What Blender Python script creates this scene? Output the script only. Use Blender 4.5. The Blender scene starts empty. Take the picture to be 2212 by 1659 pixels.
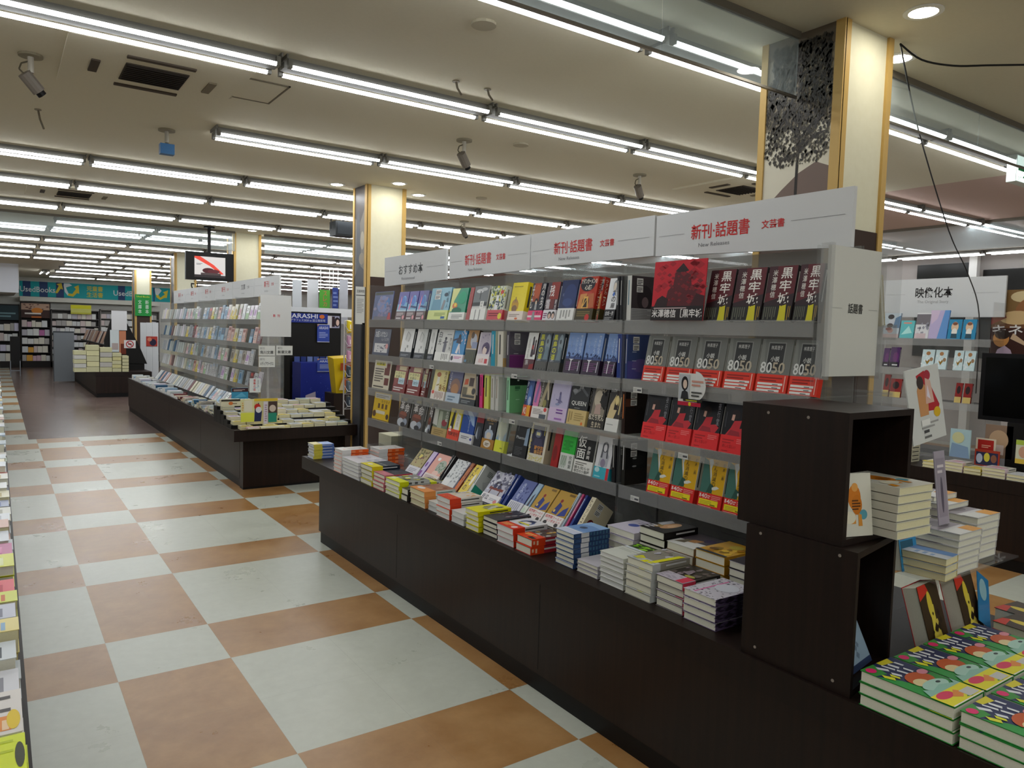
import bpy, math, random
from mathutils import Matrix, Vector
R = random.Random(7)
scn = bpy.context.scene
COL = scn.collection
# ---------------------------------------------------------------- camera
F_PX, W_PX, H_PX = 1610.78, 2212, 1659
YAW, PITCH, ROLL = .60623, .0687, .02758
CAM = Vector((-.3941, -3.3708, 1.4892))
_f = Vector((math.sin(YAW)*math.cos(PITCH), math.cos(YAW)*math.cos(PITCH), -math.sin(PITCH)))
_r = Vector((math.cos(YAW), -math.sin(YAW), 0))
_u = _r.cross(_f)
_r2 = _r*math.cos(ROLL) + _u*math.sin(ROLL)
_u2 = -_r*math.sin(ROLL) + _u*math.cos(ROLL)
cd = bpy.data.cameras.new('camera')
cam = bpy.data.objects.new('camera', cd)
COL.objects.link(cam)
cd.sensor_width = 36
cd.lens = F_PX/W_PX*36
cd.clip_start, cd.clip_end = .05, 200
m = Matrix(((_r2.x, _u2.x, -_f.x, CAM.x), (_r2.y, _u2.y, -_f.y, CAM.y), (_r2.z, _u2.z, -_f.z, CAM.z), (0, 0, 0, 1)))
cam.matrix_world = m
scn.camera = cam
# ---------------------------------------------------------------- world, exposure
wd = bpy.data.worlds.new('world')
scn.world = wd
wd.use_nodes = True
wd.node_tree.nodes['Background'].inputs[0].default_value = (.9, .95, 1, 1)
wd.node_tree.nodes['Background'].inputs[1].default_value = .02
scn.view_settings.view_transform = 'Standard'
scn.view_settings.look = 'None'
scn.view_settings.exposure = 0.12
scn.view_settings.gamma = 1
scn.cycles.transparent_max_bounces = 24
scn.cycles.max_bounces = 7
scn.cycles.use_denoising = True
TUBE_POWER = 19.0

# measuring helpers: the ray through a point of the 2212 x 1659 photograph met with a real plane of the room
def ray(px, py):
    return _r2*((px - W_PX/2)/F_PX) + _u2*((H_PX/2 - py)/F_PX) + _f
def onx(px, py, x):
    d = ray(px, py); return CAM + d*((x - CAM.x)/d.x)
def ony(px, py, y):
    d = ray(px, py); return CAM + d*((y - CAM.y)/d.y)
def onz(px, py, z):
    d = ray(px, py); return CAM + d*((z - CAM.z)/d.z)
def y_at(px, x, z):
    """y of the point of the line (x, *, z) that shows in photograph column px"""
    k = (px - W_PX/2)/F_PX
    a = Vector((x, 0, z)) - CAM; a.y = -CAM.y
    n = _r2 - _f*k
    return -(n.x*a.x + n.z*a.z)/n.y + CAM.y
def x_at(px, y, z):
    k = (px - W_PX/2)/F_PX
    n = _r2 - _f*k
    return -(n.y*(y - CAM.y) + n.z*(z - CAM.z))/n.x + CAM.x

# ---------------------------------------------------------------- materials
MATS = {}
def lin(h):
    h = h.lstrip('#')
    c = [int(h[i:i+2], 16)/255 for i in (0, 2, 4)]
    return tuple(((x/12.92) if x <= .04045 else ((x+.055)/1.055)**2.4) for x in c)
def C(h, rough=.5, spec=.24, metal=0.0, emit=0.0):
    key = (h, rough, spec, metal, emit)
    if key in MATS: return MATS[key]
    mt = bpy.data.materials.new('paint_' + h.lstrip('#'))
    mt.use_nodes = True
    b = mt.node_tree.nodes['Principled BSDF']
    col = lin(h) + (1,)
    b.inputs['Base Color'].default_value = col
    b.inputs['Roughness'].default_value = rough
    b.inputs['Specular IOR Level'].default_value = spec
    b.inputs['Metallic'].default_value = metal
    if emit:
        b.inputs['Emission Color'].default_value = col
        b.inputs['Emission Strength'].default_value = emit
    MATS[key] = mt
    return mt
def nodes(name):
    mt = bpy.data.materials.new(name); mt.use_nodes = True
    nt = mt.node_tree
    return mt, nt, nt.nodes['Principled BSDF']
def mth(nt, op, a, b=None, c=None):
    n = nt.nodes.new('ShaderNodeMath'); n.operation = op
    for i, v in enumerate((a, b, c)):
        if v is None: continue
        if isinstance(v, (int, float)): n.inputs[i].default_value = v
        else: nt.links.new(v, n.inputs[i])
    return n.outputs[0]
def mixc(nt, fac, a, b, mode='MIX'):
    n = nt.nodes.new('ShaderNodeMix'); n.data_type = 'RGBA'; n.blend_type = mode
    for s, v in ((0, fac), (6, a), (7, b)):
        if isinstance(v, (int, float)): n.inputs[s].default_value = v
        elif isinstance(v, tuple): n.inputs[s].default_value = v if len(v) == 4 else v + (1,)
        else: nt.links.new(v, n.inputs[s])
    return n.outputs[2]
def noise(nt, vec, scale, detail=4, rough=.55):
    n = nt.nodes.new('ShaderNodeTexNoise')
    n.inputs['Scale'].default_value = scale; n.inputs['Detail'].default_value = detail
    n.inputs['Roughness'].default_value = rough
    if vec is not None: nt.links.new(vec, n.inputs['Vector'])
    return n.outputs['Fac']
def scaled(nt, vec, s):
    n = nt.nodes.new('ShaderNodeVectorMath'); n.operation = 'MULTIPLY'
    nt.links.new(vec, n.inputs[0]); n.inputs[1].default_value = s
    return n.outputs[0]
def ramp(nt, fac, stops):
    n = nt.nodes.new('ShaderNodeValToRGB')
    e = n.color_ramp.elements
    while len(e) < len(stops): e.new(.5)
    for i, (p, c) in enumerate(stops):
        e[i].position = p; e[i].color = c if len(c) == 4 else tuple(c) + (1,)
    nt.links.new(fac, n.inputs[0])
    return n.outputs[0]
def geo(nt): return nt.nodes.new('ShaderNodeNewGeometry').outputs['Position']

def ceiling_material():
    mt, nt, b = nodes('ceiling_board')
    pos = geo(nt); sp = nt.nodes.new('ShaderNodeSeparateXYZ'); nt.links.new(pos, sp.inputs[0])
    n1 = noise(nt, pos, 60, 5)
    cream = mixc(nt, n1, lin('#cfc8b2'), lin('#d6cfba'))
    rosy = mixc(nt, n1, lin('#bb9f93'), lin('#c3a79b'))      # reddish cast over the second aisle, painted into the ceiling colour
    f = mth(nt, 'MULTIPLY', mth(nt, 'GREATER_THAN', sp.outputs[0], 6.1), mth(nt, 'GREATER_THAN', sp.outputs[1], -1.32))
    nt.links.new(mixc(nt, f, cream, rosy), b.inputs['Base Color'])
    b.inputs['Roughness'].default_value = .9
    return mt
def floor_material():
    mt, nt, b = nodes('vinyl_tile')
    pos = geo(nt)
    s = nt.nodes.new('ShaderNodeSeparateXYZ'); nt.links.new(pos, s.inputs[0])
    X, Y = s.outputs[0], s.outputs[1]
    def narrow(v):
        return mth(nt, 'LESS_THAN', mth(nt, 'MODULO', mth(nt, 'ADD', mth(nt, 'DIVIDE', v, .45), 300), 3), 1)
    def seam(v):
        f = mth(nt, 'FRACT', mth(nt, 'ADD', mth(nt, 'DIVIDE', v, .45), 300))
        return mth(nt, 'LESS_THAN', mth(nt, 'ABSOLUTE', mth(nt, 'SUBTRACT', f, .5)), .4965)
    a, c = narrow(X), narrow(Y)
    x_or = mth(nt, 'ABSOLUTE', mth(nt, 'SUBTRACT', a, c))
    n1 = noise(nt, pos, 3.0, 6, .65); n2 = noise(nt, pos, 22, 4, .6)
    white = mixc(nt, n1, lin('#b9bcae'), lin('#cfd2c6'))
    orange = ramp(nt, n1, [(.3, lin('#9a6c3a')), (.7, lin('#b88e5c'))])
    tile = mixc(nt, x_or, white, orange)
    # the dark wood-look vinyl further down the aisle
    far = mth(nt, 'MULTIPLY', mth(nt, 'GREATER_THAN', Y, 7.58), mth(nt, 'GREATER_THAN', X, -.08))
    n3 = noise(nt, scaled(nt, pos, (1.2, 14, 1)), 2.0, 5)
    brown = ramp(nt, n3, [(.3, lin('#63514a')), (.7, lin('#85716a'))])
    tile = mixc(nt, far, tile, brown)
    tile = mixc(nt, mth(nt, 'MULTIPLY', n2, .22), tile, lin('#8d8a80'), 'MULTIPLY')
    sm = mth(nt, 'MULTIPLY', seam(X), seam(Y))
    tile = mixc(nt, sm, mixc(nt, .12, tile, (.1, .09, .08)), tile)
    nt.links.new(tile, b.inputs['Base Color'])
    nt.links.new(mth(nt, 'SUBTRACT', mth(nt, 'MULTIPLY_ADD', n1, .2, .2), mth(nt, 'MULTIPLY', far, .08)), b.inputs['Roughness'])
    b.inputs['Specular IOR Level'].default_value = .5
    return mt
def wood_material(name, dark, light, rough=.44, axis=(30, 30, 1.2)):
    mt, nt, b = nodes(name)
    tc = nt.nodes.new('ShaderNodeTexCoord').outputs['Object']
    n1 = noise(nt, scaled(nt, tc, axis), 1.6, 6, .6)
    n2 = noise(nt, tc, 2.2, 3)
    col = ramp(nt, n1, [(.3, lin(dark)), (.75, lin(light))])
    col = mixc(nt, mth(nt, 'MULTIPLY', n2, .35), col, lin(dark))
    nt.links.new(col, b.inputs['Base Color'])
    b.inputs['Roughness'].default_value = rough
    b.inputs['Specular IOR Level'].default_value = .26
    return mt
def speckle_material(name, c0, c1, scale=40, rough=.6):
    mt, nt, b = nodes(name)
    n1 = noise(nt, geo(nt), scale, 5)
    nt.links.new(mixc(nt, n1, lin(c0), lin(c1)), b.inputs['Base Color'])
    b.inputs['Roughness'].default_value = rough
    return mt
def clear_material(name, tint, haze, haze_col, ior=1.45, rough=.03):
    """thin clear plastic or glass: transparent with a fresnel gloss and a little milky haze"""
    mt = bpy.data.materials.new(name); mt.use_nodes = True
    nt = mt.node_tree; nt.nodes.clear()
    out = nt.nodes.new('ShaderNodeOutputMaterial')
    tr = nt.nodes.new('ShaderNodeBsdfTransparent'); tr.inputs[0].default_value = tint + (1,)
    df = nt.nodes.new('ShaderNodeBsdfDiffuse'); df.inputs[0].default_value = haze_col + (1,)
    gl = nt.nodes.new('ShaderNodeBsdfGlossy'); gl.inputs['Roughness'].default_value = rough
    fr = nt.nodes.new('ShaderNodeFresnel'); fr.inputs[0].default_value = ior
    m1 = nt.nodes.new('ShaderNodeMixShader'); m1.inputs[0].default_value = haze
    nt.links.new(tr.outputs[0], m1.inputs[1]); nt.links.new(df.outputs[0], m1.inputs[2])
    m2 = nt.nodes.new('ShaderNodeMixShader')
    bf = nt.nodes.new('ShaderNodeNewGeometry').outputs['Backfacing']
    nt.links.new(mth(nt, 'MULTIPLY', fr.outputs[0], mth(nt, 'SUBTRACT', 1, bf)), m2.inputs[0])
    nt.links.new(m1.outputs[0], m2.inputs[1]); nt.links.new(gl.outputs[0], m2.inputs[2])
    nt.links.new(m2.outputs[0], out.inputs[0])
    return mt
def emit_material(name, col, strength):
    mt = bpy.data.materials.new(name); mt.use_nodes = True
    nt = mt.node_tree; nt.nodes.clear()
    out = nt.nodes.new('ShaderNodeOutputMaterial')
    e = nt.nodes.new('ShaderNodeEmission'); e.inputs[0].default_value = col + (1,); e.inputs[1].default_value = strength
    nt.links.new(e.outputs[0], out.inputs[0])
    return mt
M_FLOOR = floor_material()
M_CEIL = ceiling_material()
M_WOOD = wood_material('dark_wood', '#1a0f0a', '#2a1a12')
M_WOOD2 = wood_material('dark_laminate', '#170d09', '#251711', .46)
M_BLACK = C('#0d0b0b', .5)
M_PILLAR = speckle_material('cream_wallpaper', '#d9d5bb', '#e2dfc8', 30, .75)
M_WALL = speckle_material('white_wall', '#d5d4cc', '#dedcd4', 20, .8)
M_TRIM = C('#c8a562', .5)
M_BROWN = C('#3b2a22', .5)
M_ACR = clear_material('clear_acrylic', (.965, .97, .97), .035, (.7, .72, .72))
M_ACR2 = clear_material('hazy_acrylic', (.86, .86, .85), .16, (.45, .45, .44))
M_LIP = clear_material('acrylic_edge', (.93, .93, .93), .17, (.66, .67, .67), 1.5, .10)
M_GLASS = clear_material('smoke_glass', (.88, .92, .92), .22, (.62, .68, .70), 1.6, .015)
M_TUBE = emit_material('tube_glow', (.93, .97, 1.0), TUBE_POWER)
M_DOWN = emit_material('downlight_glow', (1, .95, .82), 70)
M_HOUSE = C('#77756f', .6)
M_SIGN = C('#cfd0d1', .55)
M_WHITE = C('#e4e4e0', .6)
M_PAGE = speckle_material('page_block', '#d8d6c4', '#e4e2d2', 260, .8)
M_PAGE2 = speckle_material('white_page_block', '#d3d4d2', '#e2e3e1', 260, .8)
M_CREAM = speckle_material('cream_page_block', '#d6cfa6', '#e3dcb6', 260, .8)

# ---------------------------------------------------------------- mesh builder
class MB:
    def __init__(s): s.v, s.f, s.m, s.mats = [], [], [], []
    def mi(s, mt):
        if mt not in s.mats: s.mats.append(mt)
        return s.mats.index(mt)
    def poly(s, pts, mt):
        i = len(s.v); s.v += [tuple(p) for p in pts]
        s.f.append(tuple(range(i, i+len(pts)))); s.m.append(s.mi(mt)); return s
    def box(s, x0, y0, z0, x1, y1, z1, mt, skip=''):
        x0, x1 = min(x0, x1), max(x0, x1); y0, y1 = min(y0, y1), max(y0, y1); z0, z1 = min(z0, z1), max(z0, z1)
        i = len(s.v)
        s.v += [(x0,y0,z0),(x1,y0,z0),(x1,y1,z0),(x0,y1,z0),(x0,y0,z1),(x1,y0,z1),(x1,y1,z1),(x0,y1,z1)]
        for k, q in (('b',(3,2,1,0)),('t',(4,5,6,7)),('y',(0,1,5,4)),('X',(1,2,6,5)),('Y',(2,3,7,6)),('x',(3,0,4,7))):
            if k in skip: continue
            s.f.append(tuple(i+a for a in q)); s.m.append(s.mi(mt))
        return s
    def hexa(s, p, mt):
        """eight corners: bottom 0-3, top 4-7"""
        i = len(s.v); s.v += [tuple(a) for a in p]
        for q in ((3,2,1,0),(4,5,6,7),(0,1,5,4),(1,2,6,5),(2,3,7,6),(3,0,4,7)):
            s.f.append(tuple(i+a for a in q)); s.m.append(s.mi(mt))
        return s
    def tube(s, p0, p1, r, mt, n=8, r1=None, caps=True):
        p0, p1 = Vector(p0), Vector(p1); d = (p1-p0).normalized()
        a = d.orthogonal().normalized(); b = d.cross(a); i = len(s.v)
        r1 = r if r1 is None else r1
        for p, rr in ((p0, r), (p1, r1)):
            for k in range(n):
                t = 2*math.pi*k/n; s.v.append(tuple(p + (a*math.cos(t)+b*math.sin(t))*rr))
        mi = s.mi(mt)
        for k in range(n):
            s.f.append((i+k, i+(k+1) % n, i+n+(k+1) % n, i+n+k)); s.m.append(mi)
        if caps:
            s.f.append(tuple(i+n-1-k for k in range(n))); s.m.append(mi)
            s.f.append(tuple(i+n+k for k in range(n))); s.m.append(mi)
        return s
    def path(s, pts, r, mt, n=6):
        for a, b in zip(pts, pts[1:]): s.tube(a, b, r, mt, n)
        return s
    def mesh(s, name):
        me = bpy.data.meshes.new(name)
        me.from_pydata(s.v, [], s.f)
        for mt in s.mats: me.materials.append(mt)
        me.polygons.foreach_set('material_index', s.m)
        me.update(); return me
    def obj(s, name, parent=None, loc=None, mat=None):
        return link(name, s.mesh(name), parent, loc, mat)
def link(name, me, parent=None, loc=None, mat=None):
    o = bpy.data.objects.new(name, me); COL.objects.link(o)
    if parent is not None: o.parent = parent
    if loc is not None: o.location = loc
    if mat is not None: o.matrix_world = mat
    return o
SHORT = ((', in the leaning row below the clear shelves', ', leaning row'), (' of its stack behind the first orange stack', ' behind the first orange stack'), ('face-out book rack on the long counter, the', 'book rack, long counter,'), (' and yellow lettering', ''), ('with red kimono figure and red waistband', 'with red kimono figure'), ('on the second aisle counter edge', 'on the second-aisle counter'), ('in the stacks along the camera side counter', 'on the camera-side counter'), ('from the end table', 'past the end-table'), ('lying in the ', 'in the '), ('from the aisle in the', 'from aisle,'), ('stack of the second counter', 'second-counter stack'), ('facing the second aisle behind the', 'behind the'), ('of its stack on the long counter', 'of its stack'), ('leaning at the foot of the', 'leaning below the'), ('on the clear stand, ', 'on clear stand, '), ('of its kind on the', 'on the'), ('twin-tube ceiling light over the entrance behind the viewer', 'twin-tube ceiling light added behind the viewer'), ('along the ', 'along '), ('with purple-haired girl', 'of a girl'), ('the upper dark box', 'upper dark box'), (' tier of the end table', ' end-table tier'))
def tag(o, label, cat, group=None, kind=None):
    if label:
        for a, b in SHORT:
            if len(label.replace(',', '').split()) > 15: label = label.replace(a, b)
    if label: o['label'] = label
    if cat: o['category'] = cat
    if group: o['group'] = group
    if kind: o['kind'] = kind
    return o
def empty(name, label=None, cat=None, loc=(0, 0, 0), group=None, mat=None):
    o = bpy.data.objects.new(name, None); COL.objects.link(o)
    o.empty_display_size = .05
    if mat is not None: o.matrix_world = mat
    else: o.location = loc
    tag(o, label, cat, group); return o
def struct(o): o['kind'] = 'structure'; return o
ORD = 'first second third fourth fifth sixth seventh eighth ninth tenth eleventh twelfth thirteenth fourteenth fifteenth sixteenth seventeenth eighteenth nineteenth'.split()
TENS = {20: 'twent', 30: 'thirt', 40: 'fort', 50: 'fift', 60: 'sixt', 70: 'sevent', 80: 'eight', 90: 'ninet'}
def ordw(n):
    if n < 20: return ORD[n-1]
    t, r = n//10*10, n % 10
    return TENS[t] + ('ieth' if r == 0 else 'y-' + ORD[r-1])
def copy_tree(o, parent=None):
    c = o.copy(); COL.objects.link(c)
    if parent is not None: c.parent = parent
    for ch in list(o.children): copy_tree(ch, c)
    return c

# text and cover art -------------------------------------------------------------
GLY = {}
def glyphs(txt, bold=0.0):
    k = (txt, bold)
    if k in GLY: return GLY[k]
    cu = bpy.data.curves.new('lettering', 'FONT'); cu.body = txt; cu.size = 1; cu.fill_mode = 'FRONT'; cu.resolution_u = 2
    cu.offset = bold
    o = bpy.data.objects.new('lettering', cu); COL.objects.link(o)
    dg = bpy.context.evaluated_depsgraph_get()
    me = bpy.data.meshes.new_from_object(o.evaluated_get(dg))
    vs = [(v.co.x, v.co.y) for v in me.vertices]; fs = [tuple(p.vertices) for p in me.polygons]
    bpy.data.objects.remove(o); bpy.data.curves.remove(cu); bpy.data.meshes.remove(me)
    GLY[k] = (vs, fs); return GLY[k]
class Art:
    """flat artwork on a plane: o + u*s + v*t, stacked along n in tiny steps"""
    def __init__(s, mb, o, u, v, n, step=.00012, lift=.0002):
        s.mb, s.o, s.u, s.v, s.n, s.step, s.k = mb, Vector(o), Vector(u), Vector(v), Vector(n), step, 0
        s.lift = lift
    def P(s, a, b): return s.o + s.u*a + s.v*b + s.n*(s.lift + s.step*s.k)
    def put(s, pts, c, rough=.45):
        mt = C(c, rough) if isinstance(c, str) else c
        a = (pts[1][0]-pts[0][0])*(pts[2][1]-pts[1][1]) - (pts[1][1]-pts[0][1])*(pts[2][0]-pts[1][0])
        s.mb.poly([s.P(*p) for p in (pts if a >= 0 else pts[::-1])], mt)
    def draw(s, items):
        for it in items:
            s.k += 1; k, c = it[0], it[-1]
            if k == 'r': x0, y0, x1, y1 = it[1:5]; s.put([(x0,y0),(x1,y0),(x1,y1),(x0,y1)], c)
            elif k == 'e':
                x, y, a, b = it[1:5]
                s.put([(x+a*math.cos(t*math.pi/9), y+b*math.sin(t*math.pi/9)) for t in range(18)], c)
            elif k == 'p': s.put(it[1], c)
            elif k == 'P':
                for q in it[1]: s.put(q, c)
            elif k == 'l':      # printed lines across
                x0, y0, x1, y1, n = it[1:6]; h = (y1-y0)/n
                for i in range(n):
                    s.put([(x0,y0+i*h),(x1-(.25*(x1-x0) if i % 3 == 0 else 0),y0+i*h),(x1-(.25*(x1-x0) if i % 3 == 0 else 0),y0+i*h+h*.5),(x0,y0+i*h+h*.5)], c)
            elif k == 'v':      # printed columns
                x0, y0, x1, y1, n = it[1:6]; w = (x1-x0)/n
                for i in range(n):
                    yb = y0 + (.2*(y1-y0) if i % 2 else 0)
                    s.put([(x0+i*w,yb),(x0+i*w+w*.5,yb),(x0+i*w+w*.5,y1),(x0+i*w,y1)], c)
            elif k == 'd':      # scattered dots
                x0, y0, x1, y1, n, r = it[1:7]; rr = random.Random(n*31+int(x0*97))
                for i in range(n):
                    x, y = rr.uniform(x0,x1), rr.uniform(y0,y1); q = r*rr.uniform(.5,1.3)
                    s.put([(x-q,y),(x,y-q*.7),(x+q,y),(x,y+q*.7)], c)
            elif k in ('t', 'b', 'T', 'B'):    # lettering fitted to a box; T/B stack the characters downward
                txt, x0, y0, x1, y1 = it[1:6]
                bold = .012 if k in 'bB' else 0.0
                if k in 'TB':
                    h = (y1-y0)/len(txt)
                    for i, ch in enumerate(txt): s.text(ch, x0, y1-(i+1)*h+h*.06, x1, y1-i*h-h*.06, c, bold)
                else: s.text(txt, x0, y0, x1, y1, c, bold)
        return s
    def text(s, txt, x0, y0, x1, y1, c, bold):
        vs, fs = glyphs(txt, bold)
        if not vs or not fs: return
        ax, bx = min(v[0] for v in vs), max(v[0] for v in vs); ay, by = min(v[1] for v in vs), max(v[1] for v in vs)
        sx = (x1-x0)/max(bx-ax, .05); sy = (y1-y0)/max(by-ay, .05)
        if len(txt) == 1 and by-ay < .35*(bx-ax): sy = sx*.5*(1 if True else 1)
        mt = C(c, .45) if isinstance(c, str) else c
        i = len(s.mb.v); mi = s.mb.mi(mt)
        s.mb.v += [tuple(s.P(x0+(v[0]-ax)*sx, y0+(v[1]-ay)*sy)) for v in vs]
        for f in fs: s.mb.f.append(tuple(i+a for a in f)); s.mb.m.append(mi)
# ================================================================ the setting
CEIL = 2.82
struct(MB().box(-6, -7, -.1, 11.8, 25.2, 0, M_FLOOR).obj('floor'))
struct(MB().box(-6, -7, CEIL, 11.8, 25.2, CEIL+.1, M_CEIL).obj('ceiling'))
struct(MB().box(-6, 25, 0, 11.8, 25.2, CEIL, M_WALL).obj('wall_back'))
struct(MB().box(11.62, -7, 0, 11.8, 25, CEIL, C('#b4aeaa', .8)).obj('wall_right'))
struct(MB().box(-6.2, -7, 0, -6, 25, CEIL, M_WALL).obj('wall_left'))
struct(MB().box(-6, -7.2, 0, 11.8, -7, CEIL, M_WALL).obj('wall_front'))

# pillars: cream paper on two faces, a framed tree mural on the aisle face
def pillar(x0, y0, x1, y1, k, mural=None, text=None):
    p = struct(empty('pillar'))
    MB().box(x0, y0, 0, x1, y1, CEIL, M_PILLAR).obj('pillar_shaft', p)
    b = MB()
    for (a, c) in ((x0, y0), (x1-.03, y0)):
        b.box(a-.004, c-.012, 0, a+.034, c+.002, CEIL, M_TRIM)
    b.box(x0-.012, y0-.012, 0, x0+.002, y0+.03, CEIL, M_TRIM); b.box(x0-.012, y1-.03, 0, x0+.002, y1+.004, CEIL, M_TRIM)
    b.obj('pillar_trim', p)
    MB().box(x0+.034, y0-.006, 0, x1-.03, y0-.001, 1.975, M_BROWN).obj('wainscot', p)
    if mural:
        mb = MB(); a = Art(mb, (x0-.004, y1-.03, 0), (0, -(y1-y0-.06), 0), (0, 0, CEIL), (-1, 0, 0), .0002)
        mb.box(x0-.004, y0+.03, 0, x0-.001, y1-.03, CEIL, C('#b3aa98', .6))
        a.draw(mural); mb.obj('tree_mural' if k == 0 else 'mural_panel', p)
    if text:
        mb = MB(); Art(mb, (x0+.05, y0-.008, 1.9), (.3, 0, 0), (0, 0, .8), (0, -1, 0)).draw(text); mb.obj('lettering', p)
    return p
rt = random.Random(3)
mural = [('r',0,0,1,.7,'#b8ad97'),('r',0,.7,1,.86,'#d4cdb9'),('r',0,.86,1,.97,'#8d8270'),('r',0,.97,1,1,'#6a5f52'),
         ('p',[(0,.0),(1,0),(1,.79),(.8,.80),(.55,.787),(.3,.765),(0,.735)],'#75635a'),
         ('p',[(0,.0),(1,0),(1,.71),(.7,.725),(.4,.715),(0,.70)],'#5f5048'),
         ('p',[(.49,.68),(.54,.68),(.545,.86),(.53,.97),(.5,.97),(.51,.86)],'#2c2723'),
         ('p',[(.53,.825),(.9,.87),(.95,.895),(.91,.885),(.53,.84)],'#2f2a26'),
         ('p',[(.52,.815),(.75,.835),(.95,.845),(.75,.843),(.52,.823)],'#3a342f'),
         ('p',[(.52,.85),(.2,.89),(.15,.90),(.2,.884),(.52,.84)],'#2f2a26'),
         ('p',[(.51,.82),(.3,.815),(.2,.80),(.3,.81),(.51,.812)],'#3a342f')]
leaf = {}
for i in range(2600):
    t = rt.random()**.8; y = .80 + .185*t; half = min(.5, .12+.5*math.sin(min(1, (y-.785)/.06)*1.57))
    if t > .75: half *= .86
    x = .52 + rt.uniform(-half, half)
    if not .02 < x < .98: continue
    q = min(rt.uniform(.008, .034)*(.7+.5*t), x, 1-x); h = q*.16
    leaf.setdefault(rt.choice(['#3b362f','#4a443b','#2d2924','#565044','#66604f']), []).append([(x-q,y),(x-q*.1,y-h),(x+q*.8,y+h*.4),(x+q*.1,y+h)])
mural += [('P', v, c) for c, v in leaf.items()]
pillar(2.51, -1.52, 2.87, -1.13, 0, mural)
dark = [('r',0,0,1,1,'#77716a'),('r',0,.93,1,1,'#3c3737'),('p',[(0,.9),(.5,.88),(1,.93),(1,1),(0,1)],'#4b4646'),('p',[(.15,.6),(.55,.6),(.62,.8),(.4,.92),(.2,.9)],'#4c4e55'),
        ('e',.75,.82,.2,.03,'#a59c8c'),('e',.7,.76,.25,.02,'#8d8272'),('p',[(0,.0),(1,0),(1,.72),(.5,.74),(0,.70)],'#3f3f45')]
pillar(2.45, 3.16, 2.84, 3.46, 1, dark)
pillar(2.45, 7.88, 2.84, 8.2, 2, dark)
pillar(2.42, 12.0, 2.8, 12.4, 3, dark, [('b','VD·DC',0,.15,.24,.85,'#1c1a18')] if False else None)
pillar(2.40, 16.8, 2.76, 17.2, 4, dark)
mb = MB()     # CD DVD running down the fourth pillar
a = Art(mb, (2.70, 11.992, 2.62), (0, 0, -.75), (.13, 0, 0), (0, -1, 0)); a.draw([('b','CD·DVD',0,0,1,1,'#1c1a18')])
tag(mb.obj('pillar_lettering'), 'black vertical lettering on the cream pillar behind the hanging television', 'lettering')

# glass smoke screens hanging from the ceiling
def smoke_screen(name, label, x0, y0, x1, y1, z, seams):
    e = empty(name, label, 'glass screen')
    t = .006
    horiz = abs(x1-x0) > abs(y1-y0)
    g = MB(); f = MB()
    if horiz:
        cuts = [x0]+seams+[x1]
        for a, b in zip(cuts, cuts[1:]):
            MB().box(a+.004, y0-t/2, z, b-.004, y0+t/2, CEIL-.03, M_GLASS).obj('glass_pane', e)
        f.box(x0, y0-.012, CEIL-.03, x1, y0+.012, CEIL, C('#6d675c')); f.box(x0, y0-.006, z-.01, x1, y0+.006, z, C('#807b72', .3, .5, .6))
    else:
        cuts = [y0]+seams+[y1]
        for a, b in zip(cuts, cuts[1:]):
            MB().box(x0-t/2, a+.004, z, x0+t/2, b-.004, CEIL-.03, M_GLASS).obj('glass_pane', e)
        f.box(x0-.012, y0, CEIL-.03, x0+.012, y1, CEIL, C('#6d675c')); f.box(x0-.006, y0, z-.01, x0+.006, y1, z, C('#807b72', .3, .5, .6))
    f.obj('rail', e)
    return e
smoke_screen('smoke_screen', 'hanging glass smoke screen meeting the tree mural pillar on its aisle side', -5.9, -1.32, 2.49, -1.32, 2.55, [-3, -.6, 1.66])
smoke_screen('smoke_screen', 'hanging glass smoke screen on the far side of the tree mural pillar', 2.89, -1.32, 8.2, -1.32, 2.58, [4.17, 6.2])
smoke_screen('smoke_screen', 'hanging glass smoke screen level with the pillar behind the television', -5.9, 7.75, 2.44, 7.75, 2.55, [-3.5, -1.2, 1.2])
smoke_screen('smoke_screen', 'hanging glass smoke screen beyond the pillar behind the television', 2.85, 7.75, 9, 7.75, 2.55, [4.5, 6.6])
smoke_screen('smoke_screen', 'hanging glass smoke screen crossing near the reddish ceiling', 8.3, -1.2, 8.3, 7.6, 2.52, [2, 5])

# ceiling lights: white housing, two tubes that shine downward
def light_proto():
    e = empty('ceiling_light')
    b = MB()
    b.box(-.6, -.035, -.05, .6, .035, 0, M_HOUSE); b.box(-.605, -.092, -.02, -.597, .092, 0, M_HOUSE); b.box(.597, -.092, -.02, .605, .092, 0, M_HOUSE)
    b.obj('housing', e)
    for s in (-1, 1):
        y = s*.075
        t = MB(); n = 4; r = .0155; zc = -.05
        for k in range(n):
            a0 = math.pi + math.pi*k/n; a1 = math.pi + math.pi*(k+1)/n
            p = [(x, y+r*math.cos(a), zc+r*math.sin(a)) for x, a in ((-.575, a0), (.575, a0), (.575, a1), (-.575, a1))]
            t.poly(p, M_TUBE)
        t.poly([(-.575, y+r, zc), (.575, y+r, zc), (.575, y-r, zc), (-.575, y-r, zc)], M_HOUSE)
        t.box(-.595, y-.013, zc-.013, -.575, y+.013, zc+.03, M_HOUSE); t.box(.575, y-.013, zc-.013, .595, y+.013, zc+.03, M_HOUSE)
        t.obj('tube', e)
    return e
proto = light_proto()
first = True
ROWS = [(-.93, .79), (.45, .79), (2.04, .83), (3.66, .24), (5.0, .24), (6.67, .24), (8.1, .24), (9.22, .24), (10.83, .24), (12.3, .24), (13.6, .24), (15.05, .24),
        (16.6, .9), (18.2, .9), (19.8, .9), (22.6, .9)]  # the last row is added to brighten the end wall
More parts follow.
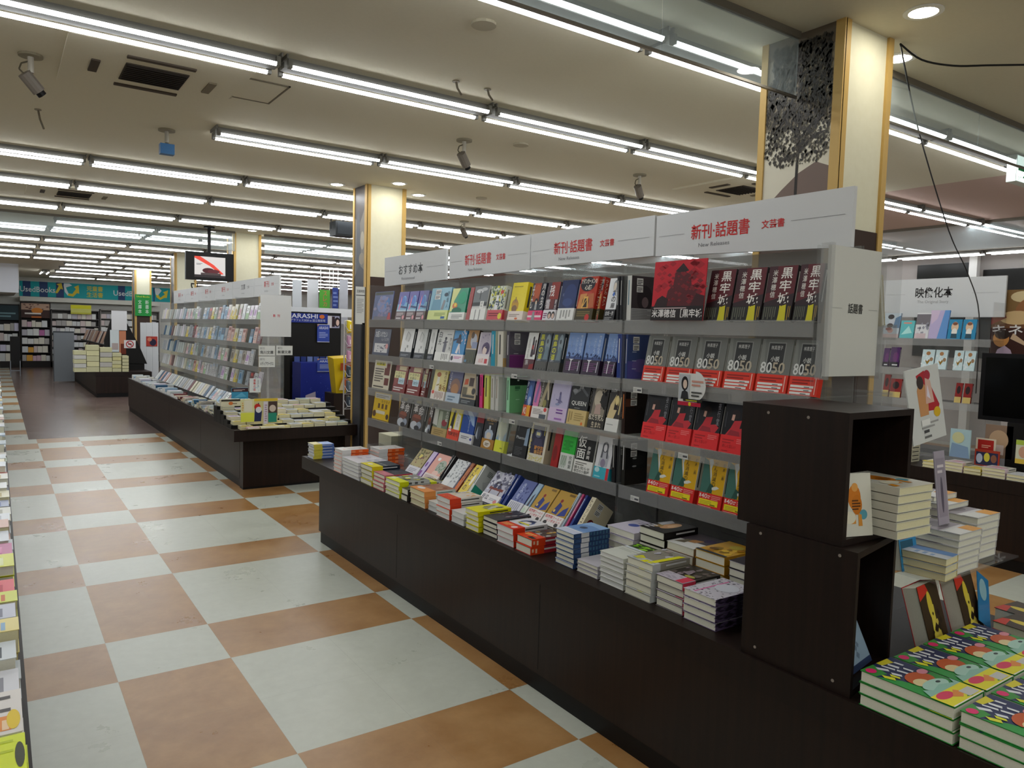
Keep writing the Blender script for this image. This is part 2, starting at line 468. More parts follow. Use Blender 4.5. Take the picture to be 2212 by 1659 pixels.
for ri, (y, x0) in enumerate(ROWS):
    n = 0
    ks = range(-4, 7) if ri < 8 else range(-3, 7)
    for k in ks:
        x = x0 + .615 + 1.228*k
        if ri == 2 and k < 0: continue
        if ri == 6 and k < 0 : continue
        if ri > 11 and k < 0: continue
        if 8.2 < x - .62 and ri == 0: continue
        if 2.44 < x and x < 2.9 and any(abs(y-py) < .3 for py in (3.3, 8.04, 12.2, 17)): pass
        n += 1
        o = proto if first else copy_tree(proto)
        first = False
        o.location = (x, y, CEIL)
        tag(o, f'twin-tube ceiling light, {ordw(n)} along the {ordw(ri+1)} ceiling row beyond the mural pillar', 'ceiling light', 'twin-tube ceiling lights')  # the last row's lights are added to brighten the end wall
for ri, y in enumerate((-4.3, -5.8)):  # unseen tube rows added behind the camera to brighten the near zone
    for k in range(-3, 6):
        o = copy_tree(proto); o.location = (k*1.228+.6, y, CEIL)
        tag(o, f'twin-tube ceiling light over the entrance behind the viewer, {ordw(k+4)} along the {ordw(ri+1)} row', 'ceiling light', 'twin-tube ceiling lights')
for k in range(3):
    o = copy_tree(proto); o.location = (10.95, .9+1.24*k, CEIL); o.rotation_euler.z = math.pi/2
    tag(o, f'twin-tube ceiling light set crosswise under the reddish ceiling, {ordw(k+1)} of its row', 'ceiling light', 'twin-tube ceiling lights')
o = copy_tree(proto); o.location = (.72, 20.6, CEIL-.01); o.rotation_euler.z = math.pi/2
tag(o, 'twin-tube ceiling light set crosswise before the teal banner wall', 'ceiling light', 'twin-tube ceiling lights')
# recessed downlights
def downlight(x, y, label):
    e = empty('downlight', label, 'downlight', (x, y, CEIL), 'recessed downlights')
    b = MB(); n = 20
    for k in range(n):
        a0, a1 = 2*math.pi*k/n, 2*math.pi*(k+1)/n
        q = lambda a, r, z: (r*math.cos(a), r*math.sin(a), z)
        b.poly([q(a1, .075, -.004), q(a0, .075, -.004), q(a0, .055, -.006), q(a1, .055, -.006)], M_WHITE)
        b.poly([q(a0, .075, -.004), q(a1, .075, -.004), q(a1, .075, 0), q(a0, .075, 0)], M_WHITE)
    b.obj('ring', e)
    d = MB(); d.poly([(.054*math.cos(-2*math.pi*k/n), .054*math.sin(-2*math.pi*k/n), -.005) for k in range(n)], M_DOWN); d.obj('lens', e)
    return e
for px, py, lab in ((1995,25,'bright recessed downlight above the tree mural pillar, away from its cream face'), (1942,125,'bright recessed downlight beside the black ceiling cord'),
                    (728,398,'recessed downlight on the aisle side of the grey mural pillar'), (862,396,'recessed downlight just before the grey mural pillar'), (904,421,'recessed downlight beyond the grey mural pillar'),
                    (460,499,'recessed downlight over the hanging television'), (545,498,'recessed downlight before the pillar behind the television'), (593,509,'recessed downlight beyond the pillar behind the television')):
    p = onz(px, py, CEIL); downlight(p.x, p.y, lab)
for x, y, w in ((1.2, -2.4, 'over the aisle'), (4.3, -2.2, 'over the second aisle'), (.2, -4, 'behind the camera')):  # out-of-view downlights added to lift the near ceiling
    downlight(x, y, 'added recessed downlight '+w+' on the near side of the glass screen')

# ceiling fittings
def ac_unit(px, py, label):
    p = onz(px, py, CEIL); e = empty('air_conditioner', label, 'air conditioner', (p.x, p.y, CEIL), 'ceiling air conditioners')
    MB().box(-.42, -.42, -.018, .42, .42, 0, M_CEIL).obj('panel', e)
    b = MB().box(-.15, -.15, -.024, .15, .15, -.018, C('#3b332b', .8))
    for k in range(9): b.box(-.145, -.14+k*.032, -.03, .145, -.132+k*.032, -.024, C('#2a241f', .8))
    b.obj('grille', e)
    for s in ((-.30, -.1, -.26, .1), (.26, -.1, .30, .1), (-.16, .24, .16, .275), (-.16, -.275, .16, -.24)):
        MB().box(s[0], s[1], -.026, s[2], s[3], -.016, C('#4a4036' if s[0] < 0 else '#7d735f', .8)).obj('louver', e)
ac_unit(332, 158, 'square air conditioner in the ceiling beside the second light row')
ac_unit(1600, 406, 'square air conditioner in the ceiling behind the tree mural')
ac_unit(160, 416, 'small-looking air conditioner far down the ceiling over the aisle')
def hatch():
    p = onz(527, 190, CEIL); b = MB()
    for s in ((-.2, -.2, -.19, .2), (.19, -.2, .2, .2), (-.2, -.2, .2, -.19), (-.2, .19, .2, .2)): b.box(s[0], s[1], -.006, s[2], s[3], 0, C('#6e6555', .8))
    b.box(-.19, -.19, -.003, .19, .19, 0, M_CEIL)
    tag(b.obj('ceiling_hatch', None, (p.x, p.y, CEIL)), 'flat access hatch in the ceiling beside the air conditioner', 'hatch')
hatch()
for px, py, lab in ((1045, 50, 'pale round detector on the ceiling between two light rows'), (1125, 311, 'dark flat speaker disc on the ceiling past the second light row'), (1040, 427, 'small dark speaker disc on the ceiling past the third light row'), (480, 203, 'small round detector beside the ceiling hatch')):
    p = onz(px, py, CEIL); b = MB(); b.tube((0, 0, -.012), (0, 0, 0), .055, C('#b0a893', .7), 16)
    tag(b.obj('ceiling_disc', None, (p.x, p.y, CEIL)), lab, 'ceiling disc')
def spotlight(px, py, label, kind=0):
    p = onz(px, py, CEIL); e = empty('security_camera', label, 'security camera', (p.x, p.y, CEIL), 'ceiling cameras')
    MB().tube((0, 0, -.012), (0, 0, 0), .055, C('#8d8570', .6), 16).obj('mount', e)
    MB().tube((0, 0, -.09), (0, 0, -.01), .014, C('#b3ada0', .5), 10).obj('stem', e)
    b = MB()
    if kind:
        b.box(-.045, -.03, -.17, .045, .03, -.1, C('#3f6f9f', .4)); b.obj('blue_box', e)
    else:
        b.tube((-.03, -.01, -.10), (.035, .02, -.17), .032, C('#6a6259', .4), 12); b.tube((.03, .018, -.165), (.05, .027, -.185), .022, M_BLACK, 12); b.obj('body', e)
        c = MB(); c.path([(0, 0, -.03), (-.04, 0, -.05), (-.05, 0, -.08), (-.03, 0, -.1)], .004, C('#57503f')); c.obj('cable', e)
for px, py, lab, k in ((66, 118, 'grey security camera on the ceiling nearest the air conditioner', 0), (360, 280, 'ceiling bracket carrying a small blue box', 1), (1003, 302, 'security camera on the ceiling beside the dark speaker disc', 0),
                       (1382, 377, 'security camera on the ceiling before the second air conditioner', 0), (1003, 478, 'small security camera above the white shelf signs', 0)):
    spotlight(px, py, lab.replace('nearest', 'beside'), k)
for px, py, lab, dz in ((82, 236, 'dangling hook wire on the ceiling over the aisle', -.12), (985, 175, 'short ceiling hanger pin beside the second light row', -.07), (1053, 192, 'second short ceiling hanger pin beside the second light row', -.06)):
    p = onz(px, py, CEIL); b = MB(); b.path([(0, 0, 0), (.01, 0, dz*.5), (.03, -.01, dz)], .006, C('#6f6757', .6)); b.tube((0, 0, -.006), (0, 0, 0), .02, C('#8a8270'), 10)
    tag(b.obj('ceiling_hook', None, (p.x, p.y, CEIL)), lab, 'hook')
# black cord looped along the ceiling to the television on the second counter
p0, p1, p2 = onz(1945, 95, CEIL-.01), onz(2060, 142, CEIL-.06), onz(2212, 140, CEIL-.05)
def smooth(pts, n=5):
    o = []
    for i in range(len(pts)-1):
        a, b_, c, d = pts[max(i-1, 0)], pts[i], pts[i+1], pts[min(i+2, len(pts)-1)]
        for k in range(n):
            t = k/n; o.append(.5*((2*b_)+(c-a)*t+(2*a-5*b_+4*c-d)*t*t+(3*b_-a-3*c+d)*t**3))
    return o+[pts[-1]]
b = MB(); b.path(smooth([p0, p0.lerp(p1, .4)-Vector((0, 0, .03)), p1, p1.lerp(p2, .5), p2]), .0045, M_BLACK)
q = [p0, onx(1985, 285, 3.9), onx(2050, 500, 5.0), onx(2090, 590, 5.45), onx(2115, 680, 5.48), onx(2108, 850, 5.44)]
b.path(smooth(q), .004, C('#2a2624', .5))
tag(b.obj('loose_cable'), 'loose black cord looping from the ceiling to the second counter television', 'cord')
# green exit sign with an arrow
p = ony(2200, 370, -1.0)
e = empty('exit_sign', 'white illuminated exit sign with green arrow hanging from the ceiling', 'exit sign', (p.x, -1.0, p.z))
MB().box(-.11, -.03, -.085, .30, .03, .095, C('#dfe6e2', .4)).obj('case', e)
mb = MB(); mb.poly([(-.105, -.031, -.08), (.295, -.031, -.08), (.295, -.031, .09), (-.105, -.031, .09)], emit_material('sign_glow', (.85, 1, .92), 1.6))
Art(mb, (-.11, -.032, -.085), (.41, 0, 0), (0, 0, .18), (0, -1, 0)).draw([('p',[(.06,.42),(.36,.42),(.25,.18),(.36,.18),(.52,.52),(.36,.86),(.25,.86),(.36,.62),(.06,.62)],'#0f9a58'),('b','非常口',.6,.3,.95,.7,'#0f9a58'),('t','EXIT',.08,.06,.2,.2,'#0f9a58')])
mb.obj('face', e)
MB().tube((.06, 0, .09), (.06, 0, CEIL-p.z), .012, M_WHITE).obj('stem', e)
# hanging television
p = ony(453, 576, 7.45)
e = empty('television', 'black television hanging from the ceiling showing a red crane', 'television', (p.x, 7.45, p.z))
MB().box(-.31, -.02, -.19, .31, .04, .19, M_BLACK).obj('case', e)
mb = MB(); mb.poly([(-.20, -.022, -.15), (.20, -.022, -.15), (.20, -.022, .13), (-.20, -.022, .13)], C('#c9c4c2', .3, .4, 0, .35))
Art(mb, (-.20, -.0222, -.15), (.40, 0, 0), (0, 0, .28), (0, -1, 0)).draw([('r',0,0,1,.12,'#3a3436'),('p',[(0,1),(.18,1),(.62,.62),(.95,.2),(.85,.18),(.5,.55),(0,.92)],C('#c8331f',.3,.4,0,.5)),('e',.45,.33,.2,.13,'#53262a'),('e',.62,.3,.2,.1,'#6a3036'),('l',.06,.6,.25,.68,2,'#5b5b60'),('r',.2,.12,.85,.22,'#584a4a')])
mb.obj('screen', e)
b = MB(); b.tube((0, .03, .18), (0, .03, CEIL-p.z), .022, M_BLACK, 10); b.tube((0, .03, CEIL-p.z-.02), (0, .03, CEIL-p.z), .07, M_BLACK, 12); b.obj('stem', e)
# loudspeaker hung by the grey mural pillar
p = ony(741, 497, 5.2)
e = empty('hanging_speaker', 'black loudspeaker hung from the ceiling beside the grey mural pillar', 'loudspeaker', (p.x, 5.2, p.z))
MB().box(-.13, -.1, -.08, .13, .1, .09, C('#1a1c1e', .5)).obj('case', e)
MB().box(-.11, -.104, -.06, .11, -.1, .07, C('#2a2d30', .8)).obj('grille', e)
b = MB(); b.tube((0, 0, .09), (0, 0, CEIL-p.z), .015, M_BLACK); b.path([(-.15, 0, 0), (-.15, 0, .13), (.15, 0, .13), (.15, 0, 0)], .008, M_BLACK); b.obj('bracket', e)

# ================================================================ counters
def counter(label, x0, x1, y0, y1, top, slab_y1=None, slab_y0=None, seams=()):
    e = empty('display_counter', label, 'counter', (x0, y0, 0))
    d = lambda *a: MB().box(a[0]-x0, a[1]-y0, a[2], a[3]-x0, a[4]-y0, a[5], a[6])
    d(x0+.01, y0+.01, 0, x1-.01, y1-.01, .08, M_BLACK).obj('plinth', e)
    d(x0, y0, .08, x1, y1, top-.09, M_WOOD).obj('carcass', e)
    d(x0-.004, y0 if slab_y0 is None else slab_y0, top-.088, x1, y1 if slab_y1 is None else slab_y1, top, M_WOOD2).obj('top', e)
    if seams:
        b = MB()
        for s in seams: b.box(-.0006, s-y0-.002, .1, .001, s-y0+.002, top-.09, M_BLACK)
        b.obj('seam', e)
    return e
counter('long dark brown wooden counter under the white new-release signs', 1.432, 2.46, -5.0, 1.57, .55, 1.92, None, (-.98, .35))
counter('dark brown wooden counter under the pale paperback rack further down the aisle', 1.43, 2.43, 3.62, 10.6, .55, None, None, (5.2, 7.0, 8.8))
counter('dark low counter holding tall paper stacks far down the aisle', 1.2, 2.2, 13.2, 23.8, .5)
counter('dark counter running along the camera side of the aisle', -1.5, -.345, -4.0, 11.5, .55)
counter('dark brown counter across the second aisle under the film sign', 5.12, 6.4, -5.0, 1.4, .6)
# end table standing across the second counter
e = empty('end_table', 'dark wooden end table stepped with pale paperback rows', 'table', (1.3, 3.3, 0))
MB().box(.13, .2, 0, 1.10, .31, .02, M_BLACK).obj('plinth', e)
MB().box(.13, .2, .02, 1.10, .31, .47, M_WOOD).obj('carcass', e)
MB().box(0, 0, .47, 1.14, .31, .57, M_WOOD2).obj('top', e)
# ================================================================ books
# a book lies in its own frame: x along the width, y up the height, z out of the front cover
def frame(o, u, v):
    u, v = Vector(u).normalized(), Vector(v).normalized(); n = u.cross(v).normalized(); v = n.cross(u)
    return Matrix(((u.x, v.x, n.x, o[0]), (u.y, v.y, n.y, o[1]), (u.z, v.z, n.z, o[2]), (0, 0, 0, 1)))
def lean(o, deg, turn=0.0):
    """upright, cover to the aisle (-x), leaning back"""
    t = math.radians(deg); a = math.radians(turn)
    u = Vector((math.sin(a), -math.cos(a), 0)); back = Vector((math.cos(a), math.sin(a), 0))
    return frame(o, u, back*math.sin(t) + Vector((0, 0, math.cos(t))))
def lean_end(o, deg, turn=0.0):
    """upright, cover to the near end (-y), leaning back"""
    t = math.radians(deg); a = math.radians(turn)
    u = Vector((math.cos(a), math.sin(a), 0)); back = Vector((-math.sin(a), math.cos(a), 0))
    return frame(o, u, back*math.sin(t) + Vector((0, 0, math.cos(t))))
def flat(x, y, z, turn=0.0):
    """lying face up, head away from the aisle; x, y is the far front corner on the aisle side, z the top"""
    a = math.radians(turn)
    return frame((x, y, z), (math.sin(a), -math.cos(a), 0), (math.cos(a), math.sin(a), 0))
def flat_end(x, y, z, turn=0.0):
    """lying face up, head toward the far end"""
    a = math.radians(turn)
    return frame((x, y, z), (math.cos(a), math.sin(a), 0), (-math.sin(a), math.cos(a), 0))
BM = {}
def book_meshes(st, w, h, t, spine='R'):
    key = (st, round(w, 3), round(h, 3), round(t, 4), spine)
    if key in BM: return BM[key]
    S = STY[st]
    cov = MB(); c = C(S['c'], S.get('rough', .32)); k = .0014
    sc = C(S.get('s', S['c']), .35)
    e = .0006
    cov.box(0, 0, -k, w, h, 0, c); cov.box(0, 0, -t, w, h, -t+k, C(S.get('bk', S.get('s', S['c'])), .35))
    if spine == 'R': cov.box(w, 0, -t, w+k, h, 0, sc)
    else: cov.box(-k, 0, -t, 0, h, 0, sc)
    Art(cov, (0, 0, 0), (w, 0, 0), (0, h, 0), (0, 0, 1)).draw(S.get('a', []))
    sa = S.get('sa') or [('v', .3, .35, .75, .9, 1, S.get('st', '#d8d8d8' if sum(lin(S.get('s', S['c']))) < .9 else '#333333'))]
    if spine == 'R': Art(cov, (w+k, 0, 0), (0, 0, -t), (0, h, 0), (1, 0, 0)).draw(sa)
    else: Art(cov, (-k, 0, -t), (0, 0, t), (0, h, 0), (-1, 0, 0)).draw(sa)
    pg = MB(); i = .0025
    x0, x1 = (i, w) if spine == 'R' else (0, w-i)
    pg.box(x0, i, -t+k, x1, h-i, -k, {'w': M_PAGE2, 'c': M_CREAM}.get(S.get('p'), M_PAGE))
    out = [('cover', cov.mesh('cover')), ('page_block', pg.mesh('page_block'))]
    if 'b' in S:
        bh, bc, bi = S['b'][:3]
        bd = MB(); mt = C(bc, .35); q = .0007
        sx0, sx1 = (-.0006, w+k+.0007) if spine == 'R' else (-k-.0007, w+.0006)
        bd.box(sx0, .0, .0003, sx1, h*bh, .0003+q*2.2, mt)
        if spine == 'R': bd.box(w+k, 0, -t, w+k+.0008, h*bh, .0006, mt)
        else: bd.box(-k-.0008, 0, -t, -k, h*bh, .0006, mt)
        bd.box(0, 0, -t-.0008, w, h*bh, -t, mt)
        Art(bd, (0, 0, .0003+q*2.2), (w, 0, 0), (0, h*bh, 0), (0, 0, 1)).draw(bi)
        if len(S['b']) > 3 and spine == 'R':
            Art(bd, (w+k+.0008, 0, 0), (0, 0, -t), (0, h*bh, 0), (1, 0, 0)).draw(S['b'][3])
        out.append(('waistband', bd.mesh('waistband')))
    BM[key] = out
    return out
NB = 0
def book(st, mat, w, h, t, label, group=None, spine='R', cat='book', name='book'):
    global NB; NB += 1
    e = empty(name, label, cat, group=group, mat=mat)
    cv = None
    for nm, me in book_meshes(st, w, h, t, spine):
        o = link(nm, me, cv if nm == 'waistband' else e)
        if nm == 'cover': cv = o
    return e
BAR = [('r', .60, .80, .88, .95, '#e8e8e6'), ('l', .63, .82, .85, .93, 3, '#4a4a4a'), ('r', .60, .62, .88, .76, '#e8e8e6'), ('l', .63, .64, .85, .74, 3, '#4a4a4a')]
BAR2 = [('r', .22, .80, .50, .95, '#dadad8'), ('l', .25, .82, .47, .93, 3, '#4a4a4a'), ('r', .22, .64, .5, .78, '#dadad8'), ('l', .25, .66, .47, .76, 3, '#4a4a4a')]
STY = {
 'planet': dict(c='#4a3f9a', s='#3b357f', a=[('p',[(0,.35),(1,.35),(1,.62),(0,.55)],'#7fb6d8'),('e',.62,.68,.22,.18,'#86bff0'),('e',.58,.66,.2,.16,'#4f7fd0'),('p',[(.1,.3),(.3,.33),(.38,.75),(.3,.85),(.22,.6)],'#d98ab4'),('p',[(.3,.44),(.95,.4),(1,.46),(.4,.5)],'#27346e'),('r',0,.28,1,.36,'#b9cfe0')], b=(.3,'#4a1e22',[('l',.1,.5,.8,.9,3,'#cfc3c3'),('r',.1,.12,.6,.26,'#d8cfcf'),('e',.82,.3,.1,.25,'#e79aa0')])),
 'paleblue': dict(c='#87b8cc', s='#7fb0c6', a=[('p',[(.1,.3),(.6,.3),(.55,.9),(.2,.95)],'#6f9fb8'),('e',.78,.78,.1,.06,'#2d4152'),('B','空蛙人',.84,.35,.95,.9,'#3f6476'),('p',[(.62,.32),(.75,.32),(.8,.6),(.7,.62)],'#8c8f94')]+BAR2[:], b=(.3,'#cfd983',[('l',.35,.4,.9,.8,3,'#8a9a4a'),('r',.7,.12,.9,.36,'#2c5f9a')])),
 'greenyellow': dict(c='#1f8f6d', s='#177a5e', a=[('p',[(0,.25),(.25,.3),(.2,.6),(.35,.8),(.5,1),(0,1)],'#dfe39a'),('e',.3,.45,.16,.1,'#d9774a'),('e',.32,.48,.08,.06,'#e8d15a'),('e',.7,.7,.25,.2,'#2aa37a'),('e',.45,.3,.3,.1,'#176a52')], b=(.24,'#e2e2dc',[('l',.2,.2,.9,.8,3,'#8a8a8a')])),
 'red': dict(c='#9a2724', s='#8c1f1e'), 'redbook': dict(c='#a01616', s='#8e1212', a=[('e',.4,.35,.3,.2,'#7d0f12')]),
 'greyphoto': dict(c='#8a8d8f', s='#b8b8b4', a=[('r',0,.5,1,1,'#75797c'),('e',.4,.85,.25,.06,'#c9cbcc'),('e',.7,.9,.2,.05,'#b9bcbd'),('r',.44,.6,.5,.85,'#4c4f52'),('r',0,.42,1,.52,'#3a3d3f'),('r',0,0,1,.4,'#c9c9c5'),('r',.55,.35,.8,.55,'#e9e9e5'),('T','風街',.6,.37,.74,.53,'#444444')], b=(.34,'#deded9',[('p',[(.3,0),(.36,0),(.36,.9),(.3,.9)],'#8a8a8a'),('p',[(.6,0),(.66,0),(.66,.9),(.6,.9)],'#8a8a8a')])),
 'flowerwhite': dict(c='#cfd3c0', s='#d6d6cc', a=[('d',0,.3,1,1,70,.06,'#77886a'),('d',0,.4,1,1,40,.05,'#d8d23c'),('e',.75,.82,.1,.06,'#c8443c'),('p',[(.4,.3),(.6,.3),(.58,.7),(.5,.8),(.44,.7)],'#e8e8ec'),('e',.5,.78,.06,.05,'#333333'),('d',0,.3,1,.6,30,.05,'#46566a')], b=(.3,'#c23a44',[('l',.1,.4,.9,.8,2,'#7a1520'),('e',.85,.4,.12,.3,'#e3d13a')])),
 'yellow': dict(c='#e6d21e', s='#d2b912', a=[('l',.1,.88,.9,.93,1,'#a8941a'),('e',.35,.42,.22,.14,'#b98d4e'),('p',[(.15,.3),(.6,.3),(.6,.46),(.15,.46)],'#c79a3c'),('e',.35,.3,.18,.1,'#8a6a4a'),('d',.1,.5,.9,.9,14,.012,'#a8941a'),('p',[(.32,.5),(.4,.5),(.38,.62),(.34,.62)],'#8f7b5a')], b=(.24,'#e4d6cc',[('l',.1,.4,.8,.75,2,'#9a8a84'),('e',.6,.18,.1,.12,'#d8734a')])),
 'moon': dict(c='#17182a', s='#141522', a=[('p',[(.1,.5),(.6,.5),(.65,1),(.15,1)],'#9a4326'),('e',.42,.78,.22,.18,'#b0532c'),('B','月の立つ',.74,.3,.95,.98,'#e8e4e0'),('B','光む',.03,.3,.2,.98,'#d8d2c8'),('e',.45,.5,.12,.09,'#1a1512'),('p',[(.38,.28),(.56,.28),(.54,.46),(.4,.46)],'#9a9a9c'),('e',.46,.48,.06,.05,'#d8c0a8')], b=(.26,'#d8346a',[('r',0,.3,1,.5,'#e8d8dc'),('p',[(.3,0),(.55,0),(.5,.9),(.35,.9)],'#8f8f92'),('t','ザイ',.6,.55,.9,.9,'#3a1420')])),
 'zankyo': dict(c='#4a3a44', s='#3c2f3a', a=[('p',[(.3,.55),(1,.55),(1,1),(.3,1)],'#8a2f26'),('b','残',.22,.62,.62,.92,'#e2dcda'),('b','響',.06,.3,.44,.56,'#cfc8cc'),('B','彼方',.8,.28,.95,.55,'#d8d0d0'),('r',.4,.3,.75,.55,'#6a2a2a')], b=(.27,'#dcd8dc',[('e',.55,.5,.16,.36,'#2c2628'),('e',.85,.5,.14,.36,'#2c2628'),('e',.55,.42,.1,.24,'#d8b8a8'),('e',.85,.42,.1,.24,'#d8b8a8'),('l',.05,.2,.35,.8,3,'#7a3f6a')])),
 'navy': dict(c='#1f2c56', s='#1a2548', a=[('e',.6,.6,.4,.3,'#26376a'),('e',.5,.45,.3,.1,'#33467a'),('t','海のように',.15,.6,.24,.68,'#8f9cc4')], b=(.3,'#dfdfdb',[('v',.2,.15,.9,.85,4,'#9a9a98')])),
 'tut': dict(c='#a8331e', s='#a52a1c', a=[('e',.45,.83,.42,.165,'#171420'),('b','ツタンカーメンの',.05,.84,.95,.96,'#e8e0d2'),('b','心臓',.3,.7,.7,.81,'#e8e0d2'),('r',.2,.58,.75,.65,'#b84436'),('p',[(.05,.26),(.5,.26),(.5,.62),(.12,.6)],'#c98a4e'),('p',[(.55,.26),(.98,.3),(.9,.62),(.55,.6)],'#b0603a'),('e',.48,.42,.2,.14,'#3a2a1c'),('p',[(.28,.28),(.68,.28),(.6,.55),(.36,.55)],'#d8a652'),('p',[(.36,.3),(.6,.3),(.54,.5),(.42,.5)],'#2e2016'),('p',[(.3,.29),(.34,.29),(.62,.53),(.58,.53)],'#e0b060')], sa=[('T','ツタンカーメン',.25,.35,.75,.95,'#e8d8c8')], b=(.27,'#3a3216',[('l',.1,.35,.85,.85,3,'#7a6a3a'),('e',.72,.25,.13,.28,'#c0302c')])),
 'whitedoor': dict(c='#dfe0e2', s='#d0d0d0', a=[('e',.65,.82,.22,.14,'#8d8f92'),('e',.6,.8,.14,.1,'#d9cdbd'),('B','灰の扉',.45,.28,.85,.72,'#1f1f22'),('e',.6,.62,.1,.05,'#4a70c0')], b=(.26,'#232326',[('t','金城一彦',.1,.45,.9,.85,'#dcdcdc'),('l',.1,.1,.8,.35,2,'#8f8f8f')])),
 'darkspine': dict(c='#202024', s='#1c1c20', a=BAR2, st='#b8b8b4'),
 'backphoto': dict(c='#3a3236', s='#cfcfca', a=[('e',.6,.5,.35,.3,'#241d22'),('e',.62,.42,.15,.12,'#6a5a5e'),('r',0,0,1,.28,'#9a9c9e'),('l',.05,.02,.95,.27,7,'#747678')]+BAR2, st='#6a8a9a'),
 'castle': dict(c='#241b20', s='#1d161a', a=[('r',0,.26,1,1,'#5a1820'),('p',[(0,.26),(1,.26),(1,.5),(0,.34)],'#2a161c'),('p',[(.0,.5),(.3,.55),(.3,1),(0,1)],'#3c1820'),('B','黒牢城',.46,.3,.86,.98,'#e6e2dc'),('B','米澤穂信',.16,.42,.34,.94,'#d2ccc6'),('r',0,0,1,.28,'#1c1c1a'),('v',.04,.03,.5,.26,6,'#5a5a4c'),('v',.58,.0,.82,.28,3,'#d8cc1a'),('p',[(.56,.0),(.84,.0),(.8,.3),(.6,.26)],'#c9c01e'),('v',.88,.02,1,.27,2,'#9a7a2a')]),
 'hatch': dict(c='#dcdcda', s='#2a2d33', bk='#2a2d33', a=[('r',0,0,1,.2,'#2f343c'),('l',.1,.06,.8,.14,2,'#8a8f96'),('e',.5,.72,.24,.17,'#d2d2d0'),('p',[(.3,.62),(.33,.6),(.45,.9),(.42,.91)],'#8b8d8f'),('p',[(.44,.9),(.7,.78),(.7,.76),(.44,.88)],'#8b8d8f'),('p',[(.68,.78),(.7,.78),(.6,.55),(.57,.55)],'#8b8d8f'),('T','一頁',.52,.34,.66,.5,'#3a3a3a'),('p',[(.42,.22),(.46,.22),(.46,.34),(.42,.34)],'#555555')]),
 'hakkou': dict(c='#cfcfcc', s='#c4c4c2', a=[('B','白光',.08,.5,.28,.95,'#2a2a2c'),('t','一',.6,.84,.9,.9,'#2a2a2c'),('p',[(.45,.3),(.62,.28),(.66,.52),(.58,.7),(.48,.66)],'#6a6a78'),('e',.56,.72,.07,.05,'#3c3c42'),('p',[(.4,.56),(.72,.6),(.72,.63),(.4,.6)],'#55555f'),('T','芥川光',.82,.35,.97,.75,'#3a3a3c')], b=(.28,'#e4e4e0',[('v',.45,.15,.9,.85,4,'#9a9a98')])),
 'bluejump': dict(c='#1f86c4', s='#1a74b0', a=[('p',[(.3,.3),(.48,.28),(.6,.6),(.5,.66)],'#e4e2e6'),('p',[(.62,.3),(.72,.28),(.56,.6),(.46,.6)],'#d2d2dc'),('p',[(.25,.62),(.66,.58),(.62,.78),(.32,.78)],'#3a3f56'),('e',.48,.82,.1,.07,'#2a2226'),('p',[(.0,.66),(.3,.72),(.3,.76),(.0,.72)],'#2f3550'),('d',.6,.6,1,1,14,.05,'#e8e0ea')], b=(.26,'#e8e2e8',[('l',.3,.5,.9,.8,2,'#c0509a'),('e',.14,.5,.1,.3,'#3a3a4a')])),
 'brownmix': dict(c='#7a5a34', s='#3a2c22', a=[('r',0,.45,1,1,'#a87c46'),('e',.6,.7,.3,.2,'#b8bcc8'),('e',.45,.85,.15,.1,'#5a4632'),('r',.5,.45,1,.65,'#8a94b4'),('r',0,.3,1,.46,'#c2b4a0')], b=(.42,'#35382a',[('v',.1,.1,.9,.9,5,'#5c6046'),('e',.15,.2,.1,.1,'#5a86a8')])),
 'lilacgirl': dict(c='#c9c0ca', s='#a59bb2', a=[('r',.1,.3,1,1,'#b6acba'),('e',.62,.5,.3,.2,'#4b3a62'),('e',.56,.44,.17,.13,'#e2cfc6'),('p',[(.5,.55),(.8,.58),(.85,.4),(.7,.5)],'#3d2f52'),('r',0,.24,1,.34,'#e0d8dc'),('d',0,.6,1,1,10,.04,'#8f84a0')], b=(.28,'#e4dcda',[('t','凶変',.25,.25,.62,.75,'#e08a86'),('p',[(.7,.2),(.92,.2),(.92,.7),(.7,.7)],'#c8404a')])),
 'mintblue': dict(c='#cfe0da', s='#2a9ab8', a=BAR2), 'yellowstripe': dict(c='#e0d8c4', s='#d8d4c8', bk='#d8b840', a=[('r',0,0,1,.25,'#e0a83a')]),
 'darkpurple': dict(c='#55505c', s='#4a4552', a=[('r',0,0,1,.34,'#6a2c66'),('e',.5,.7,.5,.25,'#5e5a64'),('l',.2,.38,.5,.42,1,'#a8a4aa'),('r',0,.33,1,.36,'#7a3a74')]+BAR2),
 'family': dict(c='#d9d9d6', s='#2a1a1e', a=[('p',[(.5,.35),(.75,.35),(.72,.8),(.55,.8)],'#3a2c34'),('e',.62,.84,.08,.06,'#2a2024'),('p',[(.75,.4),(.95,.42),(.92,.72),(.8,.72)],'#4a3440'),('e',.86,.76,.07,.05,'#3a2a28'),('p',[(.58,.55),(.72,.55),(.72,.66),(.58,.66)],'#a83a3a'),('T','仮面家族',.15,.3,.32,.85,'#b8b6b2')], b=(.28,'#4a1420',[('t','族',.15,.45,.45,.95,'#d8d8d8'),('p',[(.55,.05),(1,.1),(1,.6),(.6,.5)],'#8a1a1c')])),
 'akugaku': dict(c='#3a4650', s='#2c3640', a=[('B','黒鳥の道',.12,.3,.46,.97,'#d8d830'),('e',.78,.72,.2,.25,'#8a9aa4'),('p',[(.55,.3),(.95,.3),(.92,.62),(.7,.66)],'#6f8490'),('e',.75,.78,.08,.06,'#4a5058'),('t','の',.15,.2,.4,.32,'#d8d8d8')], b=(.25,'#3a3a38',[('v',.05,.1,.95,.95,8,'#6a6a66')])),
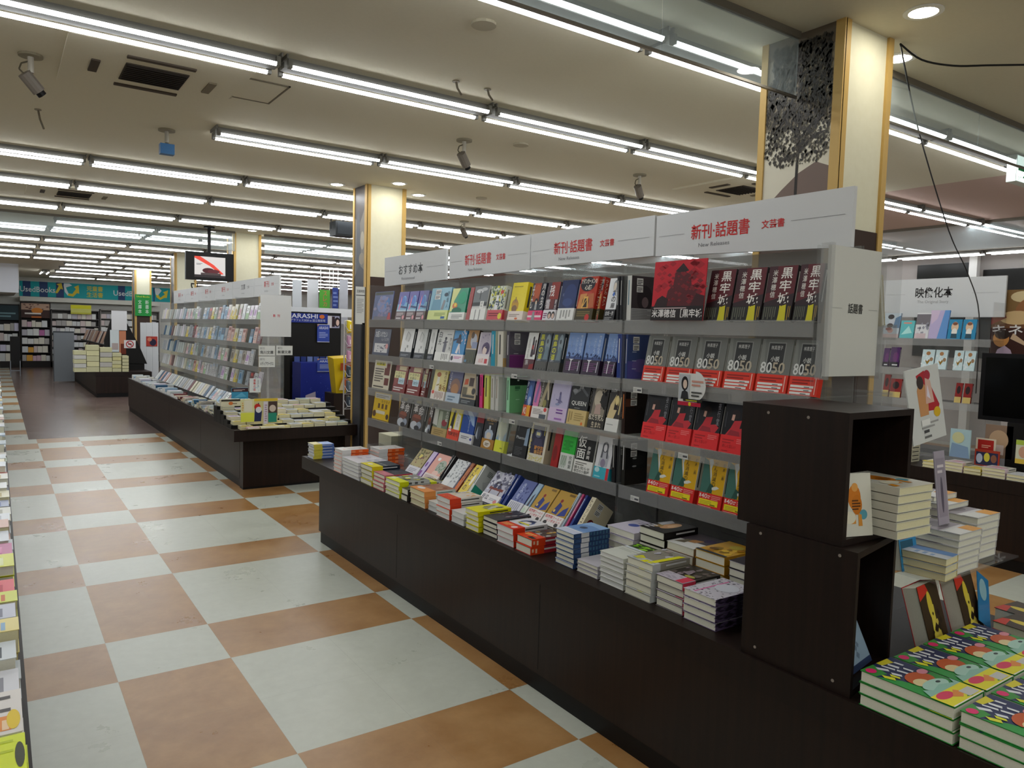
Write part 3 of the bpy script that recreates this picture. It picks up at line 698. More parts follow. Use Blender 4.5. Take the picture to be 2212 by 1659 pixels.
 'kiri': dict(c='#6f8ec6', s='#4a66a0', a=[('r',0,.7,1,1,'#7d9bd0'),('r',0,.3,1,.42,'#3c4f86'),('d',0,.38,1,.5,16,.05,'#2c3a66'),('B','霧をはらう',.74,.5,.88,.95,'#c4d4ee'),('B','はらう',.5,.5,.62,.9,'#b4c8e8'),('T','雫井脩介',.2,.55,.28,.9,'#a4b8dc')], b=(.36,'#2c1c34',[('l',.1,.25,.9,.85,5,'#6a3a6c'),('p',[(.25,1),(.36,.9),(.34,.2),(.4,.2),(.42,.9),(.55,1)],'#dcdce2'),('p',[(.86,.2),(.9,.2),(.92,.9),(.88,.9)],'#c8c8d2')])),
 'bluepurple': dict(c='#3c4d80', s='#34457a', a=[('r',0,0,1,.4,'#54509a'),('e',.6,.3,.4,.15,'#6a5aa0'),('l',.2,.6,.45,.63,1,'#b8c0d8'),('l',.2,.4,.45,.43,1,'#b8c0d8'),('l',.2,.22,.45,.25,1,'#b8c0d8')]+BAR2),
 '8050': dict(c='#6a6c68', s='#8e908c', a=[('r',.0,.34,1,1,'#6f716d'),('p',[(.0,.34),(.2,.34),(.1,1),(0,1)],'#7c7e79'),('r',.22,.4,.80,.94,'#8a8c88'),('r',.25,.42,.77,.92,'#2f3030'),('t','林真理子',.32,.8,.70,.88,'#d0d0cc'),('b','小説',.36,.58,.64,.68,'#d8d8d4'),('b','80',.06,.36,.44,.57,'#d8d9d6'),('b','50',.45,.36,.86,.57,'#b5a994')], b=(.34,'#d8331e',[('l',.1,.62,.85,.92,2,'#8f1d12'),('r',.06,.42,.88,.54,'#e2e0dc'),('r',.06,.24,.84,.36,'#e2e0dc'),('r',.06,.06,.8,.18,'#e2e0dc'),('l',.55,.44,.8,.52,1,'#4a4a4a'),('l',.55,.26,.8,.34,1,'#4a4a4a'),('l',.45,.08,.72,.16,1,'#4a4a4a'),('v',.92,.1,.98,.95,1,'#f0b8a8')])),
 'toyota': dict(c='#7c1f1d', s='#6d1a19', a=[('r',.3,.82,.95,.97,'#d8c8a4'),('r',.0,.52,.85,.78,'#e2dca0'),('t','トヨタの',.1,.66,.78,.76,'#3a3a32'),('t','会議は',.1,.54,.6,.64,'#3a3a32'),('r',.38,.32,.85,.55,'#c2dce8'),('b','30分',.43,.36,.8,.5,'#3c5a72'),('l',.08,.08,.85,.24,2,'#e0d4d0'),('v',.88,.5,.98,.95,1,'#a05a50'),('l',.08,.28,.35,.5,5,'#a85a50')]),
 'creamfigure': dict(c='#ddd08a', s='#d6c878', a=[('p',[(.2,.3),(.5,.3),(.46,.75),(.3,.78)],'#e6e2d2'),('e',.36,.84,.16,.08,'#b0663a'),('B','母の待つめ',.78,.35,.95,.95,'#7a5a34'),('d',.5,.3,.95,.5,20,.05,'#a87c3c'),('p',[(.3,.45),(.5,.5),(.48,.54),(.3,.5)],'#a8965a')], b=(.3,'#e0d8d0',[('v',.3,.1,.95,.9,6,'#a88a80'),('e',.14,.8,.1,.2,'#d8584c')])),
 'dusk': dict(c='#5a5a74', s='#4b4c66', a=[('e',.55,.5,.36,.26,'#8a6a5e'),('e',.55,.42,.26,.18,'#b08058'),('r',0,.78,1,1,'#66688a'),('B','さよなら',.1,.4,.22,.95,'#c8c8d4')], b=(.3,'#b4c4d4',[('l',.15,.2,.7,.8,2,'#6f879c')])),
 'beigecollage': dict(c='#b8a88c', s='#8a7a62', a=[('p',[(.1,.62),(.35,.64),(.34,.82),(.12,.8)],'#c85a34'),('r',.42,.6,.72,.86,'#4a3a34'),('r',.4,.36,.66,.56,'#d2c29a'),('r',.05,.3,.35,.55,'#6a6452'),('e',.8,.45,.12,.1,'#3a3a3c'),('r',.1,.24,.9,.32,'#4a4a46')], b=(.2,'#30363a',[('l',.1,.3,.7,.8,2,'#8a8f92')])),
 'dkgrey': dict(c='#2f2c30', s='#2a272b', st='#d0d0d0'), 'blackpink': dict(c='#1c1a1c', s='#e0408a', bk='#e0408a', a=[('p',[(0,0),(.5,0),(.2,.6),(0,.6)],'#c01f2c')]),
 'limeyellow': dict(c='#d0d46a', s='#d8dc70'), 'whitespine': dict(c='#d4d4cf', s='#cbcbc6', st='#8a7a6a'),
 'mint': dict(c='#6fb078', s='#9ed8b0', a=[('r',0,.76,1,1,'#1c2a22'),('r',.25,.66,.5,.74,'#3f7a4c'),('l',.26,.62,.5,.73,3,'#39704a'),('l',.3,.36,.55,.4,1,'#a8d8b0'),('e',.4,.9,.05,.02,'#c8d8cc')]),
 'blueface': dict(c='#2d4a8a', s='#223a70', a=[('r',0,.3,.3,1,'#1a2a56'),('B','海の中',.06,.4,.26,.95,'#c8d4e4'),('e',.6,.6,.28,.25,'#4f74b8'),('e',.7,.42,.2,.12,'#a8b8d8')], b=(.3,'#c8461e',[('b','M2',.1,.2,.5,.8,'#e8d8c8'),('r',.55,0,1,1,'#e0a020')])),
 'collage': dict(c='#3f3a30', s='#2c2824', a=[('p',[(0,.3),(.35,.3),(.4,.7),(.2,1),(0,1)],'#d87ab0'),('p',[(.05,.4),(.2,.38),(.3,.9),(.2,.95)],'#8f6aa8'),('p',[(.4,.28),(.6,.28),(.9,1),(.75,1)],'#a89c7c'),('p',[(.9,.5),(1,.5),(.8,1),(.7,1)],'#c8bca0'),('T','さよならの夜に',.42,.35,.52,.98,'#e0dcd4'),('e',.75,.4,.12,.1,'#8f8a50')], b=(.3,'#e2dcd8',[('l',.1,.35,.75,.85,4,'#9a8f8c'),('e',.88,.8,.1,.18,'#d04440'),('r',.55,.02,.98,.4,'#4f5660')])),
 'lavender': dict(c='#b8b2d2', s='#a9a2c6', a=[('r',0,0,1,.34,'#cdb9d8'),('e',.5,.68,.05,.05,'#5a5680'),('p',[(.42,.45),(.6,.44),(.55,.66),(.46,.64)],'#6f6c96'),('p',[(.3,.52),(.46,.5),(.46,.53),(.3,.55)],'#6f6c96'),('p',[(.55,.5),(.68,.46),(.68,.49),(.55,.54)],'#6f6c96'),('e',.42,.42,.12,.03,'#8a94bc'),('r',.42,.27,.78,.30,'#7a3f9a'),('r',.42,.2,.8,.23,'#5f2a86'),('r',.38,.05,.8,.09,'#a06ab8'),('T','海辺の',.16,.5,.2,.66,'#8a86a8')]),
 'queen': dict(c='#17191c', s='#121316', a=[('p',[(.1,.78),(.45,.9),(.5,.84),(.2,.72)],'#6f7276'),('p',[(.55,.95),(.95,.75),(.9,.7),(.5,.88)],'#55585c'),('e',.2,.82,.14,.05,'#8f9296'),('t','城光貴',.42,.88,.62,.95,'#c8c8c8'),('b','QUEEN',.1,.46,.9,.58,'#dcdcd8'),('l',.3,.4,.7,.44,1,'#7a7a7a')], sa=[('T','QUEEN',.3,.5,.7,.95,'#cfcfcf')], b=(.37,'#cbb377',[('v',.08,.15,.32,.85,2,'#9a8450'),('l',.38,.3,.9,.85,4,'#a58f58'),('e',.84,.15,.06,.1,'#d8702c')])),
 'deathborn': dict(c='#2b2824', s='#22201d', a=[('p',[(.1,.3),(.9,.3),(.95,.95),(.2,1)],'#8a8274'),('e',.45,.72,.26,.2,'#c2b8a4'),('e',.8,.7,.22,.18,'#1c1a18'),('d',.55,.5,1,1,26,.06,'#1a1816'),('p',[(.3,.35),(.7,.35),(.65,.6),(.35,.58)],'#b49a90'),('b','私たち死ん',.02,.2,.95,.34,'#ded6c4'),('b','生まれ',.25,.03,.85,.17,'#d2c6ae')]),
 'lovegirl': dict(c='#241e1a', s='#1c1715', a=[('p',[(.0,.25),(.5,.25),(.75,.55),(.5,.85),(.15,.6)],'#d4c090'),('e',.62,.7,.2,.15,'#e0c878'),('p',[(.45,.5),(.72,.5),(.8,.9),(.6,.98),(.5,.8)],'#2a1c14'),('e',.62,.72,.13,.11,'#e6d294'),('p',[(.85,.4),(.95,.4),(.95,.8),(.88,.8)],'#d8c48a'),('b','L·LOV',.05,.9,.5,.97,'#dadada')], b=(.3,'#dadad6',[('l',.1,.5,.8,.62,1,'#9a9a98')]), sa=[('T','令和の罪',.25,.35,.75,.9,'#d8d0c4')]),
 'darkred': dict(c='#1f1614', s='#2c1c18', a=[('r',.0,.62,.4,.8,'#5a3322'),('e',.7,.4,.2,.2,'#18100f')]+BAR2, st='#e08040'),
 'kimono': dict(c='#14151c', s='#101118', a=[('p',[(.05,.28),(.75,.28),(.95,.46),(.82,.52),(.62,.5),(.66,.66),(.4,.64),(.3,.5)],'#c62d38'),('p',[(.15,.3),(.7,.3),(.62,.44),(.3,.46)],'#9a2733'),('e',.42,.76,.17,.1,'#241a1c'),('p',[(.28,.65),(.38,.64),(.4,.76),(.3,.76)],'#d8aa98'),('T','夜行堂',.82,.5,.93,.96,'#9a9aa2'),('v',.08,.5,.12,.8,1,'#55555c')], b=(.35,'#e12a2e',[('l',.08,.55,.5,.85,2,'#b01d22'),('b','美しく怪しい',.1,.3,.6,.5,'#b01d22'),('l',.1,.1,.4,.2,1,'#b01d22'),('l',.6,.6,.95,.9,3,'#f07070')])),
 'kakumei': dict(c='#4a4440', s='#3a3532', a=[('b','革',.08,.58,.44,.88,'#e0dcda'),('b','命',.5,.5,.9,.84,'#d8d4d2'),('e',.4,.4,.34,.14,'#6a3a2c'),('p',[(.1,.42),(.8,.38),(.7,.52),(.2,.52)],'#8a4a34'),('e',.3,.15,.28,.14,'#b8bcc4'),('e',.7,.18,.2,.12,'#8f98a8'),('e',.55,.08,.2,.08,'#2a2a30'),('r',.2,.9,.6,1,'#8a7a3a')]),
 'greenred': dict(c='#6f7a66', s='#4a4642', a=[('p',[(.3,.3),(.6,.3),(.55,.9),(.35,.9)],'#a8b09c'),('e',.75,.5,.18,.12,'#8f2f3a'),('p',[(.0,.4),(.3,.35),(.25,.95),(0,.95)],'#c2c4bc'),('B','水の檻',.78,.55,.95,.95,'#d0d0c8')], b=(.3,'#b49a64',[('l',.15,.2,.8,.85,3,'#8f7844')])),
 'blackyellow': dict(c='#e0cf3a', s='#d6c42c', a=[('p',[(.1,.3),(.4,.3),(.45,.85),(.3,.92),(.2,.7)],'#1c1a18'),('e',.4,.9,.07,.05,'#1c1a18'),('p',[(.5,.35),(.95,.3),(.95,.8),(.6,.88)],'#e2e0d8'),('T','白黒',.65,.4,.82,.8,'#9a9a90'),('e',.2,.36,.1,.07,'#e8e4dc')], b=(.34,'#e04a34',[('b','同時発刊',.1,.35,.95,.75,'#2a1412'),('e',.2,.85,.12,.12,'#e8d0c8')])),
 'bluewhite': dict(c='#1d4a9e', s='#1a3f8a', a=[('p',[(.3,1),(.8,.6),(1,.55),(.9,.85),(.6,1)],'#9ab4d8'),('p',[(.0,.95),(.4,.8),(.7,.6),(.5,.82)],'#4f7ac0'),('T','夏の行方',.55,.35,.64,.75,'#c8d8f0')], b=(.3,'#d6d6da',[('l',.15,.45,.75,.8,2,'#7a7a86'),('e',.9,.5,.08,.14,'#3a3a9a')])),
 'redblack': dict(c='#22242c', s='#1c1d24', a=[('r',0,.7,1,1,'#8a1420'),('e',.5,.4,.3,.2,'#3c4250'),('p',[(.1,.3),(.4,.2),(.3,.6)],'#a8b0bc')]),
 'amber': dict(c='#23252e', s='#1f2028', a=[('b','琥珀の',.1,.82,.95,.94,'#d2a86a'),('t','七年間',.3,.74,.7,.79,'#c0a070'),('p',[(.18,.3),(.8,.3),(.84,.48),(.7,.58),(.3,.58),(.14,.48)],'#aab8cc'),('r',.42,.58,.56,.7,'#c8d4e0'),('e',.48,.4,.2,.1,'#d2c6b8')], b=(.3,'#a8782c',[('e',.48,.5,.3,.35,'#d8cfc0'),('l',.32,.35,.65,.65,2,'#6a5a3a')])),
 'paleyellow': dict(c='#b8c0b4', s='#a8b2ac', a=[('e',.5,.7,.4,.25,'#c4c8b4'),('p',[(.7,.3),(1,.3),(1,.6),(.8,.5)],'#8fa8b8'),('p',[(.0,.35),(.3,.3),(.2,.5)],'#86a8c2'),('p',[(.3,.3),(.5,.3),(.4,.46)],'#dfe2dc')], b=(.34,'#dce03a',[('l',.6,.3,.9,.5,1,'#8a9020')])),
 'phantom': dict(c='#1c1e22', s='#16181b', a=[('t','Phantom',.12,.5,.9,.58,'#c8ccd0'),('p',[(.75,.35),(1,.35),(1,.85),(.8,.8)],'#8aa0b8'),('l',.12,.06,.7,.3,6,'#4a4c50'),('T','羽田圭介',.16,.7,.2,.95,'#a8a8a8')]),
 'sleeping': dict(c='#d9d4c4', s='#b8a890', a=[('r',.08,.2,.88,.93,'#2a2a44'),('e',.45,.72,.18,.1,'#6a708a'),('r',.34,.68,.56,.76,'#d8d4a8'),('p',[(.2,.4),(.8,.4),(.7,.6),(.3,.6)],'#3e3a58'),('B','スリーピング',.0,.12,.13,.96,'#d8c83a'),('b','時空犯',.35,.3,.88,.42,'#e09a4a'),('b','潮谷験',.35,.2,.88,.3,'#e0a860'),('b','スリーピング',.1,.02,.9,.16,'#d8cc3a'),('v',.8,.7,.86,.92,1,'#d8c83a')]),
 'greenx': dict(c='#28b43a', s='#2fae3e', a=[('t','万葉と',.6,.85,.95,.93,'#1a6a24'),('l',.1,.5,.8,.8,3,'#20962f'),('e',.4,.65,.2,.12,'#229a32')], b=(.42,'#d2d6d2',[('v',.1,.1,.55,.85,6,'#6a8a6c'),('B','究極賞',.7,.1,.92,.9,'#6a6e6a')])),
 'kamen': dict(c='#131415', s='#e0e0dc', a=[('b','仮',.04,.64,.5,.92,'#e6e6e2'),('b','面',.04,.36,.5,.6,'#e6e6e2'),('B','伊岡瞬',.6,.36,.76,.7,'#d2d2ce')], b=(.33,'#e2e2dd',[('l',.08,.62,.7,.92,2,'#7a7a76'),('b','誰も知らせ',.05,.32,.9,.56,'#4a4a48'),('b','秘密の小部屋',.05,.06,.9,.3,'#4a4a48')])),
 'sketch': dict(c='#d9dade', s='#cfd0d4', a=[('p',[(.2,.3),(.8,.3),(.85,.55),(.6,.7),(.3,.6)],'#b4b6be'),('e',.52,.76,.2,.13,'#55565c'),('e',.52,.74,.11,.09,'#dcdade'),('p',[(.28,.5),(.4,.5),(.42,.8),(.34,.8)],'#5c5e66'),('p',[(.66,.5),(.76,.5),(.7,.8),(.62,.8)],'#5c5e66'),('e',.5,.38,.16,.1,'#8a8298'),('r',.84,.75,.92,.95,'#f0f0f0')], b=(.28,'#35a8bc',[('e',.22,.75,.16,.22,'#b8dce0'),('r',.82,0,1,1,'#c8323c'),('l',.1,.15,.6,.35,1,'#8fd0da')])),
 'blackback': dict(c='#141413', s='#22221f', a=[('r',0,.0,1,.36,'#1e1a16'),('e',.6,.55,.3,.12,'#1f2020')]+BAR2+[('e',.4,.6,.1,.02,'#9a9a9a'),('e',.4,.42,.1,.02,'#9a9a9a')]),
 'gansho': dict(c='#d9a90e', s='#c9ccc2', a=[('p',[(0,.2),(.3,.2),(.34,.35),(.42,.5),(.34,.66),(.2,.95),(0,1)],'#3e6f64'),('p',[(.42,.5),(.36,.64),(.3,.8),(.2,.98),(.36,1),(.42,.92),(.36,.8),(.42,.66)],'#d4dcda'),('p',[(.28,.3),(.52,.3),(.56,.46),(.4,.5)],'#255045'),('p',[(.5,.42),(.7,.46),(.82,.43),(.66,.38),(.52,.37)],'#d8dad2'),('T','がん消滅の',.46,.44,.62,.96,'#4a4226'),('T','岩木一麻',.84,.6,.94,.95,'#4a4226'),('t','20',.38,.2,.6,.3,'#4a4226'),('r',.36,.24,.38,.3,'#d9a90e')], b=(.29,'#d5231c',[('b','40',.12,.62,.38,.94,'#f0d8d4'),('r',.04,.66,.1,.92,'#f0d8d4'),('l',.4,.66,.52,.92,2,'#f0c8c4'),('l',.56,.6,.96,.95,3,'#e88a84'),('r',.05,.16,.88,.56,'#e8d412'),('l',.1,.2,.6,.5,3,'#b8a81a'),('l',.55,.2,.85,.32,1,'#3a3410'),('l',.05,.04,.8,.1,1,'#f0b0a8')])),
 'olive': dict(c='#a89860', s='#8a7a50', a=[('d',.05,.3,.9,.95,26,.07,'#6f6a3a'),('e',.4,.7,.12,.08,'#d2c25a'),('d',.1,.3,.9,.9,12,.05,'#7a3a34')], b=(.3,'#d8d6dc',[('l',.15,.3,.8,.8,3,'#9a98a8')])),
 'lilacpeach': dict(c='#c8b8dc', s='#8a5ab0', a=[('e',.4,.5,.2,.1,'#7a4aa0'),('r',0,.0,.5,.25,'#8a4a9c')]),
 'peach': dict(c='#e0a090', s='#5a5c5c', a=[('e',.7,.55,.3,.25,'#a8b0a4'),('d',.4,.3,1,.7,24,.05,'#6f8a70'),('e',.3,.8,.1,.06,'#f0f0f0'),('e',.6,.3,.2,.1,'#e8c0b4')], b=(.24,'#dccdc8',[('l',.1,.3,.9,.8,4,'#a88a84')])),
 'whitepattern': dict(c='#d2d4d6', s='#b8b4c8', a=[('d',0,.2,1,1,50,.05,'#8f9498'),('r',0,0,.5,.3,'#e4e4e4')]),
 'orangemix': dict(c='#b86a34', s='#8a3f1c', a=[('p',[(0,0),(.6,0),(.4,.4),(0,.5)],'#d86a20'),('d',0,.4,1,1,18,.08,'#6f2a20')]),
 'yellowtext': dict(c='#e4c83a', s='#e8d8a0', a=[('B','オトナの',.2,.1,.6,.95,'#4a4030'),('e',.8,.5,.15,.2,'#f0ead8')]),
 'paleback': dict(c='#c9cdca', s='#d6dad6', a=[('p',[(0,0),(1,0),(.6,.3),(0,.34)],'#35a58c'),('l',.3,.75,.6,.92,4,'#6a706c')]),
 'bench': dict(c='#b4b4c4', s='#2f3f86', a=[('d',0,.5,1,1,34,.09,'#6f6f86'),('d',0,.4,1,1,24,.06,'#d8d8e0'),('r',.15,.42,.9,.5,'#7a3428'),('p',[(.25,.28),(.3,.28),(.3,.44),(.25,.44)],'#5a2c24'),('p',[(.75,.28),(.8,.28),(.8,.44),(.75,.44)],'#5a2c24'),('e',.4,.54,.09,.07,'#3a3a5a'),('e',.62,.54,.09,.07,'#3a3a5a'),('e',.4,.63,.05,.04,'#2a2430'),('e',.62,.63,.05,.04,'#2a2430')], b=(.28,'#e2dfe2',[('b','号泣',.06,.3,.42,.85,'#3c3c50'),('l',.5,.35,.9,.65,2,'#a8a8b4'),('e',.85,.3,.09,.2,'#e08a8a')])),
 'bluespine': dict(c='#2b4088', s='#243a80'),
 'bluefield': dict(c='#55619c', s='#46528c', a=[('p',[(.0,.3),(1,.3),(1,.7),(0,.85)],'#6a76ac'),('d',.2,.3,.9,.8,18,.06,'#3c4880'),('T','きみを',.2,.4,.4,.9,'#c8d0e8')], b=(.32,'#d2d2dc',[('v',.1,.1,.9,.9,6,'#9a9aac')])),
 'palebluegirl': dict(c='#9ab4cc', s='#8aa8c4', a=[('p',[(.3,.2),(.8,.2),(.7,.7),(.4,.6)],'#4a4a56')], b=(.3,'#d8dcd4',[('e',.4,.5,.3,.3,'#c2d4c0')])),
 'gold': dict(c='#b8923a', s='#a8842e', a=[('p',[(.2,.35),(.5,.33),(.55,.6),(.35,.68)],'#28367e'),('p',[(.55,.3),(.95,.36),(.9,.62),(.7,.5)],'#2c3c8c'),('e',.4,.72,.07,.05,'#8a2a20'),('e',.3,.42,.05,.04,'#e0c060'),('r',.6,.9,.9,.96,'#7a5c20')], b=(.3,'#e2dedc',[('b','超展開ワールド',.05,.62,.95,.92,'#c83a44'),('b','メソポタミア',.2,.3,.95,.58,'#c83a44'),('e',.2,.2,.1,.18,'#3a3638'),('e',.82,.2,.1,.18,'#3a3638')])),
 'iceblue': dict(c='#a8bccc', s='#b0c4d2'), 'pinkspine': dict(c='#b83a6c', s='#c04474'),
 'trash': dict(c='#d8cdb0', s='#d8ceb2', a=[('e',.45,.25,.3,.18,'#541a1e'),('e',.3,.38,.16,.12,'#6a2024'),('e',.75,.3,.2,.16,'#47151a'),('p',[(0,0),(1,0),(.9,.2),(.1,.24)],'#3c1216'),('b','TRASH',.2,.14,.85,.26,'#c8b0a0')]+BAR2, sa=[('T','トラッシュ',.25,.3,.75,.95,'#4a3a30')]),
}
FACT = {   # how each book is described
 'planet': 'purple space-scene paperback with maroon waistband', 'paleblue': 'pale blue hardcover with lime waistband', 'greenyellow': 'green and pale yellow hardcover', 'red': 'thin red book', 'greyphoto': 'grey photo-cover book with white waistband',
 'flowerwhite': 'white flowery book with red waistband', 'yellow': 'bright yellow hardcover with white waistband', 'moon': 'black book with rust panel and pink waistband', 'zankyo': 'dusky maroon book with two faces on its waistband', 'navy': 'plain navy book with white waistband',
 'tut': 'red hardcover with dark olive waistband', 'whitedoor': 'white book with black waistband', 'darkspine': 'dark book turned spine out', 'backphoto': 'dark book showing its barcode and grey lower cover', 'castle': 'dark maroon hardcover with white title and yellow lettering', 'hatch': 'white line-drawing book with slate foot',
 'hakkou': 'pale grey book with standing grey figure', 'bluejump': 'sky blue book with jumping figure', 'brownmix': 'brown and olive illustrated book', 'lilacgirl': 'lilac book with purple-haired girl', 'mintblue': 'mint book with turquoise spine', 'yellowstripe': 'cream book with yellow foot', 'darkpurple': 'grey and purple book showing its barcode',
 'family': 'white family-portrait book with dark red waistband', 'akugaku': 'slate book with yellow lettering', 'kiri': 'misty blue hardcover with dark purple waistband', 'bluepurple': 'blue to purple book showing its barcode', '8050': 'grey novel with large numerals and red waistband', 'toyota': 'maroon book with cream and sky blue labels', 'creamfigure': 'cream book with white-robed figure',
 'dusk': 'dusk grey book with glowing centre', 'beigecollage': 'beige collage book', 'dkgrey': 'charcoal book turned spine out', 'blackpink': 'book with pink spine', 'limeyellow': 'book with lime yellow spine', 'whitespine': 'book with off-white spine', 'mint': 'mint green book with black top edge', 'blueface': 'narrow blue book with orange waistband', 'collage': 'dark collage book with pink blossom',
 'lavender': 'lavender book with tiny seated figure', 'queen': 'black book with sand waistband', 'deathborn': 'dark brown portrait book with cream lettering', 'lovegirl': 'dark book with yellow-faced girl', 'darkred': 'nearly black book showing its barcode', 'kimono': 'black novel with red kimono figure and red waistband', 'kakumei': 'brown book with two large white characters', 'greenred': 'grey green book with tan waistband',
 'blackyellow': 'yellow book with black figure and red waistband', 'bluewhite': 'royal blue book with white cloud', 'redblack': 'black book with crimson top', 'amber': 'black book with bottle and amber waistband', 'paleyellow': 'pale landscape book with neon yellow waistband', 'phantom': 'black book with small white title', 'sleeping': 'white-framed dark book with orange and yellow lettering', 'redbook': 'solid red book', 'greenx': 'bright green book with white waistband',
 'kamen': 'black book with two huge white characters', 'sketch': 'white pencil-sketch book with turquoise waistband', 'blackback': 'black book showing its barcode', 'gansho': 'yellow and green bird book with red waistband', 'olive': 'olive patterned book', 'lilacpeach': 'lilac book with purple spine', 'peach': 'peach floral book', 'whitepattern': 'white dotted book', 'orangemix': 'rust orange book', 'yellowtext': 'yellow book with dark lettering', 'paleback': 'pale book showing its back cover with teal corner',
 'bench': 'grey violet book with two people on a bench', 'bluespine': 'blue book turned spine out', 'bluefield': 'slate blue book with pale waistband', 'palebluegirl': 'pale blue book with grey figure', 'gold': 'golden book with blue figures and red lettering', 'iceblue': 'ice blue book turned spine out', 'pinkspine': 'pink book turned spine out', 'trash': 'cream book with dark red roses showing its barcode',
}
# ---------------------------------------------------------------- the acrylic racks
SH = [1.553, 1.305, 1.068, .848]
XF = 1.80
def rack_proto(w, x0=XF, zs=SH, z0=.56, z1=1.80, depth=.25, foot=True):
    e = empty('acrylic_rack')
    for y in (0.0025, w-.0025): MB().box(0, y-.0025, z0, depth, y+.0025, z1, M_ACR).obj('side_panel', e)
    MB().box(depth, .004, z0, depth+.004, w-.004, z1+.02, M_ACR2).obj('back_panel', e)
    for z in zs:
        s = MB(); s.box(.006, .006, z-.006, depth-.002, w-.006, z-.001, M_ACR); s.box(0, .006, z-.052, .005, w-.006, z+.004, M_LIP)
        s.obj('shelf', e)
    if not foot: return e
    s = MB(); s.box(.0, .006, .60, .005, w-.006, .66, M_LIP); s.box(.006, .006, .655, depth-.002, w-.006, .66, M_ACR); s.obj('shelf', e)
    return e
BAYS = [(.78, 1.62), (-.12, .775), (-1.02, -.125), (-1.925, -1.025)]
names = ['far end', 'second bay from the far end', 'third bay from the far end', 'near end']
rp = None
for (a, b), nm in zip(BAYS, ['the far end bay', 'the second bay from the far end', 'the third bay from the far end', 'the near end bay']):
    o = rack_proto(b-a, foot=a > -1); o.location = (XF, a, 0)
    tag(o, 'clear acrylic face-out book rack on the long counter, '+nm, 'book rack', 'clear racks on the long counter')
ROWN = ['top', 'second', 'third', 'fourth']
CNT = {}
def said(st, where):
    k = (st, where); CNT[k] = CNT.get(k, 0) + 1
    return CNT[k]
PEND = []
def shelf_book(row, st, pl, pr, h=.19, t=.022, ang=11, dx=.012, z=None, x=None):
    z = SH[row] if z is None else z
    x = XF+dx if x is None else x
    ya, yb = y_at(pl, x, z), y_at(pr, x, z)
    PEND.append((st, lean((x, ya, z+.0006), ang, R.uniform(-.8, .8)), max(.012, ya-yb-.0035), h, t, row, 'R'))
def spine_book(row, st, pl, pr, d=.13, h=.19, ang=0, z=None, x=None):
    """turned spine out: its side cover looks to the near end"""
    z = SH[row] if z is None else z
    x = XF+.014 if x is None else x
    ya, yb = y_at(pl, x, z), y_at(pr, x, z)
    a = math.radians(ang)
    PEND.append((st, frame((x, yb, z+.0006), (math.cos(a), 0, -math.sin(a)), (math.sin(a), 0, math.cos(a))), d, h, max(.012, ya-yb-.003), row, 'L'))
S1 = [('planet',853,874),('planet',875,895),('planet',896,916),('paleblue',922,965,.20),('greenyellow',967,1001,.19,.035),('red',1005,1013),('greyphoto',1014,1046,.195),('flowerwhite',1050,1083,.188,.03),
      ('yellow',1095,1128,.20,.05),('moon',1138,1168,.19,.03),('zankyo',1171,1198),('navy',1201,1237,.195),('tut',1240,1278,.205,.045),('tut',1286,1292,.20,.03),('whitedoor',1303,1326,.19,.035),
      ('castle',1519,1574,.195,.028),('castle',1577,1640,.195,.028),('castle',1644,1706,.195,.028),('castle',1711,1764,.195,.028)]
S2 = [('hatch',862,886,.195),('hatch',892,914,.195),('hatch',921,934,.195),('hakkou',937,969,.195),('bluejump',971,998),('brownmix',1001,1024,.195),('lilacgirl',1026,1054,.185,.02),
      ('family',1129,1151,.19),('akugaku',1153,1179,.19),('akugaku',1181,1207,.19),('kiri',1216,1251,.195,.025),('kiri',1254,1291,.195,.025),('kiri',1300,1326,.195,.025),
      ('8050',1386,1431),('8050',1436,1491),('8050',1494,1556),('8050',1560,1626),('8050',1630,1697),('8050',1701,1764)]
S3 = [('toyota',846,873,.185),('toyota',876,904,.185),('toyota',908,916,.185),('creamfigure',929,958,.185),('dusk',961,990,.19),('beigecollage',992,1024,.185),
      ('blueface',1127,1143),('collage',1146,1179,.195),('lavender',1182,1220,.20),('queen',1223,1262,.195),('deathborn',1267,1302,.19),('lovegirl',1305,1333,.195),
      ('kimono',1384,1434),('kimono',1437,1489),('kimono',1493,1548),('kimono',1552,1612)]
S4 = [('kakumei',856,880),('kakumei',884,911),('kakumei',920,928),('greenred',931,962,.17),('blackyellow',964,988,.185),('bluewhite',990,1018,.185),('redblack',1021,1036,.19),('amber',1038,1064,.185),('paleyellow',1066,1087,.185),
      ('phantom',1105,1134,.19),('sleeping',1137,1173,.195,.05),('redbook',1188,1203,.19),('greenx',1206,1234,.185),('kamen',1237,1276,.19),('sketch',1280,1313,.19),
      ('gansho',1396,1442,.185,.03),('gansho',1446,1497,.185,.03),('gansho',1506,1556,.185,.03),('gansho',1560,1612,.185,.03)]
for row, L in enumerate((S1, S2, S3, S4)):
    for b in L: shelf_book(row, *b)
for row, st, a, b in ((0,'darkspine',1330,1336),(0,'darkspine',1337,1343),(0,'backphoto',1352,1362),(1,'mintblue',1060,1069),(1,'yellowstripe',1074,1086),(1,'darkpurple',1093,1100),(1,'bluespine',1331,1341),(1,'bluepurple',1350,1354),
                      (2,'dkgrey',1027,1033),(2,'blackpink',1035,1042),(2,'limeyellow',1045,1055),(2,'whitespine',1059,1067),(2,'whitespine',1069,1076),(2,'mint',1093,1100),(2,'darkred',1341,1349),(3,'darkspine',1320,1328),(3,'blackback',1341,1349)):
    spine_book(row, st, a, b)
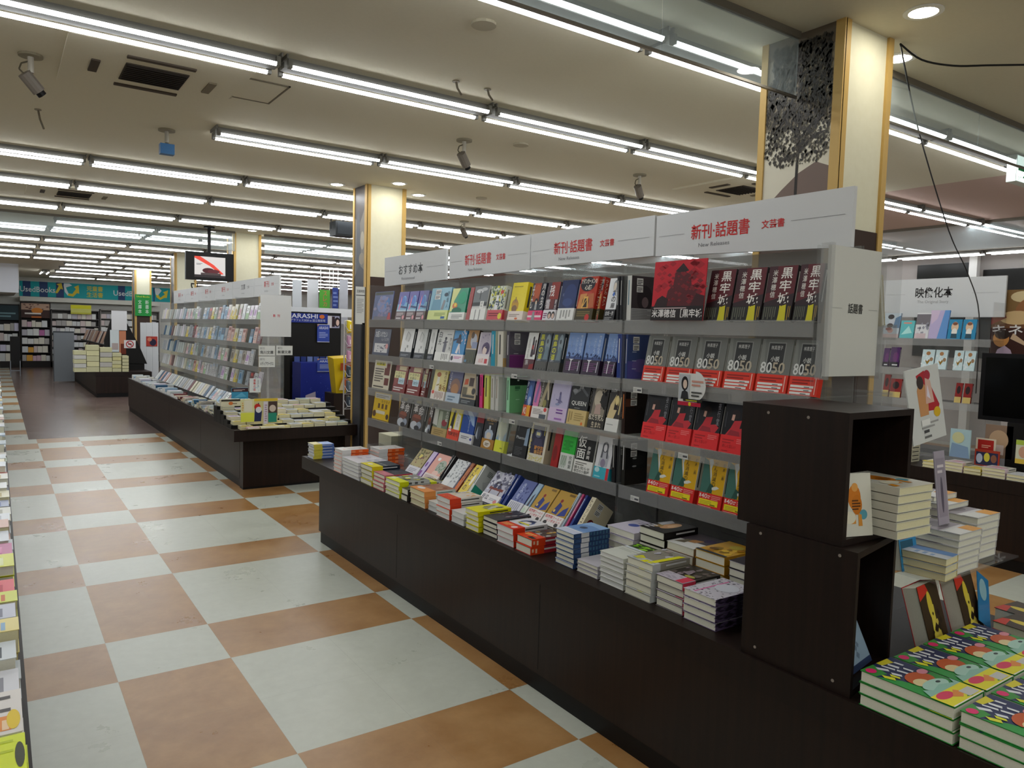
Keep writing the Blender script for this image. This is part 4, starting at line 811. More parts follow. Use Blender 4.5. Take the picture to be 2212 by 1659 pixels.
# the leaning row along the foot of the racks
for st, a, b in (('olive',874,897),('lilacpeach',899,908),('peach',910,940),('whitepattern',950,976),('orangemix',979,986),('yellowtext',989,1004),('bench',1033,1071),('bluefield',1090,1118),('palebluegirl',1120,1130),('gold',1132,1165),('gold',1167,1205)):
    shelf_book(4, st, a, b, .188, .02, 40, z=.60, x=1.70)
for st, a, b in (('dkgrey',942,945),('dkgrey',946,949),('paleback',1008,1013),('bluespine',1074,1079),('bluespine',1081,1086),('iceblue',1208,1213),('pinkspine',1216,1220),('bluespine',1223,1228),('trash',1236,1246)):
    spine_book(4, st, a, b, .128, .188, 36, z=.602, x=1.715)
tot = {}
for p in PEND: tot[(p[0], p[5])] = tot.get((p[0], p[5]), 0) + 1
for st, mat, w, h, t, row, sp in PEND:
    where = f'on the {ROWN[row]} clear shelf' if row < 4 else 'in the leaning row below the clear shelves'
    n = said(st, row)
    if tot[(st, row)] > 1: where = f'{ordw(n)} from far end, ' + where.replace('in the leaning row below the clear shelves', 'leaning row').replace('on the ', '')
    book(st, mat, w, h, t, f'{FACT[st]}, {where}', 'face-out books on the clear racks', sp)
# a ledge carries the leaning row
e = empty('dark_riser', 'dark wooden riser between the two rows of clear racks', 'riser', (2.065, -1.92, .551))
MB().box(0, 0, 0, .24, 3.5, .25, M_WOOD2).obj('body', e)
mb = MB(); mb.box(1.68, -1.02, .555, 1.795, 1.2, .599, M_ACR)
tag(mb.obj('acrylic_ledge'), 'low clear acrylic ledge carrying the leaning row of books', 'ledge')

# cards and posters among the books
def card(name, label, mat, w, h, base, art, th=.003, cat='card', group=None, extra=None):
    mb = MB(); mb.box(0, 0, -th, w, h, 0, C(base, .35)); Art(mb, (0, 0, 0), (w, 0, 0), (0, h, 0), (0, 0, 1)).draw(art)
    o = mb.obj(name); o.matrix_world = mat
    return tag(o, label, cat, group)
def card_px(name, label, row, pl, pr, h, base, art, x=None, ang=8, **k):
    z = SH[row]; x = XF+.03 if x is None else x
    ya, yb = y_at(pl, x, z), y_at(pr, x, z)
    return card(name, label, lean((x, ya, z+.001), ang), ya-yb, h, base, art, **k)
card_px('promotion_card', 'purple and blue framed print at the far end of the top clear shelf', 0, 803, 843, .20, '#3d4a80', [('r',.03,.88,.97,.98,'#33352c'),('e',.5,.55,.3,.3,'#7a86b8'),('e',.7,.6,.15,.2,'#4a7ab8'),('d',.1,.1,.9,.8,26,.08,'#8f86a8'),('p',[(.8,0),(1,0),(.95,.25),(.85,.25)],'#b03030'),('r',.1,.0,.8,.12,'#6a6470')])
card_px('promotion_card', 'navy and white framed print at the far end of the second clear shelf', 1, 803, 838, .185, '#2f3550', [('r',.1,.1,.9,.45,'#d2d0d2'),('b','お願いけたい',.08,.68,.8,.92,'#dcdce0'),('t','しくじり',.5,.56,.9,.66,'#cfcfd4'),('d',.15,.1,.85,.4,16,.05,'#55566a'),('e',.85,.35,.08,.1,'#d89a9a')])
card_px('promotion_card', 'cream and brown printed card at the far end of the third clear shelf', 2, 803, 838, .20, '#d8d0ba', [('r',.1,.82,.65,.95,'#d8cc2a'),('b','お得意',.12,.84,.6,.93,'#4a4420'),('l',.08,.25,.6,.76,6,'#6a6258'),('p',[(.65,.5),(.95,.5),(.95,.95),(.75,.95),(.75,.75),(.65,.75)],'#6a2c22'),('p',[(.7,.15),(.95,.15),(.95,.4),(.7,.4)],'#6a2c22'),('l',.08,.05,.9,.14,1,'#4a4238')])
card_px('promotion_card', 'yellow printed card at the far end of the fourth clear shelf', 3, 803, 838, .19, '#e0b81c', [('r',.05,.78,.95,.97,'#d6d2c8'),('l',.1,.82,.85,.94,2,'#6a655a'),('t','ネクタイ',.45,.62,.95,.74,'#5a4210'),('r',.28,.42,.4,.6,'#6a4a12'),('r',.5,.42,.62,.6,'#6a4a12'),('r',.72,.42,.84,.6,'#6a4a12'),('r',.2,.22,.75,.34,'#d8d0b8'),('e',.12,.2,.1,.12,'#5a3a1c'),('e',.9,.16,.08,.1,'#4a3422')])
card_px('promotion_poster', 'red poster with a dark castle and white lettering on the top clear shelf', 0, 1405, 1517, .235, '#b81d2a', [('r',0,.22,1,1,'#c01c2c'),('d',.02,.3,.98,.95,34,.08,'#a31826'),('p',[(.25,.24),(.95,.24),(.88,.5),(.75,.55),(.72,.75),(.62,.8),(.56,.95),(.48,.82),(.42,.8),(.4,.6),(.3,.5)],'#55161e'),('p',[(.42,.82),(.56,.95),(.68,.82),(.6,.8),(.5,.8)],'#2c1418'),('d',.3,.28,.9,.8,40,.05,'#7a1a24'),('p',[(.05,.24),(.3,.24),(.32,.36),(.2,.42),(.1,.36)],'#2a1216'),('p',[(.75,.24),(1,.24),(1,.4),(.85,.44)],'#3a141a'),('r',0,0,1,.24,'#1c1416'),('b','米澤穂信［黒牢城',.02,.05,.98,.19,'#e6e2e0'),('l',.05,.2,.9,.23,1,'#c8b0b0')], x=XF-.012, ang=4, cat='poster')
# round-cornered author card clipped to the second shelf
y = y_at(1466, XF-.012, 1.27)
mb = MB(); W_, H_ = .135, .125
mb.box(0, 0, -.002, W_*.62, H_, 0, C('#d8d8d4')); 
mb.poly([(W_*.62+ W_*.38*math.sin(math.pi*k/16)*1.0, H_*.62-H_*.45*math.cos(math.pi*k/16), .0004) for k in range(17)], C('#dcdcda')); mb.box(W_*.6, H_*.1, -.004, W_*.68, H_*.98, -.0022, C('#dcdcda'))
Art(mb, (0, 0, 0), (W_, 0, 0), (0, H_, 0), (0, 0, 1), .0002, .0008).draw([('r',.02,.2,.42,.96,'#b8bcc2'),('e',.24,.68,.13,.22,'#1c1a1e'),('e',.25,.66,.075,.14,'#dcc4b4'),('p',[(.1,.2),(.4,.2),(.36,.42),(.24,.48),(.14,.42)],'#2a2a30'),('r',0,0,1*.85,.12,'#b81f3a'),('e',.45,.06,.05,.06,'#e0c820'),('r',.2,.14,.9,.22,'#26261c'),('l',.3,.16,.85,.21,1,'#d0cc30'),('l',.5,.62,.92,.85,2,'#c89080'),('l',.5,.3,.88,.5,2,'#4a4a48')])
o = mb.obj('author_card'); o.matrix_world = lean((XF-.014, y, 1.228), 0)
tag(o, 'white card with a dark-haired woman portrait clipped to the second clear shelf', 'card')
# white header signs
def header(label, y0, y1, zb0, zb1, zt, title, sub, red, side, xa=2.0, tx=(.2, .55), small=None, rot=0):
    e = empty('header_sign', label, 'sign', (xa, y0, 0), 'white header signs')
    w = y0-y1
    mb = MB(); mb.hexa([(0, 0, zb0), (.018, 0, zb0), (.018, -w, zb1), (0, -w, zb1), (0, 0, zt), (.018, 0, zt), (.018, -w, zt), (0, -w, zt)], M_SIGN)
    mb.obj('board', e)
    t = MB(); col = '#c4201f' if red else '#1f1d1f'
    H = zt-max(zb0, zb1); z = max(zb0, zb1)
    its = [('b', title, tx[0], .30, tx[1], .66, col), ('t', sub, tx[0]+.08*(tx[1]-tx[0])+.02, .12, tx[0]+.62*(tx[1]-tx[0])+.02, .21, '#77777a')]
    if small: its.append(('b', small, tx[1]+.06, .37, tx[1]+.17, .56, col))
    its += [('r', .02, .47, tx[0]-.04, .478, '#8a8a8c'), ('r', tx[1]+(.2 if small else .06), .47, .97, .478, '#8a8a8c')]
    Art(t, (-.0005, 0, z), (0, -w, 0), (0, 0, H), (-1, 0, 0), .0002).draw(its)
    t.obj('lettering', e)
    return e
header('white header sign with black hiragana lettering over the far end bay', 1.79, .868, 1.808, 1.82, 2.018, 'おすすめ本', 'Recommend', False, -1, tx=(.26, .66))
header('white header sign with red lettering over the second bay from the far end', .822, -.054, 1.82, 1.835, 2.025, '新刊·話題書', 'New Releases', True, -1, tx=(.22, .56), small='文芸書')
header('white header sign with red lettering over the third bay from the far end', -.064, -.986, 1.84, 1.845, 2.022, '新刊·話題書', 'New Releases', True, -1, tx=(.22, .55), small='文芸書')
header('white header sign with large red lettering over the near end bay', -.998, -1.915, 1.842, 1.812, 2.016, '新刊·話題書', 'New Releases', True, -1, tx=(.22, .54), small='文芸書')
b = MB()
for y in (.845, -.059, -.992): b.tube((2.03, y, 1.8), (2.03, y, 2.0), .006, M_ACR, 8)
e = empty('end_sign', 'white upright end sign with black lettering at the near end of the racks', 'sign', (1.80, -1.955, 1.375))
MB().box(.018, -.006, 0, .315, .006, .425, C('#d0d0c8', .55)).obj('board', e)
MB().box(0, -.02, -.01, .016, .02, .43, M_LIP).obj('holder_edge', e); MB().box(.316, -.02, -.01, .326, .02, .42, M_LIP).obj('holder_edge', e)
t = MB(); Art(t, (.018, -.0065, 0), (.297, 0, 0), (0, 0, .425), (0, -1, 0)).draw([('b','話題書',.37,.49,.66,.57,'#26241f'),('r',.04,.525,.25,.529,'#a8a8a2'),('r',.78,.525,.96,.529,'#a8a8a2')]); t.obj('lettering', e)
# price tags on shelf lips
k = 0
for px, row in ((928, 1), (1105, 1), (1368, 1), (945, 3), (1465, 2), (1100, 2), (1362, 3)):
    z = SH[row]-.05; y = y_at(px, XF-.001, z); k += 1
    mb = MB(); mb.box(-.002, -.05, 0, -.0005, 0, .022, C('#d0d0cc', .4)); mb.box(-.0025, -.02, .004, -.002, -.004, .018, C('#b8b8b4')); mb.box(-.0025, -.046, .006, -.002, -.024, .014, C('#55555a'))
    tag(mb.obj('shelf_tag', None, (XF, y, z)), f'small white shelf tag on a clear shelf lip, {ordw(k)} counted down the racks', 'tag', 'shelf tags')
# ================================================================ flat stacks on the long counter
def S_(key, c, s, a, b=None, p=None, **k):
    d = dict(c=c, s=s, a=a, **k)
    if b: d['b'] = b
    if p: d['p'] = p
    STY[key] = d
rk = random.Random(11)
def blot(n, cols, x0=0, y0=.3, x1=1, y1=1, r=.12):
    o = []
    for i in range(n):
        x, y = rk.uniform(x0+r*.5, x1-r*.5), rk.uniform(y0+r*.5, y1-r*.5); q = r*rk.uniform(.4, 1)
        k = rk.randint(5, 8)
        q = min(q, x, 1-x, y, 1-y)
        o.append(('p', [(x+q*rk.uniform(.5, 1)*math.cos(6.283*j/k), y+q*rk.uniform(.5, 1)*math.sin(6.283*j/k)) for j in range(k)], rk.choice(cols)))
    return o
S_('k1', '#8fa8d8', '#5f7cc0', blot(8, ['#aac0e8','#7f9cd0','#c8d4ec']), (.42, '#d9cf9a', [('e',.5,.8,.2,.1,'#c8b870')], ), 'w')
STY['k1']['b'] = (.42, '#d8ca4e', [('r',0,0,1,1,'#dcd3a2'),('p',[(.4,.8),(.6,.75),(.8,1),(.3,1)],'#b8a468')])
S_('k2', '#d2cfcc', '#e2591a', blot(9, ['#c8c2ba','#9a948c','#b8a89a','#e4e0dc']), None, 'w', sa=[('l',.2,.1,.8,.9,3,'#e88a5a')])
STY['k2']['b'] = (.34, '#dcdad8', [('p',[(.6,.4),(.75,.4),(.7,.8)],'#e07a3a')])
S_('k3', '#d4d2d8', '#d0ced2', blot(12, ['#b8b4c4','#e4e2e8','#9aa4b8','#c8b8c0']), None, 'w')
S_('k4', '#1f2b3a', '#1b2634', [('t','星の夜の物語',.05,.5,.95,.6,'#c8ccd0'),('l',.1,.65,.9,.9,3,'#3f4c5c')], (.38, '#e2d41e', [('e',.4,.5,.16,.2,'#e8e2c8')]), None)
S_('k5', '#3d4048', '#c83a48', blot(10, ['#2c2f36','#5a5c64','#4a4046']), (.34, '#c4707e', [('e',.5,.6,.14,.2,'#d88a98')]))
S_('k6', '#8c8c84', '#d4d6d4', blot(22, ['#e4e4de','#4a4a48','#6a6a60','#d2d23c']), (.3, '#dbe018', [('p',[(.1,.2),(.4,.4),(.3,.9),(.05,.8)],'#e4e6b0')]), None, sa=[('l',.2,.1,.8,.9,4,'#5a5c5a')])
S_('k7', '#46423f', '#2e2b29', blot(8, ['#5a5550','#37332f']))
S_('k8', '#a06c52', '#d2d6ce', blot(10, ['#c8a88c','#8a4f38','#b88a72']), (.36, '#e2914a', [('e',.35,.6,.2,.26,'#e0d8d4')]), 'c', sa=[('v',.3,.4,.7,.9,1,'#6a8a84')])
S_('k9', '#d2d4cf', '#c8cac6', [('l',.1,.7,.8,.9,2,'#9a9c98')], None, 'w')
S_('k10', '#e0d2c2', '#d8d4cc', blot(14, ['#e09a3a','#d8c84a','#d8d4d0','#a8a4a0']), (.34, '#d63c1c', [('d',.1,.1,.9,.9,12,.08,'#e8923a')]), 'w')
S_('k11', '#d8d8d4', '#c4c6c4', [('l',.1,.6,.9,.8,2,'#aaaaa6')], None, 'w')
S_('k12', '#e3dc10', '#e0d80c', blot(9, ['#9a986a','#c8c8b8','#6a6a5a'], .1, .25, .9, .9, .2))
S_('k13', '#39363c', '#2c2a2f', blot(16, ['#6a666c','#8f8a8c','#4a3038','#5c1f2a','#a8a4a6']))
S_('k14', '#dcdade', '#c8c4c6', [('e',.5,.65,.3,.2,'#4a5a8a'),('e',.52,.62,.2,.13,'#e4dcd8'),('p',[(.2,.5),(.9,.5),(.8,.58),(.3,.58)],'#d8cc3a'),('p',[(.3,.7),(.7,.75),(.6,.9),(.35,.85)],'#333a5a')], (.34, '#d8381e', [('e',.8,.4,.12,.25,'#e8c8c4'),('l',.08,.3,.6,.8,3,'#e8b86a')]), 'w')
S_('k15', '#4a3c3c', '#a82838', blot(14, ['#c8a04a','#b8b4b0','#8a3038','#6a5a58']), (.4, '#dc4016', [('l',.08,.5,.7,.85,2,'#f0c86a'),('p',[(.55,.15),(.95,.1),(.95,.4),(.6,.45)],'#2e2a20')], [('l',.2,.1,.8,.6,2,'#f0c8a8')]))
S_('k16', '#7d9fcc', '#24406e', [('r',0,.35,1,1,'#6f94c8'),('p',[(0,.7),(.5,.8),(1,.75),(1,1),(0,1)],'#8fb2dc'),('e',.45,.55,.16,.09,'#4a5a78'),('p',[(.35,.5),(.6,.5),(.55,.6),(.4,.6)],'#3a4a68'),('r',0,.0,1,.22,'#c9cde0'),('r',0,.22,1,.26,'#e4e6ec')], None, None, sa=[('r',0,.2,1,.42,'#d4d8dc'),('l',.1,.45,.9,.98,6,'#3f6a86'),('v',.2,.02,.8,.18,3,'#4a6a9a')])
S_('k17', '#c6c2ca', '#b0acb4', blot(6, ['#a8a4ac','#d8d4da']))
S_('k18', '#cfd2c8', '#d4d6ce', [('l',.1,.7,.8,.9,2,'#b4b8ac')], None, 'w')
S_('k19', '#8c887c', '#9a968a', blot(14, ['#b0acb8','#6f6a60','#a89a94','#c4c4d0'])+[('p',[(.1,.1),(.35,.02),(.45,.2),(.2,.3)],'#d8d414'),('p',[(.72,.0),(.9,.05),(.98,.9),(.8,.85)],'#dcd818')], (.2, '#c2c6c6', [('d',.1,.1,.9,.9,14,.1,'#8f9aa8'),('p',[(.5,.0),(.7,.0),(.7,.8),(.55,.7)],'#dcd818')]))
S_('k20', '#342e28', '#28231f', blot(14, ['#6a5f5a','#8f8288','#4c453c','#2a2622'])+[('e',.7,.4,.18,.06,'#a8a450'),('p',[(.3,.5),(.6,.45),(.5,.7),(.35,.75)],'#8a7c84')], (.33, '#c6becb', [('d',.05,.1,.7,.9,16,.08,'#a8a0b0'),('r',.72,0,1,1,'#d83a56')], [('r',0,0,1,1,'#d83a56')]))
S_('k21', '#cfcbd6', '#6a5a7c', [('d',0,0,1,1,70,.035,'#8a8894'),('d',0,0,1,1,26,.03,'#4a4854'),('r',.28,.03,.32,.9,'#e46aa8'),('e',.6,.6,.3,.2,'#d8dae4')], None, None, sa=[('d',0,0,1,1,40,.12,'#342a40')])
S_('m1', '#cdc6d6', '#c0bac8', [('e',.4,.5,.16,.12,'#4a5aa0'),('l',.3,.7,.9,.9,2,'#a8a0b4')])
S_('m2', '#171413', '#141110', [('e',.52,.55,.2,.3,'#c8966a'),('e',.58,.62,.13,.2,'#d8ae84'),('e',.3,.35,.12,.12,'#9a7a3a'),('l',.05,.1,.3,.4,3,'#d8d8dc'),('p',[(.05,.5),(.3,.45),(.35,.8),(.1,.9)],'#b8b8bc')])
S_('m3', '#d8d8d4', '#8a6a4a', [('r',0,.4,1,1,'#4a4248'),('p',[(.2,.3),(.6,.35),(.7,.6),(.4,.55)],'#a87848'),('p',[(.1,.15),(.4,.2),(.35,.5),(.2,.45)],'#6a6250'),('e',.75,.7,.18,.14,'#3a3050')])
S_('m4', '#c8961e', '#b8841a', blot(12, ['#e0b83a','#a87414','#d8a83a','#8a6a1a'], 0, 0, 1, 1, .22)+[('e',.3,.3,.14,.08,'#6a4a14'),('e',.6,.7,.2,.14,'#b8a43a'),('r',0,0,1,.08,'#2c3440')])
S_('m5', '#c4bfc8', '#2c292e', [('r',0,.0,.5,1,'#3a363c'),('d',.4,.1,1,.9,16,.08,'#8a8490')])
S_('m6', '#2f4020', '#c8ccc0', blot(12, ['#8fd020','#6fb018','#a4dc3a','#4f7a20'], 0, .2, 1, 1, .25)+[('r',0,0,1,.2,'#d0d8dc')])
KFACT = dict(k1='blue and yellow paperback', k2='white book with orange spine', k3='large pale book', k4='navy book with yellow front band', k5='dark grey book with pink front band', k6='grey collage book with neon yellow band', k7='dark grey book', k8='brown book with orange front band', k9='small white book', k10='pale book with red front band',
             k11='plain white book', k12='bright yellow book', k13='dark collage book', k14='white book with red front band', k15='orange and dark red book', k16='sky blue book with navy plaid spine', k17='pale grey book', k18='soft white book', k19='grey book with yellow brush strokes', k20='dark brown book with lilac front band', k21='white speckled book with pink line',
             m1='lavender white book', m2='black book with a face', m3='white and dark book with brown bird', m4='golden flower book', m5='grey and dark book', m6='dark green book with bright leaves')
def stack(st, x, y0, y1, n, top, d=.19, z=.55, fact=None, group='book stacks on the long counter', jit=.004, where='on the long counter', name='book', cat='book'):
    """n books lying one on another between y0 (far) and y1 (near); d is the depth away from the aisle, top the height of the uppermost cover"""
    t = (top-z)/n
    for i in range(n):
        zt = z + t*(i+1)
        dx, dy = R.uniform(-jit, jit), R.uniform(-jit, jit)
        m = flat(x+dx, y0+dy*.4, zt-.0016, R.uniform(-.6, .6))
        k = n-i
        pos = 'topmost' if k == 1 else ('lowest' if k == n else ordw(k) + ' down')
        if n == 1: pos = 'single'
        book(st, m, y0-y1-.006, d, t-.0025, f'{fact or KFACT[st]} lying flat, {pos} of its stack {where}', group, cat=cat, name=name)
STK = [('k1',1.455,1.872,1.745,5,.655,.15),('k2',1.43,1.30,1.165,6,.70,.185),('k3',1.43,1.155,.885,5,.665,.2),('k4',1.437,.872,.70,4,.668,.185),('k5',1.437,.695,.535,4,.645,.18),('k6',1.437,.525,.34,4,.64,.19),
       ('k7',1.44,.325,.245,2,.618,.17),('k8',1.45,.235,.06,3,.64,.19),('k9',1.46,.05,-.06,2,.60,.165),('k10',1.445,-.07,-.21,4,.655,.19),('k11',1.445,-.22,-.345,2,.61,.185),('k12',1.445,-.355,-.475,4,.65,.19),('k13',1.46,-.485,-.61,4,.638,.19),
       ('k14',1.45,-.62,-.755,3,.634,.19),('k15',1.453,-.77,-.886,2,.618,.18),('k16',1.49,-1.0,-1.122,7,.694,.19),('k17',1.495,-1.132,-1.262,3,.60,.185),('k18',1.492,-1.272,-1.408,6,.672,.12),('m6',1.62,-1.272,-1.385,4,.668,.085),('k19',1.49,-1.418,-1.553,5,.688,.19),('k20',1.50,-1.562,-1.69,4,.662,.19),('k21',1.486,-1.70,-1.843,4,.656,.2),
       ('m1',1.70,-1.08,-1.245,5,.70,.185),('m2',1.71,-1.26,-1.40,6,.738,.19)]
for st, x, y0, y1, n, top, d in STK: stack(st, x, y0, y1, n, top, d)
stack('k2', 1.66, 1.25, 1.10, 6, .70, .185, where='behind the first orange stack', fact='white book with orange foot')
stack('k6', 1.65, .50, .36, 3, .62, .13, where='behind the neon yellow stack', fact='grey collage paperback')
stack('m3', 1.71, -1.405, -1.545, 5, .712, .19); stack('m4', 1.71, -1.55, -1.69, 5, .72, .19); stack('m5', 1.71, -1.70, -1.835, 6, .715, .19)
# loose clear plastic sheets and the cream riser at the far end
mb = MB(); mb.poly([(1.66, 1.0, .565), (1.95, .78, .70), (1.90, .55, .70), (1.62, .70, .575)], M_ACR); mb.poly([(1.66, 1.0, .563), (1.62, .70, .573), (1.90, .55, .698), (1.95, .78, .698)], M_ACR)
tag(mb.obj('plastic_sheet'), 'loose clear plastic sheet leaning at the far end of the long counter', 'sheet')
mb = MB(); mb.box(2.0, 1.63, .552, 2.3, 1.85, .70, C('#cfcbb0', .6)); tag(mb.obj('cream_box'), 'cream cardboard box at the far end of the long counter', 'box')

# ---------------------------------------------------------------- two dark display boxes at the near end
def open_box(label, x0, x1, y0, y1, z0, z1, caps, slant=0.0):
    e = empty('display_box', label, 'display box', (x0, y0, z0), 'dark open display boxes'); t = .018
    X, Y, Z = x1-x0, y1-y0, z1-z0
    def slab(xa, xb, za, zb, nm):      # a board whose front edge follows the box's slanted mouth
        f = lambda x: slant*x/X
        MB().hexa([(xa, f(xa), za), (xb, f(xb), za), (xb, Y, za), (xa, Y, za), (xa, f(xa), zb), (xb, f(xb), zb), (xb, Y, zb), (xa, Y, zb)], M_WOOD2).obj(nm, e)
    slab(0, t, t, Z-t, 'side_panel'); slab(X-t, X, t, Z-t, 'side_panel'); slab(0, X, Z-t, Z, 'top_panel'); slab(0, X, 0, t, 'bottom_panel')
    MB().box(t, Y-.01, t, X-t, Y-.002, Z-t, M_BLACK).obj('rear_panel', e)
    for y, z in caps: MB().tube((-.0012, y, z), (.001, y, z), .0045, C('#8f857c', .4), 10).obj('screw_cap', e)
    return e
open_box('lower dark wooden open box at the near end of the racks', 1.44, 1.745, -2.325, -1.975, .551, .942, ((.05, .372), (.30, .372), (.05, .03), (.30, .03)), .06)
open_box('upper dark wooden open box stacked on another dark box', 1.452, 1.782, -2.272, -1.93, .943, 1.302, ((.12, .335), (.25, .335)))
S_('tiger', '#d8d6c8', '#d4d2c4', [('e',.48,.62,.2,.2,'#d07a1e'),('e',.55,.5,.16,.16,'#c8741a'),('e',.5,.78,.1,.07,'#e0a050'),('l',.4,.42,.66,.6,4,'#5a3410'),('e',.74,.34,.12,.08,'#5a9fb0'),('p',[(.35,.2),(.5,.2),(.5,.35),(.38,.35)],'#d8923a'),('p',[(.58,.16),(.7,.16),(.68,.34),(.58,.36)],'#d8923a'),('r',.05,.08,.18,.2,'#e0921e'),('e',.3,.3,.2,.1,'#e4dfc8')], None, 'c', st='#c9c7ba')
FACT['tiger'] = 'white picture book with orange tiger'
for i in range(6):
    z = .9615+.024*(i+1)
    mt = frame((1.59+R.uniform(-.003, .003), -2.345+R.uniform(-.004, .004), z-.002), (0, 1, 0), (-1, 0, 0)) if False else frame((1.80, -2.36+R.uniform(-.004, .004), z-.002), (-1, .0, 0), (0, -1, 0)) if False else flat_end(1.585+R.uniform(-.003, .003), -2.345+R.uniform(-.003, .003), z-.002, -3)
    book('tiger', mt, .165, .2, .0215, f'white picture book with orange tiger lying in the upper dark box, {"topmost" if i == 5 else ordw(6-i) + " from the top"}', 'picture books in the upper box', spine='L')
book('tiger', frame((1.470, -2.255, .9625), (.96, -.27, 0), (.13, .1, .98)), .11, .17, .016, 'white picture book with orange tiger propped upright inside the upper dark box', None)
S_('icy', '#8fa6b8', '#24304a', [('r',0,0,1,.6,'#8ea4b4'),('p',[(0,.6),(1,.75),(1,1),(0,1)],'#22283e'),('e',.7,.62,.2,.08,'#6a8a5a'),('l',.1,.72,.6,.86,2,'#c8d0d8'),('d',.1,.1,.9,.4,18,.05,'#6a7c8c'),('r',0,0,1,.06,'#2a3a5c')])
book('icy', frame((1.475, -2.285, .572), (.985, .17, 0), (-.05, .42, .9)), .205, .28, .012, 'pale icy blue picture book leaning inside the lower dark box', None)

# ---------------------------------------------------------------- green comics and their neighbours on the near part of the counter
GREEN = [('r',0,0,1,1,'#2c8a3a'),('r',.0,.55,1,1,'#222a55'),('p',[(0,.0),(.3,0),(.3,.3),(.22,.6),(0,.8)],'#2e9440'),('p',[(.0,.82),(.25,.78),(.4,1),(0,1)],'#3c8f3c'),('p',[(.5,.93),(.8,.9),(.86,1),(.5,1)],'#d8cc2a'),
         ('p',[(.28,.9),(.34,.95),(.44,.84),(.38,.8)],'#dcdfe4'),('p',[(.46,.92),(.5,.94),(.56,.8),(.5,.78)],'#dcdfe4'),('p',[(.6,.9),(.66,.92),(.7,.8),(.62,.78)],'#dcdfe4'),('p',[(.78,.9),(.84,.9),(.86,.8),(.8,.8)],'#dcdfe4'),
         ('p',[(.3,.74),(.36,.78),(.42,.68),(.36,.65)],'#dcdfe4'),('p',[(.5,.76),(.56,.78),(.6,.66),(.54,.65)],'#dcdfe4'),('p',[(.68,.75),(.74,.77),(.76,.66),(.7,.65)],'#dcdfe4'),
         ('e',.12,.92,.1,.055,'#e0246e'),('p',[(.05,.74),(.12,.8),(.2,.68),(.12,.64)],'#d9dc2a'),('p',[(.2,.72),(.27,.76),(.3,.66),(.24,.63)],'#d9dc2a'),
         ('e',.55,.52,.3,.14,'#c2561e'),('e',.42,.46,.17,.08,'#e0cf9a'),('e',.86,.6,.12,.05,'#d88a9a'),('e',.56,.36,.34,.09,'#a8cfc0'),('e',.7,.38,.06,.02,'#2a3a3a'),
         ('p',[(.14,.36),(.3,.3),(.6,.34),(.9,.28),(1,.36),(1,.22),(0,.22)],'#8fbfae'),('r',0,0,1,.24,'#e2d81c'),('e',.28,.18,.22,.06,'#d8305a'),('p',[(.35,.12),(.6,.2),(.7,.12),(.5,.06)],'#e08a3a'),('p',[(.55,.04),(.75,.1),(.7,.02)],'#5a9a3a'),('r',.62,.03,.94,.15,'#c8c8c4'),('r',0,0,1,.015,'#e0e0da')]
S_('comic', '#2c8a3a', '#2c8a3a', GREEN, None, None, st='#e4e4e0')
FACT['comic'] = 'thick green and yellow comic'
P0 = (1.437, -2.352)
n = 0
for r, (yt, cols) in enumerate(((-2.352, 4), (-2.595, 4), (-2.838, 3))):
    for c in range(cols):
        n += 1
        for i in range(3):
            z = .551 + .0305*(i+1)
            m_ = flat_end(1.437+.158*c+R.uniform(-.002, .002), yt-.232+R.uniform(-.002, .002), z-.0016, R.uniform(-.5, .5))
            book('comic', m_, .15, .232, .0285, f'thick green and yellow comic, {("topmost", "middle", "lowest")[2-i]} of the {ordw(c+1)} stack from the aisle in the {ordw(r+1)} row', 'green comics on the near counter', name='comic_book', cat='comic')
S_('redspine', '#3c2c14', '#a81c20', [('r',0,.0,1,1,'#3a2a14'),('p',[(.0,.8),(.5,.9),(.4,1),(0,1)],'#c8331f'),('e',.45,.7,.12,.2,'#d8c23c'),('p',[(.3,.2),(.55,.25),(.6,.7),(.42,.72)],'#d8c648'),('p',[(.5,.1),(.75,.1),(.65,.5),(.52,.5)],'#d2bc50'),('p',[(0,0),(1,0),(.8,.25),(.2,.2)],'#d8cc9a'),('d',.1,.1,.9,.6,12,.08,'#2a1c0c')], None, None, bk='#b01c22')
FACT['redspine'] = 'thick dark book with yellow figures and red back'
book('redspine', lean_end((1.865, -2.335, .556), 17, 4), .13, .215, .046, 'thick red-backed book with yellow figures leaning beside the lower dark box')
book('redspine', lean_end((2.07, -2.345, .556), 17, 4), .13, .215, .046, 'thick red-backed book with yellow figures leaning behind the green comics')
for i in range(3):
    book('redspine', flat_end(2.13+.004*i, -2.56+.003*i, .55+.028*(i+1)-.002, -6), .135, .19, .025, f'dark brown book with yellow figures lying beside the green comics, {("lowest", "middle", "topmost")[i]}', 'brown books beside the comics')
book('redspine', flat_end(2.28, -2.50, .63, -6), .135, .19, .07, 'dark brown book with orange corner lying next to the counter edge')
mb = MB(); mb.box(-.05, -.002, 0, .05, .0, .16, C('#2f7fb4', .3)); Art(mb, (-.05, -.002, 0), (.1, 0, 0), (0, 0, .16), (0, -1, 0)).draw([('e',.45,.7,.32,.22,'#8fb8c4')])
o = mb.obj('blue_tag'); o.matrix_world = Matrix.Translation((2.19, -2.33, .60)) @ Matrix.Rotation(.5, 4, 'Y') @ Matrix.Rotation(-.3, 4, 'X'); tag(o, 'blue promotional tag with pale oval leaning beside the red-backed books', 'tag')
